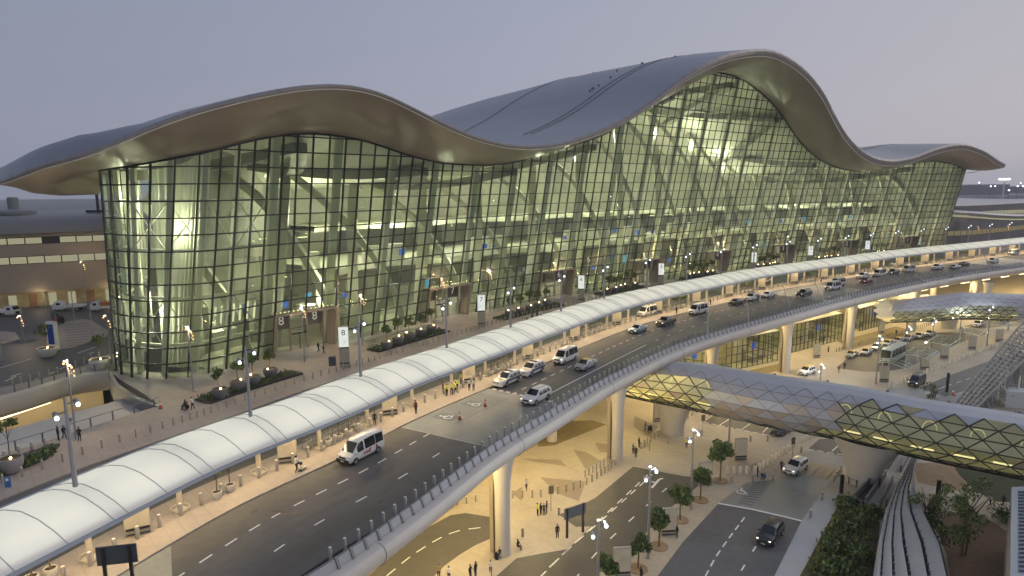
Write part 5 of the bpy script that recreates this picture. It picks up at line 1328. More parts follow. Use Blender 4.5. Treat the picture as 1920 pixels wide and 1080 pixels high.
for px, py, lb in ((90,668,'large white tub with an uplit tree on the roundabout'),(189,690,'large white tub with an uplit tree beside the glass corner')):
    p_ = planter(1.55, 1.55, M_potw, lb, None, 3.9, 1.2, 300, px); p_.location = G(px, py, .12); lamp('plant_light', G(px, py, .12) + Vector((.4, -.5, 2.2)), 40, (1., .72, .3), .06)
# small white pots below the canopy
wp = [planter(.45, .75, M_potw, 'small white pot with a young tree below the canopy', 'white pots below the canopy', 2.3, .5, 120, 80 + i, False) for i in range(2)]; wu = [False, False]; k = 0
s4 = CURB.near(G(648, 822))
lst = [G(408,938), G(432,924), G(97,1085), G(62,1100)] + [CURB.at(s4[0] + 31.1 * j + d, s4[1]) for j in range(0, 9) for d in (-2.4, -.8, .8, 2.4) if s4[0] + 31.1 * j < 330]
for q in lst: put(wp, wu, k, Vector((q.x, q.y, .14)), k * 2.); k += 1
# trolley racks behind the pots
tr = None
for j in range(0, 9):
    s = s4[0] + 31.1 * j
    if s > 330: break
    if tr is None:
        tr = thing('trolley_rack', 'row of nested luggage trolleys in a rack behind the white pots', 'trolley rack', (0, 0, 0), 0, 'luggage trolley racks under the canopy')
        b = MB(); 
        for y in (-.45, .45): b.tube([(-4.5, y, .9), (4.5, y, .9)], .035, 5); [b.bar((x, y, 0), (x, y, .9), .05) for x in np.arange(-4.5, 4.6, 1.5)]
        b.build('rack', M_rail, tr); b = MB()
        for i in range(22): x = -4.2 + .38 * i; b.bar((x, -.3, .25), (x + .1, -.3, 1.), .04); b.bar((x, .3, .25), (x + .1, .3, 1.), .04); b.bar((x + .1, -.3, 1.), (x + .1, .3, 1.), .05); b.box((x, 0, .28), (.5, .5, .05))
        b.build('nested_trolleys', M_steel, tr); tr.location = CURB.at(s, s4[1] - 1.3, .14); tr.rotation_euler.z = CURB.ang(s)
    else: dup(tr, CURB.at(s, s4[1] - 1.3, .14), CURB.ang(s))
# kerb trees on the arrivals walk
TL_ = ['round crowned street tree farthest along the arrivals kerb','second round street tree in front of a map board','third street tree along the arrivals kerb','fourth street tree close to the cool lamp post','fifth street tree near the lower picture edge','street tree cut by the lower picture edge']
for i, (px, py, ty) in enumerate(((1350,902,828),(1313,938,877),(1275,975,910),(1235,1025,950),(1196,1067,1003),(1140,1110,1042))):
    q = GL(px, py); h = upz(q, ty); t = tree(h, h * .30, 850, .26, TL_[i], 'street trees along the arrivals kerb', 20 + i, .12); t.location = q
    m = MB(); m.lathe(q, [(1.1, .02), (1.1, .1)], 12); structure(m.build('tree_pit', MATS['sandy_soil']))
for px, py, ty, cr, n, lb, sd in ((1800,1040,905,.36,3000,'tall feathery tree between the track and the sandy slope',50),(1738,995,920,.36,1800,'leafy tree beside the curved track covers',51),(1745,745,715,.55,500,'bushy tree behind the footbridge roof by the dark van',52)):
    q = GL(px, py); h = upz(q, ty); t = tree(h, h * cr, n, .16, lb, None, sd, .12, 3); t.location = q
for px, py, lb, n, r in ((1583,950,'dark leafy shrub at the top of the garden slope',420,1.3),(1590,1000,'tall dark shrub in the middle of the garden slope',420,1.4),(1570,1030,'rounded dark shrub lower on the garden slope',480,1.6),(1612,985,'mid green shrub beside the track covers',380,1.4),(1566,1075,'dark shrub at the foot of the garden slope',420,1.5),(1888,975,'low shrub against the grey building edge',260,1.2),(1612,1050,'broad shrub against the first track cover',380,1.6),(1640,965,'shrub below the ramp handrail',300,1.1)):
    q = GL(px, py); b = MB(); rnd = random.Random(px)
    for _ in range(7): shrub(b, q + Vector((rnd.uniform(-1, 1) * r * .7, rnd.uniform(-1, 1) * r * .7, rnd.uniform(.1, .8))), r * .55, n // 7 * 2, rnd, .22)
    o = b.build('shrub', None, None, mats=[M_leaf, M_leaf2, M_leafd]); tag(o, lb, 'shrub')
b = MB(); rnd = random.Random(9)
for _ in range(420):
    u, v = rnd.random(), rnd.random(); a = GL(1578 - 78 * u, 935 + 150 * u); c = GL(1648 - 20 * u, 945 + 150 * u); shrub(b, a.lerp(c, .06 + .9 * v), .36, 34, rnd, .15, (0, 0, 0, 0, 1) if (u * 3 + v * 5) % 1.3 < .9 else (0, 1, 2))
o = b.build('ground_cover', None, None, mats=[mat('olive_grass', (.21, .20, .06), .8), M_leaf, M_leafd]); tag(o, 'olive ground cover growing on the garden slope', 'ground cover', None, 'stuff')
# curved track covers -----------------------------------------------
TCV = thing('track_covers', 'five curved grey ribbon covers sweeping down from under the footbridge', 'track cover')
Y_ = [1120, 1080, 1018, 960, 918, 895, 884, 872, 860]
Bx = [[150,232,340,478,648,815],[160,232,340,475,640,800],[205,250,328,425,585,735],[262,300,345,400,490,600],[345,365,390,425,460,520],[412,425,442,466,488,514],[440,450,462,478,494,515],[470,477,487,498,510,524],[500,506,513,520,529,540]]
ZT = -10.6
for k in range(5):
    rows = []
    for y, bx in zip(Y_, Bx):
        a = G(1600 + bx[k] / 4.5, y, ZT); c = G(1600 + bx[k + 1] / 4.5, y, ZT); g = .10
        p, q = a.lerp(c, g), a.lerp(c, 1 - g); m_ = p.lerp(q, .5) + Vector((0, 0, .14)); rows.append([p - Vector((0, 0, 1.2)), p, m_, q, q - Vector((0, 0, 1.2))])
    b = MB(); b.grid(rows); b.build('cover', mat('cover_grey', (.27, .275, .285), .5, .2, var=.07, vscale=.6), TCV, smooth=True, angle=45)
b = MB()
for k in range(1, 5):
    for i in range(len(Y_) - 1):
        for u in (0, .25, .5, .75):
            y = Y_[i] + (Y_[i + 1] - Y_[i]) * u; x = Bx[i][k] + (Bx[i + 1][k] - Bx[i][k]) * u; q = G(1600 + x / 4.5, y, ZT - .5); b.box(q, (.16, .16, 1.2))
b.build('support', M_rail, TCV)
b = MB(); rows = [[G(1600 + bx[0] / 4.5, y, ZL + .1), G(1600 + bx[5] / 4.5, y, ZL + .1)] for y, bx in zip(Y_, Bx)]; b.grid(rows); b.build('track_bed', M_dark, TCV)
# ramp with handrails beside the second flared pier
RMP = thing('ramp', 'grey ramp with handrails and an escalator well beside the second flared pier', 'ramp')
rp_ = [GL(*p) for p in ((1622,962),(1650,955),(1700,905),(1722,862),(1695,850),(1668,855),(1650,890),(1632,925))]
b = MB(); b.prism([(p.x, p.y) for p in rp_], ZL, ZL + .6); b.build('ramp_deck', M_conc, RMP)
for (x0, y0, x1, y1) in ((1600,947,1640,905),(1622,955,1660,900),(1652,880,1672,845),(1660,890,1684,850),(1650,955,1672,912),(1688,893,1705,862)):
    b = MB(); a, c = GL(x0, y0), GL(x1, y1); b.bar(a + Vector((0, 0, 1.1)), c + Vector((0, 0, 1.1)), .22, 1.1); b.build('balustrade', M_rail, RMP)
for (x0, y0, x1, y1) in ((1607,948,1638,914),(1655,884,1677,852)):
    b = MB(); a, c = GL(x0, y0), GL(x1, y1); b.bar(a + Vector((0, 0, .66)), c + Vector((0, 0, .66)), 1.5, .1); b.build('well', M_dark, RMP)
railing('handrail', 'curved steel handrail below the ramp over the garden', [GL(*p) for p in ((1600,953),(1612,962),(1640,966),(1662,958))], ZL + .6, 1.1, 1.3)
railing('handrail', 'low rail ringing the foot of the second flared pier', [GL(*p) for p in ((1588,900),(1592,908),(1606,913),(1625,906))], ZL, .9, 1.2)
railing('handrail', 'thin steel rail on the arrivals plaza beside the tall column', [GL(*p) for p in ((1097,895),(1118,882),(1146,866))], ZL, 1.1, 1.0, M_steel)
railing('handrail', 'thin hoop railing beside the kerb trees', [GL(*p) for p in ((1378,885),(1400,886),(1420,878))], ZL, 1.0, .9, M_steel)
# grey louvred building edge at the right
BE = thing('plant_building', 'grey building corner with louvred roof at the right picture edge', 'building')
zt = -6.5
c0_, c1_, c2_ = G(1896, 921, zt), G(1893, 1100, zt), G(2010, 940, zt)
fp = [c0_, c1_, c1_ + Vector((30, 0, 0)), c2_ + Vector((12, 4, 0))]
b = MB(); b.prism([(p.x, p.y) for p in fp], ZL, zt); b.build('wall', mat('pale_wall', (.30, .29, .28), .6, var=.06, vscale=.5), BE)
b = MB(); cc = sum(fp, Vector()) / 4; q = [p.lerp(cc, .02) for p in fp]; b.prism([(p.x, p.y) for p in fp], zt + .004, zt + .5); b.build('coping', mat('pale_grey', (.34, .36, .40), .5), BE)
b = MB()
for k in range(22): u = .08 + k * .04; a = fp[0].lerp(fp[1], u) + Vector((.75, 0, .62)); b.bar(a, a + Vector((9, .3, 0)), .16, .2)
b.build('louvre', mat('slate_louvre', (.12, .15, .19), .5), BE)
# steel lattice shelter
LT = thing('lattice_shelter', 'sloping white steel lattice shelter behind the footbridge at the right', 'lattice')
A0, A1 = GL(1790, 757), GL(1828, 768); zr = ZL + 13.5; Bt0, Bt1 = G(1925, 604, zr), G(1985, 622, zr)
def lp(u, v, d=0):
    p = A0.lerp(A1, u).lerp(Bt0.lerp(Bt1, u), v); p.z += math.sin(v * PI / 2) * 1.0 - d; return p
b = MB(); nu, nv = 5, 26
for i in range(nu + 1):
    for j in range(nv + 1):
        p = lp(i / nu, j / nv)
        if i < nu: b.bar(p, lp((i + 1) / nu, j / nv), .17)
        if j < nv: b.bar(p, lp(i / nu, (j + 1) / nv), .24)
        if i < nu and j < nv: b.bar(p, lp((i + 1) / nu, (j + 1) / nv), .12); b.bar(lp((i + .5) / nu, (j + .5) / nv, 1.1), p, .12); b.bar(lp((i + .5) / nu, (j + .5) / nv, 1.1), lp((i + 1) / nu, (j + 1) / nv), .12)
b.build('space_frame', mat('lattice_steel', (.42, .42, .42), .45, .2), LT)
b = MB(); rnd = random.Random(2)
for i in range(30):
    for v in (rnd.uniform(.12, .5), rnd.uniform(.5, 1)):
        p = lp(rnd.uniform(.1, 1), v, .3); b.tube([Vector((p.x + rnd.uniform(-1, 1), p.y + rnd.uniform(-1, 1), ZL)), p], .15, 5)
        if i % 2: b.tube([Vector((p.x + rnd.uniform(1, 5), p.y - rnd.uniform(0, 3), ZL + rnd.uniform(0, 4))), p], .09, 5)
b.build('strut', mat('lattice_steel', (.42, .42, .42), .45, .2), LT)
b = MB()
for i in range(8): b.bar(GL(1880 + i * 3, 800 - i * 3, .6 + .2 * (i % 3)), GL(1990 + i * 3, 826 - i * 3, .6 + .2 * (i % 3)), .2)
tag(b.build('steel_stack', M_pole), 'stack of long steel sections below the lattice shelter', 'steel stack')
b = MB(); q = GL(1900, 770); b.box(q + Vector((4, 2, 1.6)), (8, 3, 3.2), -.3); tag(b.build('site_cabin', M_white), 'low white cabin inside the lattice shelter', 'cabin')
# ---------------------------------------------------------------- vehicles
M_tyre = mat('tyre', (.015, .015, .016), .75); M_rim = mat('alloy_rim', (.42, .42, .43), .3, .7)
M_vglass = mat('vehicle_glass', (.012, .015, .018), .06, spec=.7)
M_hl = emat('headlight_lit', (1., .93, .8), 4.); M_hloff = mat('headlight', (.62, .63, .62), .15); M_tl = mat('tail_light', (.35, .02, .015), .3)
M_plate = mat('number_plate', (.6, .6, .52), .5); M_trim = mat('black_trim', (.022, .022, .024), .5)
def paint(name, c, metal=.0): return mat('paint_' + name, c, .28, metal, coat=.6)
PW_ = paint('white', (.66, .66, .64)); PB_ = paint('black', (.012, .012, .014)); PS_ = paint('silver', (.42, .44, .45), .4); PR_ = paint('red', (.22, .02, .025)); PBR_ = paint('brown', (.10, .085, .075), .3); PBL_ = paint('pale_blue', (.30, .42, .46), .3); PG_ = paint('charcoal', (.05, .053, .058), .3)
KIND = {
 'sedan': dict(st=[(-2.4,.45,.72,.80,.70,.72,.62),(-2.32,.3,.85,.98,.86,.86,.74),(-1.72,.25,.9,1.05,.9,.9,.76),(-.95,.22,.92,1.40,.9,.9,.62),(-.2,.22,.92,1.47,.9,.9,.63),(.4,.22,.92,1.40,.9,.9,.62),(1.22,.22,.9,.98,.9,.88,.76),(2.0,.25,.80,.86,.88,.84,.72),(2.32,.3,.68,.74,.8,.78,.64),(2.42,.4,.54,.6,.66,.68,.55)], ws=(.4,1.22), rw=(-1.72,-.95), sw=[(-1.35,-.5),(-.42,.78)], wb=(-1.42,1.42), r=.33, hl=(2.22,.68), bump=.34),
 'suv': dict(st=[(-2.45,.5,.95,1.2,.8,.85,.66),(-2.4,.35,1.05,1.52,.95,.95,.70),(-2.05,.3,1.08,1.70,.97,.97,.73),(-.8,.28,1.06,1.76,.97,.97,.74),(.32,.28,1.05,1.70,.97,.97,.72),(1.12,.28,1.05,1.14,.97,.95,.82),(2.0,.32,.98,1.06,.95,.9,.76),(2.36,.38,.82,.92,.86,.84,.68),(2.48,.45,.6,.72,.7,.72,.58)], ws=(.32,1.12), rw=(-2.4,-2.05), sw=[(-2.0,-1.32),(-1.24,-.28),(-.2,.66)], wb=(-1.45,1.45), r=.38, hl=(2.26,.84), bump=.4),
 'van': dict(st=[(-2.68,.42,1.1,2.02,.9,.92,.70),(-2.62,.32,1.15,2.22,.95,.95,.74),(-1.0,.3,1.12,2.34,.95,.95,.76),(.7,.3,1.1,2.28,.95,.95,.75),(1.15,.3,1.1,2.06,.95,.95,.74),(1.95,.3,1.1,1.24,.95,.93,.8),(2.5,.34,.95,1.04,.92,.88,.74),(2.66,.4,.72,.8,.8,.8,.62)], ws=(1.15,1.95), rw=(-2.66,-2.62), sw=[(-2.5,-1.3),(-1.24,.3),(.5,1.4)], wb=(-1.6,1.75), r=.35, hl=(2.42,.95), bump=.48),
 'coach': dict(st=[(-6,.5,1.7,3.2,1.15,1.2,1.08),(-5.9,.35,1.7,3.4,1.25,1.25,1.14),(-3,.34,1.65,3.46,1.26,1.26,1.16),(4.9,.34,1.6,3.44,1.26,1.26,1.16),(5.4,.34,1.5,3.25,1.25,1.25,1.12),(5.86,.36,1.25,1.45,1.24,1.22,1.1),(5.98,.42,1.0,1.1,1.15,1.15,1.0)], ws=(5.4,5.86), rw=(-5.98,-5.9), sw=[(-5.6,-3.6),(-3.5,-1.4),(-1.3,.8),(.9,3.0),(3.1,5.2)], wb=(-3.6,3.9), r=.5, hl=(5.9,.85), bump=.45),
}
def wheel(x, y, r, parent, w=.22):
    b = MB(); n = 16; pr_ = [(r * .62, -w / 2), (r * .95, -w / 2), (r, -w / 3), (r, w / 3), (r * .95, w / 2), (r * .62, w / 2)]
    rings = [[b.vert((x + q * math.cos(2 * PI * k / n), y + d, r + q * math.sin(2 * PI * k / n))) for k in range(n)] for q, d in pr_]
    for p, q in zip(rings[:-1], rings[1:]):
        for k in range(n): j = (k + 1) % n; b.fi((p[k], p[j], q[j], q[k]))
    b.fi(rings[0]); b.fi(rings[-1][::-1]); o = b.build('wheel', M_tyre, parent, smooth=True)
    c = MB(); s = 1 if y > 0 else -1; yy = y + s * (w / 2 + .012)
    for k in range(5):
        a = 2 * PI * k / 5; c.bar((x, yy, r), (x + r * .6 * math.cos(a), yy, r + r * .6 * math.sin(a)), .1 * r / .35, .02)
    i0 = [c.vert((x + r * .63 * math.cos(2 * PI * k / n), yy - s * .006, r + r * .63 * math.sin(2 * PI * k / n))) for k in range(n)]; c.fi(i0)
    c.build('rim', M_rim, o)
def vehicle(kind, pm, label, cat, lit=False, name=None, roofm=None, extra=None, group=None):
    K = KIND[kind]; t = thing(name or {'sedan': 'car', 'suv': 'suv_car', 'van': 'van', 'coach': 'coach'}[kind], label, cat, (0, 0, 0), 0, group)
    S = np.array(K['st']); xs = S[:, 0]; f = lambda x: [np.interp(x, xs, S[:, k]) for k in range(1, 7)]
    X = sorted(set(list(xs) + list(np.linspace(xs[0], xs[-1], 22)))); rows = []
    for x in X:
        zl, zs, zt, wl, ws_, wt = f(x)
        h = [(wl * .9, zl), (wl, zl + .14), ((wl + ws_) / 2 + .01, (zl + zs) / 2 + .05), (ws_, zs), (ws_ * .4 + wt * .6 + .03, zs + (zt - zs) * .55), (wt, zt - min(.07, (zt - zs) * .4)), (wt * .82, zt), (0, zt + .015)]
        rows.append([(x, y, z) for y, z in h] + [(x, -y, z) for y, z in h[-2::-1]] + [(x, 0, zl)])
    b = MB(); b.grid(rows, close=True); b.face(rows[0]); b.face(rows[-1]); b.build('body', pm, t, smooth=True, angle=35)
    def topq(x0, x1, k=.86, up=.018):
        a, c = f(x0), f(x1); r = []
        for x in np.linspace(x0, x1, 5): q = f(x); r.append([(x, -q[5] * k, q[2] + up), (x, 0, q[2] + up + .016), (x, q[5] * k, q[2] + up)])
        m = MB(); m.grid(r); return m
    topq(*K['ws'], .93).build('windscreen', M_vglass, t)
    topq(*K['rw'], .9).build('rear_window', M_vglass, t)
    if kind in ('van', 'coach'):
        m = MB(); q = f(xs[1]); m.box((xs[0] - .012, 0, q[1] + (q[2] - q[1]) * .48), (.02, q[5] * 1.7, (q[2] - q[1]) * .6)); m.build('rear_window', M_vglass, t)
    for x0, x1 in K['sw']:
        for s in (-1, 1):
            m = MB(); r = []
            for x in np.linspace(x0, x1, 4):
                q = f(x); zs, zt, w0, wt = q[1], q[2], q[4], q[5]; wm = w0 * .4 + wt * .6 + .03
                za = zs + .05; zb = zt - .14
                yy = lambda z: (w0 + (wm - w0) * (z - zs) / max(.01, .55 * (zt - zs))) if z < zs + .55 * (zt - zs) else wm + (wt - wm) * (z - zs - .55 * (zt - zs)) / max(.05, .45 * (zt - zs) - .07)
                zb = max(zb, za + .02); zc = (za + zb) / 2
                r.append([(x, s * (yy(z) + .016), z) for z in (za, zc, zb)])
            m.grid(r); m.build('side_window', M_vglass, t)
    q = f(0); r = K['r']
    for x in K['wb']:
        for s in (-1, 1):
            m = MB(); n = 14; yy = s * (q[3] + .022); i0 = [m.vert((x + (r + .07) * math.cos(PI * k / n * 1.0), yy, r * .92 + (r + .07) * math.sin(PI * k / n))) for k in range(n + 1)]; m.fi(i0); m.build('wheel_arch', M_trim, t)
            wheel(x, s * (q[3] - .08), r, t)
    fx, fz = K['hl']; e = f(fx)
    for s in (-1, 1):
        m = MB(); m.box((fx + .06, s * e[3] * .78, fz), (.14, e[3] * .24, .11)); m.build('headlight', M_hl if lit else M_hloff, t)
        zt_ = f(xs[1])[1]; m = MB(); m.box((xs[1] - .05, s * f(xs[1])[4] * .86, zt_ - .06), (.10, .2, .24)); m.build('tail_light', M_tl, t)
        m = MB(); xm = K['ws'][1] - .25; g = f(xm); m.box((xm, s * (g[4] + .12), g[1] + .08), (.12, .2, .14)); m.build('mirror', pm if kind != 'coach' else M_trim, t)
    m = MB(); m.box((xs[-1] - .05, 0, K['bump']), (.14, e[3] * 1.5, .2)); m.build('front_bumper', M_trim, t)
    m = MB(); m.box((xs[-1] + .0, 0, fz - .06), (.1, e[3] * .95, .16)); m.build('grille', M_trim, t)
    m = MB(); m.box((xs[-1] + .035, 0, K['bump'] + .04), (.03, .46, .12)); m.build('number_plate', M_plate, t)
    m = MB(); m.box((xs[0] - .01, 0, f(xs[1])[0] + .3), (.03, .46, .12)); m.build('number_plate', M_plate, t)
    if roofm:
        m = MB(); rr = []
        for x in np.linspace(K['rw'][1] + .1, K['ws'][0] - .05, 6): g = f(x); rr.append([(x, -g[5] * .84, g[2] + .012), (x, 0, g[2] + .03), (x, g[5] * .84, g[2] + .012)])
        m.grid(rr); m.build('roof_panel', roofm, t)
    t['_f'] = 0; del t['_f']; t_f[t.name] = f
    return t
t_f = {}
def park(t, px, py, rz, z=None, low=False):
    q = GL(px, py, .02) if low else G(px, py, .005); t.location = q; t.rotation_euler.z = rz; return t
def rzc(px, py, da=0.): return CURB.ang(CURB.near(G(px, py))[0]) + PI + da
def kerbcar(t, px, py, da=0.): return park(t, px, py, rzc(px, py, da))
M_tax = mat('taxi_yellow', (.62, .45, .08), .4); M_navy = mat('navy_stripe', (.05, .055, .075), .4); M_rlet = mat('dark_red_lettering', (.30, .06, .07), .5)
v = kerbcar(vehicle('van', PW_, 'white high roof minibus with dark red lettering stopped at the near kerb', 'minibus'), 677, 856)
for o in v.children:
    if o.name.startswith('front_bumper'): o.data = o.data.copy(); o.scale = (1, 1.2, 2.2); o.location.z = -.56
f = t_f[v.name]
for txt_, x, z, s in (('Falcon', -.15, .98, .30), ('Shuttle', -.15, .72, .30)): pass
m = MB()
for k, (x0, w, z) in enumerate(((-.55, .35, 1.0), (-.45, 1.15, .86), (-.45, .95, .72))):
    rnd = random.Random(k); x = x0
    while x < x0 + w: m.box((x, .985, z), (.06, .012, .085 if rnd.random() < .7 else .12)); x += .085
m.box((-1.35, .985, .9), (.14, .012, .4)); m.box((-1.5, .985, .86), (.12, .012, .26)); m.build('side_lettering', M_rlet, v)
def policesuv(label, px, py):
    v = kerbcar(vehicle('suv', PW_, label, 'patrol car'), px, py)
    m = MB(); m.box((-.5, 0, 1.82), (.35, 1.2, .1)); m.build('light_bar', M_trim, v)
    for s in (-1, 1): m = MB(); m.box((-.45, s * .988, .88), (3.7, .02, .3)); m.build('side_stripe', M_navy, v)
    m = MB(); m.box((1.6, 0, 1.115), (.5, .9, .02)); m.build('bonnet_badge', M_tax, v)
    m = MB(); m.tube([(2.5, -.55, .45), (2.6, -.45, .85), (2.6, .45, .85), (2.5, .55, .45)], .05, 6); m.box((2.5, 0, .42), (.25, 1.9, .25)); m.build('bull_bar', M_white, v)
    m = MB(); m.lathe((-2.55, 0, 1.0), [(.36, -.1), (.36, .1)], 14); m.build('spare_wheel', M_white, v)
    return v
policesuv('nearer white patrol car with dark side stripe and bull bar at the kerb', 951, 719); policesuv('second white patrol car with dark side stripe parked behind the first', 997, 700)
kerbcar(vehicle('van', PW_, 'plain white minibus with headlights on behind the patrol cars', 'minibus', True), 1060, 678)
kerbcar(vehicle('sedan', PS_, 'silver taxi with amber roof panel in the middle lane', 'taxi', roofm=M_tax), 1098, 690)
kerbcar(vehicle('suv', PW_, 'white car driving over the grey crossing slab with headlights on', 'car', True), 1005, 752)
kerbcar(vehicle('sedan', PBL_, 'pale blue saloon pulling up at the kerb', 'car', True), 1196, 622)
def pickup(pm, label, px, py, rz=None, lit=False):
    KIND['pickup'] = dict(KIND['suv'], st=[(-2.65,.5,.95,1.0,.85,.9,.85),(-2.6,.42,1.0,1.08,.95,.95,.9),(-.95,.35,1.0,1.08,.96,.96,.9),(-.75,.3,1.05,1.70,.97,.97,.72),(.0,.28,1.05,1.76,.97,.97,.74),(.5,.28,1.05,1.70,.97,.97,.72),(1.2,.28,1.05,1.14,.97,.95,.82),(2.1,.32,.98,1.06,.95,.9,.76),(2.46,.38,.82,.92,.86,.84,.68),(2.56,.45,.6,.72,.7,.72,.58)], ws=(.5,1.2), rw=(-.95,-.75), sw=[(-.6,-.02),(.05,.75)], hl=(2.36,.84))
    v = vehicle('pickup', pm, label, 'pickup', lit, name='pickup_truck'); m = MB(); m.box((-1.8, 0, 1.07), (1.5, 1.6, .05)); m.build('load_bed', M_trim, v)
    return kerbcar(v, px, py) if rz is None else park(v, px, py, rz)
pickup(PBR_, 'dark brown pickup with covered bed at the kerb behind the pale blue saloon', 1248, 609, None, True)
v = kerbcar(vehicle('van', PW_, 'white ambulance van with dark red front stripe at the kerb', 'ambulance'), 1308, 588); m = MB(); m.box((1.0, .98, .9), (.35, .02, .35)); m.build('side_emblem', M_rlet, v); m = MB(); m.box((1.4, 0, 2.2), (.25, 1.1, .12)); m.build('light_bar', M_white, v)
kerbcar(vehicle('sedan', PB_, 'black saloon at the kerb ahead of the white and blue patrol car', 'car'), 1380, 571)
v = kerbcar(vehicle('suv', PW_, 'white patrol car with blue rear panel at the far kerb', 'patrol car'), 1409, 563)
for s in (-1, 1): m = MB(); m.box((-1.4, s * .988, .85), (1.6, .02, .5)); m.build('blue_panel', mat('patrol_blue', (.03, .06, .18), .4), v)
m = MB(); m.box((-.5, 0, 1.82), (.35, 1.2, .1)); m.build('light_bar', M_trim, v)
FARV = [('sedan', PW_, 'white saloon beside the far crossing slab', 'car', 1440, 557, 0), ('suv', PB_, 'black car crossing the far grey slab with headlights on', 'car', 1507, 555, 1), ('van', PW_, 'white minibus with headlights on past the far slab', 'minibus', 1561, 543, 1), ('van', PW_, 'white minibus half hidden behind another past the far slab', 'minibus', 1570, 536, 0),
 ('suv', PW_, 'white car at the kerb behind the red saloon', 'car', 1617, 522, 0), ('sedan', PR_, 'dark red saloon in the middle lane far along the viaduct', 'car', 1624, 530, 1), ('van', PW_, 'long white minibus parked far along the kerb', 'minibus', 1648, 518, 0), ('suv', PG_, 'charcoal car with headlights on far along the kerb', 'car', 1674, 514.5, 1), ('van', PW_, 'white van parked beyond the charcoal car', 'van', 1703, 510, 0),
 ('suv', PW_, 'white and grey patrol car far along the kerb', 'patrol car', 1757, 505, 0), ('sedan', PS_, 'silver saloon beyond the far patrol car', 'car', 1789, 504, 0), ('sedan', PG_, 'dark saloon beyond the silver saloon at the kerb', 'car', 1807, 498, 0), ('suv', PW_, 'white car alone on the farthest slab', 'car', 1861, 493, 0)]
for k, pm, lb, cat, px, py, lit in FARV: kerbcar(vehicle(k, pm, lb, cat, bool(lit)), px, py)
INN = [('van', PW_, 'white van on the inner road seen below the canopy', 'van', 1213, 592), ('sedan', PW_, 'white car on the inner road below the canopy', 'car', 1432, 530), ('suv', PW_, 'white car on the inner road behind the far map board', 'car', 1680, 499), ('van', PW_, 'grey roofed van on the inner road farthest right', 'van', 1900, 478), ('sedan', PG_, 'dark car on the inner road near entrance 2', 'car', 1706, 492)]
for k, pm, lb, cat, px, py in INN: kerbcar(vehicle(k, pm, lb, cat), px, py)
def lowcar(t, fx, fy, bx, by):
    a, c = GL(fx, fy), GL(bx, by); d = a - c; t.location = (a + c) / 2 + Vector((0, 0, .022)); t.rotation_euler.z = math.atan2(d.y, d.x); return t
lowcar(vehicle('suv', PB_, 'black car with roof rails on the arrivals road', 'car', True), 1427, 1030, 1460, 990)
lowcar(vehicle('suv', PW_, 'white car with headlights on at the arrivals crossing', 'car', True), 1478, 892, 1505, 874)
lowcar(vehicle('sedan', PG_, 'dark saloon parked below the footbridge', 'car'), 1452, 818, 1478, 806)
lowcar(vehicle('van', PG_, 'dark people carrier with headlights on beside the white topped bollards', 'van', True), 1709, 727, 1728, 716)
lowcar(vehicle('coach', paint('pale_teal', (.36, .44, .45)), 'pale grey coach with dark windows beside the shelters', 'coach'), 1653, 686, 1697, 664)
TX = [((1590,673),(1602,664)), ((1617,668),(1630,660)), ((1637,658),(1648,651)), ((1658,651),(1670,644)), ((1677,646),(1689,639)), ((1697,641),(1709,634)), ((1717,637),(1730,630)), ((1737,632),(1749,626))]
TXL = ['front taxi of the rank by the coach','second taxi of the rank','third taxi of the rank behind the coach roof','fourth taxi of the rank behind the coach','fifth taxi of the rank','sixth taxi of the rank','seventh taxi of the rank','last taxi of the rank beside the tall column']
def taxi(lb, kind='sedan'):
    v = vehicle(kind, PS_ if kind == 'sedan' else PW_, lb, 'taxi', False, 'taxi', M_tax); m = MB(); m.box((-.2, 0, 1.56 if kind == 'sedan' else 1.84), (.18, .5, .14)); m.build('roof_sign', M_tax, v); return v
for (a, c), lb in zip(TX, TXL): v = lowcar(taxi(lb), *a, *c); v['group'] = 'taxis waiting in the rank'
lowcar(taxi('lone taxi with amber roof behind the footbridge roof', 'suv'), 1502, 705, 1522, 698)
lowcar(taxi('white taxi crossing below the far footbridge', 'suv'), 1824, 616, 1842, 608); lowcar(taxi('silver taxi beyond the far flared pier'), 1870, 606, 1888, 600); lowcar(taxi('farthest taxi at the right picture edge'), 1905, 600, 1922, 594)
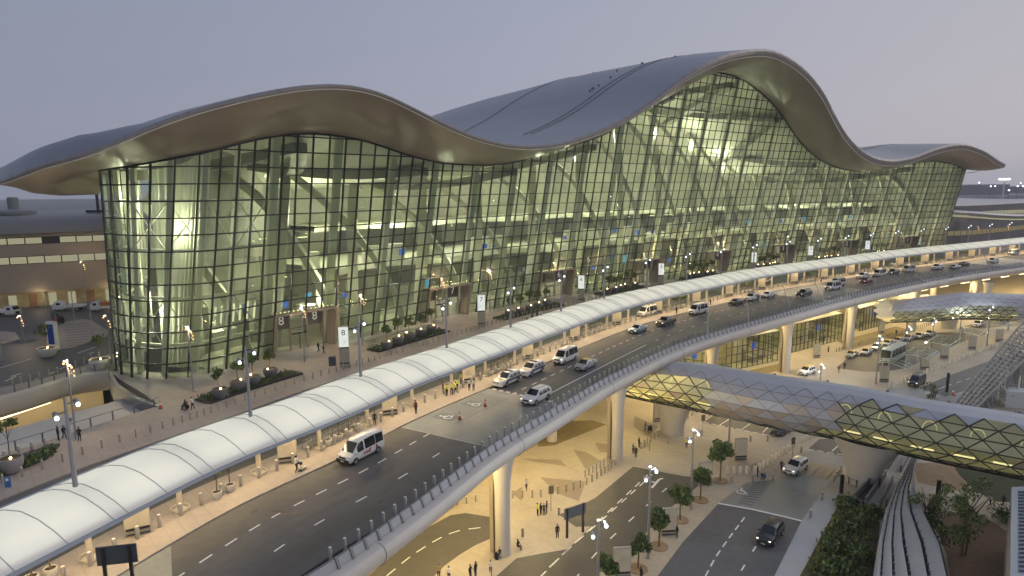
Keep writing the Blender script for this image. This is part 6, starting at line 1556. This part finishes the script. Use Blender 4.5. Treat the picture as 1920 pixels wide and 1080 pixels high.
# service trucks and forklift on the west deck
def truck(label, px, py, rz, load=None):
    t = thing('flatbed_truck', label, 'truck', G(px, py, .01), rz); q = [(.0, .45, 1.35, 2.25), (.3, .4, 1.4, 2.32), (1.7, .4, 1.4, 2.3), (2.25, .4, 1.25, 1.45), (2.35, .45, 1.1, 1.2)]
    b = MB(); b.grid([[(x + .6, y, z) for y, z in ((.95, a), (1., a + .2), (1., c), (.86, d), (0, d + .03), (-.86, d), (-1., c), (-1., a + .2), (-.95, a))] for x, a, c, d in q], close=True); b.face([(.6, y, z) for y, z in ((.95, .45), (1., 1.35), (.86, 2.25), (-.86, 2.25), (-1., 1.35), (-.95, .45))]); b.build('cab', PW_, t)
    b = MB(); b.face([(2.36, -.82, 2.27), (2.36, .82, 2.27), (2.87, .9, 1.5), (2.87, -.9, 1.5)]); b.build('windscreen', M_vglass, t)
    for s in (-1, 1): b = MB(); b.box((1.6, s * .98, 1.75), (.9, .04, .55)); b.build('side_window', M_vglass, t)
    b = MB(); b.box((-1.6, 0, .95), (4.2, 2.1, .16)); b.build('bed', M_white, t)
    for s in (-1, 1): b = MB(); b.box((-1.6, s * 1.03, 1.2), (4.2, .06, .4)); b.build('side_board', M_white, t)
    for x in (2.0, -2.4):
        for s in (-1, 1): wheel(x, s * .85, .42, t, .26)
    for s in (-1, 1): b = MB(); b.box((2.97, s * .7, .85), (.08, .3, .2)); b.build('headlight', M_hloff, t)
    if load: b = MB(); b.box((-1.2, 0, 1.7), (2.6, 1.7, 1.0)); b.build('load', load, t)
    return t
truck('white flatbed truck with low sides parked by the west wing', 128, 582, PI + .15); truck('white truck cut by the left picture edge', 12, 592, -.1); truck('orange loaded truck half hidden by the glass corner', 196, 583, PI, mat('orange_load', (.5, .17, .04), .6))
t = thing('forklift', 'red and black forklift standing by the striped island', 'forklift', G(108, 607, .13), PI * .95)
b = MB(); b.box((-.2, 0, .7), (1.7, 1.15, .7), 0, .85); b.build('chassis', mat('forklift_red', (.35, .05, .025), .4), t)
b = MB(); b.box((-.95, 0, .95), (.6, 1.1, .9), 0, .9); b.build('counterweight', M_dark, t)
b = MB(); [b.bar((x, y, 1.), (x * .9, y, 2.2), .09) for x in (-.8, .5) for y in (-.5, .5)]; b.box((-.15, 0, 2.24), (1.4, 1.1, .07)); b.build('overhead_guard', M_dark, t)
b = MB(); [b.bar((.95, y, .1), (.95, y, 2.5), .12) for y in (-.35, .35)]; [b.bar((.95, 0, z), (.951, .36, z), .1) for z in (.4, 1.4, 2.4)]; b.build('mast', M_rail, t)
b = MB(); [b.box((1.5, y, .12), (1.1, .14, .06)) for y in (-.3, .3)]; b.build('fork', M_dark, t)
for x in (.55, -.8):
    for s in (-1, 1): wheel(x, s * .55, .3, t, .24)
b = MB(); b.box((-.45, 0, 1.1), (.5, .5, .12)); b.box((-.7, 0, 1.4), (.12, .5, .55)); b.build('seat', M_trim, t)
# cones
M_cone = mat('cone_red', (.55, .07, .03), .5)
def cone(px, py, lb, z=.02, hh=.95):
    t = thing('traffic_cone', lb, 'cone', G(px, py, z)); b = MB(); b.box((0, 0, .03), (.46, .46, .06)); b.build('base', M_trim, t); b = MB(); b.lathe((0, 0, .06), [(.17, 0), (.04, hh - .1), (.03, hh)], 12); b.build('cone', M_cone, t); b = MB(); b.lathe((0, 0, .06 + hh * .4), [(.125, 0), (.10, hh * .22)], 12); b.build('white_band', M_white, t)
cone(862, 786, 'red and white cone nearest the minibus on the crossing slab'); cone(910, 762, 'red and white cone beside the white car on the crossing slab'); cone(301, 766, 'red and white cone at the head of the stair', .14, 1.1); cone(1787, 741, 'small cone at the edge of the service slab')
bpy.data.objects[-1] if False else None
# ---------------------------------------------------------------- people
M_skin = mat('skin', (.28, .15, .09), .6); M_hair = mat('hair', (.012, .010, .009), .6); M_shoe = mat('shoe', (.02, .018, .016), .5)
def cl(n, c): return mat('cloth_' + n, c, .85)
CW, CK, CN, CG, CV, CR, CB, CT, CD = cl('white', (.62, .62, .60)), cl('black', (.014, .014, .017)), cl('navy', (.02, .03, .07)), cl('grey', (.15, .15, .16)), cl('hi_vis', (.55, .60, .06)), cl('maroon', (.18, .03, .025)), cl('blue', (.06, .14, .32)), cl('tan', (.30, .22, .14)), cl('denim', (.05, .07, .12))
def body(pose):
    V = []; R = []; E = []; Lb = []
    def a(p, r, par=None, lab='s'):
        V.append(Vector(p)); R.append(r if hasattr(r, '__len__') else (r, r))
        if par is not None: E.append((par, len(V) - 1)); Lb.append(lab)
        return len(V) - 1
    sit = pose == 'sit'; dz = -.47 if sit else 0
    lean_ = {'push': .10, 'walk': .04}.get(pose, 0)
    P0 = a((0, 0, .95 + dz), (.15, .11)); w = a((lean_ * .3, 0, 1.12 + dz), (.14, .10), P0, 's'); ch = a((lean_ * .7, 0, 1.32 + dz), (.165, .115), w, 's'); nb = a((lean_, 0, 1.46 + dz), (.075, .07), ch, 's'); nk = a((lean_ + .01, 0, 1.53 + dz), (.052, .052), nb, 'k')
    h1 = a((lean_ + .02, 0, 1.61 + dz), (.078, .09), nk, 'k'); h2 = a((lean_ + .015, 0, 1.70 + dz), (.078, .092), h1, 'k'); a((lean_ + .005, 0, 1.755 + dz), (.045, .055), h2, 'k'); a((lean_ + .125, 0, 1.62 + dz), (.014, .014), h1, 'k')
    for s in (-1, 1):
        hip = a((0, s * .095, .90 + dz), (.095, .095), P0, 't')
        if sit: kn, an, toe = (.44, s * .12, .47), (.42, s * .12, .08), (.60, s * .13, .04)
        elif pose == 'walk': kn, an, toe = ((.17, s * .09, .50), (.27, s * .09, .09), (.43, s * .10, .06)) if s > 0 else ((.02, s * .09, .49), (-.27, s * .09, .15), (-.17, s * .1, .04))
        elif pose == 'push': kn, an, toe = ((.12, s * .09, .50), (.15, s * .09, .09), (.31, s * .10, .04)) if s > 0 else ((.0, s * .09, .49), (-.20, s * .09, .12), (-.08, s * .1, .04))
        else: kn, an, toe = (.015, s * .10, .49), (.0, s * .11, .08), (.15, s * .13, .04)
        k1 = a(kn, (.065, .065), hip, 't'); m_ = a(Vector(kn).lerp(Vector(an), .35), (.058, .058), k1, 't'); a1 = a(an, (.042, .042), m_, 't'); a(toe, (.042, .034), a1, 'h')
        shd = a((lean_ * .8, s * .19, 1.42 + dz), (.062, .062), ch, 's')
        if pose == 'push': el, wr = (.12, s * .24, 1.18), (.40, s * .22, 1.08)
        elif pose == 'walk': el, wr = ((-.10, s * .25, 1.17), (.06, s * .26, .97)) if s > 0 else ((.08, s * .25, 1.17), (.24, s * .24, 1.0))
        elif sit: el, wr = (.06, s * .24, 1.17 + dz), (.32, s * .15, 1.06 + dz)
        elif pose == 'phone' and s > 0: el, wr = (.06, s * .26, 1.18), (.26, s * .10, 1.30)
        else: el, wr = (-.02, s * .245, 1.16), (.04, s * .25, .91)
        e1 = a(el, (.045, .045), shd, 's'); w1 = a(wr, (.030, .027), e1, 's')
        d = (Vector(wr) - Vector(el)).normalized(); pl_ = a(Vector(wr) + d * .055, (.038, .020), w1, 'k')
        side = Vector((1, 0, 0)) if abs(d.z) > .6 else Vector((0, s, 0)); side = (side - d * side.dot(d)).normalized(); curl = d.cross(side) * (-s)
        for i, ln in enumerate((.075, .085, .08, .062)):
            o = side * ((i - 1.5) * .021); f1 = a(Vector(wr) + d * (.09 + ln * .35) + o + curl * .008, (.0095, .0095), pl_, 'k'); a(Vector(wr) + d * (.09 + ln * .85) + o + curl * .03, (.008, .008), f1, 'k')
        th = a(Vector(wr) + d * .05 + side * -.045, (.011, .011), pl_, 'k'); a(Vector(wr) + d * .09 + side * -.058 + curl * .02, (.009, .009), th, 'k')
    me = bpy.data.meshes.new('person'); me.from_pydata(V, E, []); o = bpy.data.objects.new('person', me); COL.objects.link(o)
    sk = o.modifiers.new('s', 'SKIN'); sk.use_smooth_shade = True; lay = me.skin_vertices[0].data
    for i, r in enumerate(R): lay[i].radius = r; lay[i].use_root = (i == 0)
    ss = o.modifiers.new('u', 'SUBSURF'); ss.levels = ss.render_levels = 1
    dg = bpy.context.evaluated_depsgraph_get(); dg.update(); nm = bpy.data.meshes.new_from_object(o.evaluated_get(dg), depsgraph=dg)
    bpy.data.objects.remove(o)
    nm.materials.clear(); [nm.materials.append(x) for x in (CW, CK, M_skin, M_shoe)]
    seg = [(V[i], V[j], {'s': 0, 't': 1, 'k': 2, 'h': 3}[l]) for (i, j), l in zip(E, Lb)]
    for p in nm.polygons:
        c = p.center; best = 9
        for u, w_, l in seg:
            d = w_ - u; t_ = max(0, min(1, (c - u).dot(d) / max(1e-9, d.length_squared))); q = (c - u - d * t_).length - (.05 if l < 2 and d.length > .1 else 0)
            if q < best: best = q; p.material_index = l
    nm.name = 'person_' + pose
    b = MB(); rows = []
    hx = lean_
    for k in range(6):
        an_ = k / 5 * PI * .62; rr = math.sin(an_) * .098; z = 1.675 + dz + math.cos(an_) * .098
        rows.append([(hx - .004 + rr * math.cos(2 * PI * i / 12) * 1.05 - .012 * k * .6, rr * math.sin(2 * PI * i / 12) * .92, z + (.035 if math.cos(2 * PI * i / 12) > .3 and k > 2 else 0)) for i in range(12)])
    b.grid(rows, close=True); ho = b.build('hair', M_hair, None, smooth=True); hm = ho.data; bpy.data.objects.remove(ho)
    return nm, hm
BODY = {p: body(p) for p in ('stand', 'walk', 'push', 'sit', 'phone')}
def person(pose, loc, rz, top, leg, label, sc=1., hat=None, group=None):
    nm, hm = BODY[pose]; o = bpy.data.objects.new('person', nm); COL.objects.link(o)
    for i, m in ((0, top), (1, leg)): o.material_slots[i].link = 'OBJECT'; o.material_slots[i].material = m
    h = bpy.data.objects.new('hair', hm); COL.objects.link(h); h.parent = o
    if hat: h.material_slots[0].link = 'OBJECT'; h.material_slots[0].material = hat; h.name = 'cap'
    o.location = loc; o.rotation_euler.z = rz; o.scale = (sc,) * 3; return tag(o, label, 'person', group)
U = lambda x, y: G(x, y, .14)
PEO = [
 ('push', U(556,886), 1.0, CW, CK, 'person in white top pushing a luggage trolley along the canopy kerb'), ('stand', U(780,776), -.6, CR, CK, 'person in maroon coat standing on the kerb before the crossing slab'), ('stand', U(703,799), -1.0, CK, CK, 'person in black suit standing beside the white minibus'),
 ('stand', U(831,739), .2, CR, CK, 'person in maroon shirt beside the high visibility group'), ('stand', U(838,743), 2.4, CV, CK, 'person in yellow vest at the left of the kerb group'), ('phone', U(847,741), -1.2, CV, CN, 'person in yellow vest in the middle of the kerb group'), ('walk', U(855,738), 3.0, CV, CK, 'person in yellow vest turning away in the kerb group'), ('stand', U(864,721), .6, CV, CG, 'person in yellow vest behind the kerb group'),
 ('stand', U(880,733), -.8, CW, CN, 'person in white shirt left of the pair by the tall map board'), ('phone', U(888,733), -2.2, CW, CD, 'person in white shirt right of the pair by the tall map board'), ('stand', U(857,733), 1.9, CV, CK, 'person in yellow vest at the right of the kerb group'),
 ('push', U(362,768), PI - .1, CW, CK, 'person in white shirt pushing a wheelchair across the plaza'), ('stand', U(110,826), .3, CK, CK, 'person in black leaning at the handrail'), ('walk', U(121,824), -.5, CK, CN, 'person in dark suit walking past the handrail'), ('phone', U(150,828), -1.4, CK, CK, 'person in black standing with hands raised by the lamp post'),
 ('walk', U(597,660), .8, CK, CK, 'person in black at the doors of entrance 8'), ('walk', U(607,664), .7, CN, CK, 'person with a dark coat entering entrance 8'),
 ('stand', U(988,604), 1., CW, CK, 'first person of the dark group by the plaza tubs'), ('stand', U(998,602), 2.4, CK, CK, 'person in black in the group by the plaza tubs'), ('walk', U(1007,599), -.8, CK, CG, 'person walking in the group by the plaza tubs'), ('stand', U(1015,597), -2., CW, CD, 'last person of the group by the plaza tubs'),
 ('stand', U(1268,589), -.9, CK, CK, 'person in black waiting at the kerb behind the pickup'), ('stand', U(1332,572), -.9, CT, CK, 'person in tan waiting beside the ambulance'), ('stand', U(1620,515), -.9, CR, CK, 'person in maroon by the far map board'), ('stand', U(1528,532), -.9, CR, CK, 'person in red top near the far slab'), ('walk', U(1539,531), -.9, CG, CK, 'person in grey walking near the far slab')]
W_ = lambda x, y: GL(x, y, .015)
PEO += [
 ('walk', W_(987,919), -1.9, CW, CK, 'person in white shirt walking alone over the arrivals plaza'), ('stand', W_(1008,968), .4, CV, CN, 'person in green vest left of the huddle on the arrivals plaza'), ('stand', W_(1014,966), -2.6, CK, CK, 'person in black inside the huddle on the arrivals plaza'), ('phone', W_(1020,967), -1.5, CN, CK, 'person in navy inside the huddle on the arrivals plaza'), ('stand', W_(1025,964), 2.9, CN, CN, 'person all in navy right of the huddle on the arrivals plaza'),
 ('stand', W_(1045,1009), -1.2, CK, CK, 'person in black standing by the direction sign'), ('sit', W_(971,1030), -.6, CK, CK, 'person in black sitting at the foot of the near column'), ('sit', W_(937,1045), -2.4, CK, CG, 'person sitting left of the near column'),
 ('stand', W_(823,1086), -1.8, CT, CK, 'person in tan at the lower picture edge'), ('stand', W_(842,1090), 1.2, CW, CK, 'person with dark trousers second from the lower edge group left'), ('phone', W_(882,1086), -.6, CK, CK, 'person in black facing another at the lower picture edge'), ('stand', W_(892,1082), 2.6, CK, CN, 'person in dark coat at the lower picture edge'), ('walk', W_(920,1078), -1.6, CW, CD, 'person in white top with jeans near the lower picture edge'),
 ('stand', W_(1192,858), -1.4, CK, CK, 'person in black by the bollards below the second column'), ('stand', W_(1198,840), .4, CK, CN, 'person behind the bollards below the second column'), ('phone', W_(1187,851), .9, CG, CK, 'person in grey close to the second column'), ('stand', W_(1218,846), 2.8, CT, CT, 'person in tan standing apart from the second column'),
 ('push', W_(1209,809), -.2, CK, CK, 'person in black pushing a loaded trolley near the flared pier'), ('stand', W_(1152,764), 1.2, CW, CG, 'person in white behind the tall column by the garden gravel'), ('stand', W_(1269,1009), -2.8, CK, CD, 'person leaning beside the map board at the road kerb'), ('stand', W_(1202,1090), .5, CK, CK, 'person in black under the kerb trees at the lower edge'),
 ('stand', W_(1287,841), -1.5, CV, CN, 'person in yellow vest beside the cool lamp post'), ('stand', W_(1420,895), -.5, CK, CK, 'person in black beside the blue trolley'), ('walk', W_(1465,884), -2.2, CN, CN, 'person in navy walking before the white car'),
 ('stand', W_(1647,923) + Vector((0, 0, .6)), -2.2, CK, CK, 'person in black on the grey ramp'), ('stand', W_(1756,928), 2.9, CW, CK, 'person in white top beside the garden pylon'), ('walk', W_(1855,951), -.1, CW, CK, 'person in white striding along the garden path'), ('walk', W_(1881,951), PI, CN, CK, 'person in navy walking toward the path edge'),
 ('walk', W_(1680,629), 1., CK, CK, 'person in black in front of the middle glass pavilion'), ('stand', W_(1553,661), 2., CT, CK, 'person in tan beside the near glass pavilion'), ('stand', W_(1583,693), .8, CK, CK, 'person in black in front of the taxi rank'), ('walk', W_(1803,624), .2, CK, CK, 'person in black crossing towards the far pier'), ('stand', W_(1366,782), .3, CK, CK, 'person in black in the shade below the footbridge'), ('walk', W_(1330,780), .3, CK, CN, 'person walking in the shade below the footbridge'), ('stand', W_(1572,700), .3, CR, CT, 'person in maroon behind the footbridge roof')]
for pose, loc, rz, top, leg, lb in PEO: person(pose, loc, rz, top, leg, lb, random.uniform(.95, 1.05))
# trolleys, wheelchair and luggage
def trolley(loc, rz, lb, load=None):
    t = thing('luggage_trolley', lb, 'trolley', loc, rz)
    b = MB(); b.box((0, 0, .22), (.85, .5, .04)); [b.bar((-.38, y, .2), (-.5, y, 1.02), .04) for y in (-.24, .24)]; b.bar((-.5, -.26, 1.02), (-.5, .26, 1.02), .05); b.bar((.4, -.22, .22), (.4, .22, .5), .03); b.build('frame', M_steel, t)
    for x, y in ((-.35, -.2), (-.35, .2), (.35, 0)): b = MB(); b.lathe((x, y, .02), [(.07, 0), (.07, .12)], 8); b.build('wheel', M_tyre, t)
    b = MB(); b.box((-.3, 0, .8), (.2, .44, .25)); b.build('basket', M_trim, t); return t
q = U(556,886); trolley(q + Vector((.42, .68, 0)), 1.0, 'empty steel luggage trolley pushed along the canopy kerb')
q = W_(1209,809); trolley(q + Vector((.85, -.18, 0)), -.2, 'luggage trolley near the flared pier stacked with dark bags')
b = MB(); b.box((0, 0, .5), (.7, .45, .5)); b.box((.05, 0, .9), (.55, .4, .3)); o = b.build('suitcase', CK, loc=q + Vector((.85, -.18, 0))); tag(o, 'dark suitcases lying on the trolley near the flared pier', 'luggage')
q = W_(1431,898); trolley(q, .9, 'luggage trolley carrying a blue bag near the kerb bollards'); b = MB(); b.box((0, 0, .55), (.6, .42, .6), 0, .85); o = b.build('bag', CB, loc=q); tag(o, 'blue bag lying on the trolley near the kerb bollards', 'luggage')
q = U(347,768); t = thing('wheelchair', 'dark wheelchair pushed across the plaza', 'wheelchair', q, PI - .1)
b = MB(); b.box((0, 0, .52), (.45, .45, .06)); b.box((-.22, 0, .78), (.05, .45, .5)); b.build('seat', M_trim, t); b = MB()
for s in (-1, 1): b.bar((-.25, s * .24, .95), (-.42, s * .24, .98), .04); b.bar((.2, s * .22, .5), (.45, s * .2, .12), .04)
b.build('frame', M_steel, t)
for s in (-1, 1): wheel(-.12, s * .28, .3, t, .05)
person('sit', q + Vector((.05, 0, .06)), PI - .1, CK, CG, 'person in dark clothes sitting in the wheelchair')
q = W_(931,1048); b = MB(); b.box((0, 0, .35), (.35, .5, .7), .4, .9); o = b.build('suitcase', CK, loc=q); tag(o, 'black suitcase standing left of the near column', 'luggage')
# ---------------------------------------------------------------- sky and light
W = bpy.data.worlds.new('World'); scene.world = W; W.use_nodes = True
nt = W.node_tree; bg = nt.nodes['Background']
sky = nt.nodes.new('ShaderNodeTexSky'); sky.sky_type = 'NISHITA'; sky.sun_disc = False
SUN_E, SUN_R = math.radians(4), math.radians(75)
sky.sun_elevation = SUN_E; sky.sun_rotation = SUN_R; sky.dust_density = 3.; sky.air_density = 1.4; sky.ozone_density = 3
tc = nt.nodes.new('ShaderNodeTexCoord'); sx = nt.nodes.new('ShaderNodeSeparateXYZ'); nt.links.new(tc.outputs['Generated'], sx.inputs[0])
rp = nt.nodes.new('ShaderNodeValToRGB'); cr = rp.color_ramp
cr.elements[0].position = 0; cr.elements[0].color = (.385, .37, .445, 1)
cr.elements[1].position = 1; cr.elements[1].color = (.20, .24, .36, 1)
for p, c in ((.06, (.395, .385, .455)), (.25, (.36, .37, .45)), (.55, (.29, .32, .42))):
    e_ = cr.elements.new(p); e_.color = (*c, 1)
nt.links.new(sx.outputs['Z'], rp.inputs['Fac'])
mr = nt.nodes.new('ShaderNodeMapRange'); mr.inputs['From Min'].default_value = -.75; mr.inputs['From Max'].default_value = .75
nt.links.new(sx.outputs['X'], mr.inputs['Value'])
r2 = nt.nodes.new('ShaderNodeValToRGB'); r2.color_ramp.elements[0].color = (.67, .735, .80, 1); r2.color_ramp.elements[1].color = (1.28, 1.23, 1.12, 1)
e_ = r2.color_ramp.elements.new(.5); e_.color = (.95, .98, 1.02, 1)
nt.links.new(mr.outputs['Result'], r2.inputs['Fac'])
mu_ = nt.nodes.new('ShaderNodeMixRGB'); mu_.blend_type = 'MULTIPLY'; mu_.inputs['Fac'].default_value = 1
nt.links.new(rp.outputs['Color'], mu_.inputs[1]); nt.links.new(r2.outputs['Color'], mu_.inputs[2])
vs = nt.nodes.new('ShaderNodeMixRGB'); vs.blend_type = 'ADD'; vs.inputs['Fac'].default_value = .012
nt.links.new(mu_.outputs[0], vs.inputs[1]); nt.links.new(sky.outputs[0], vs.inputs[2])
nt.links.new(vs.outputs[0], bg.inputs['Color']); bg.inputs['Strength'].default_value = 1.0
sl = bpy.data.lights.new('sun', 'SUN'); sl.energy = 1.0; sl.angle = math.radians(60); sl.color = (1., .93, .88)
so = bpy.data.objects.new('sun', sl); COL.objects.link(so)
sd = Vector((math.sin(SUN_R) * math.cos(SUN_E), math.cos(SUN_R) * math.cos(SUN_E), math.sin(math.radians(48))))
so.rotation_euler = (-sd).to_track_quat('-Z', 'Y').to_euler()
vw = scene.view_settings; scene.display_settings.display_device = 'sRGB'
vw.view_transform = 'Standard'; vw.look = 'None'; vw.exposure = 0.; vw.gamma = 1; vw.use_curve_mapping = False
cy_ = scene.cycles
cy_.use_denoising = True
try: cy_.denoiser = 'OPENIMAGEDENOISE'
except Exception: pass
cy_.max_bounces = 8; cy_.diffuse_bounces = 3; cy_.glossy_bounces = 3; cy_.transmission_bounces = 4; cy_.transparent_max_bounces = 12
cy_.sample_clamp_indirect = 4.; cy_.sample_clamp_direct = 0; cy_.caustics_reflective = False; cy_.caustics_refractive = False
cy_.use_light_tree = True

# ---------------------------------------------------------------- evening haze
hb = MB(); hb.box((0, 1670, (ZL - 1 + 78) / 2), (5300, 3560, 78 - (ZL - 1)))
M_haze = bpy.data.materials.new('haze'); M_haze.use_nodes = True; nt = M_haze.node_tree
nt.nodes.remove(nt.nodes['Principled BSDF']); pv = nt.nodes.new('ShaderNodeVolumePrincipled')
pv.inputs['Color'].default_value = (.86, .89, .95, 1); pv.inputs['Density'].default_value = .00016; pv.inputs['Anisotropy'].default_value = .2
nt.links.new(pv.outputs[0], nt.nodes['Material Output'].inputs['Volume'])
hz = hb.build('haze', M_haze); hz['kind'] = 'stuff'; hz['label'] = 'thin evening haze over the airport'
cy_.volume_bounces = 1
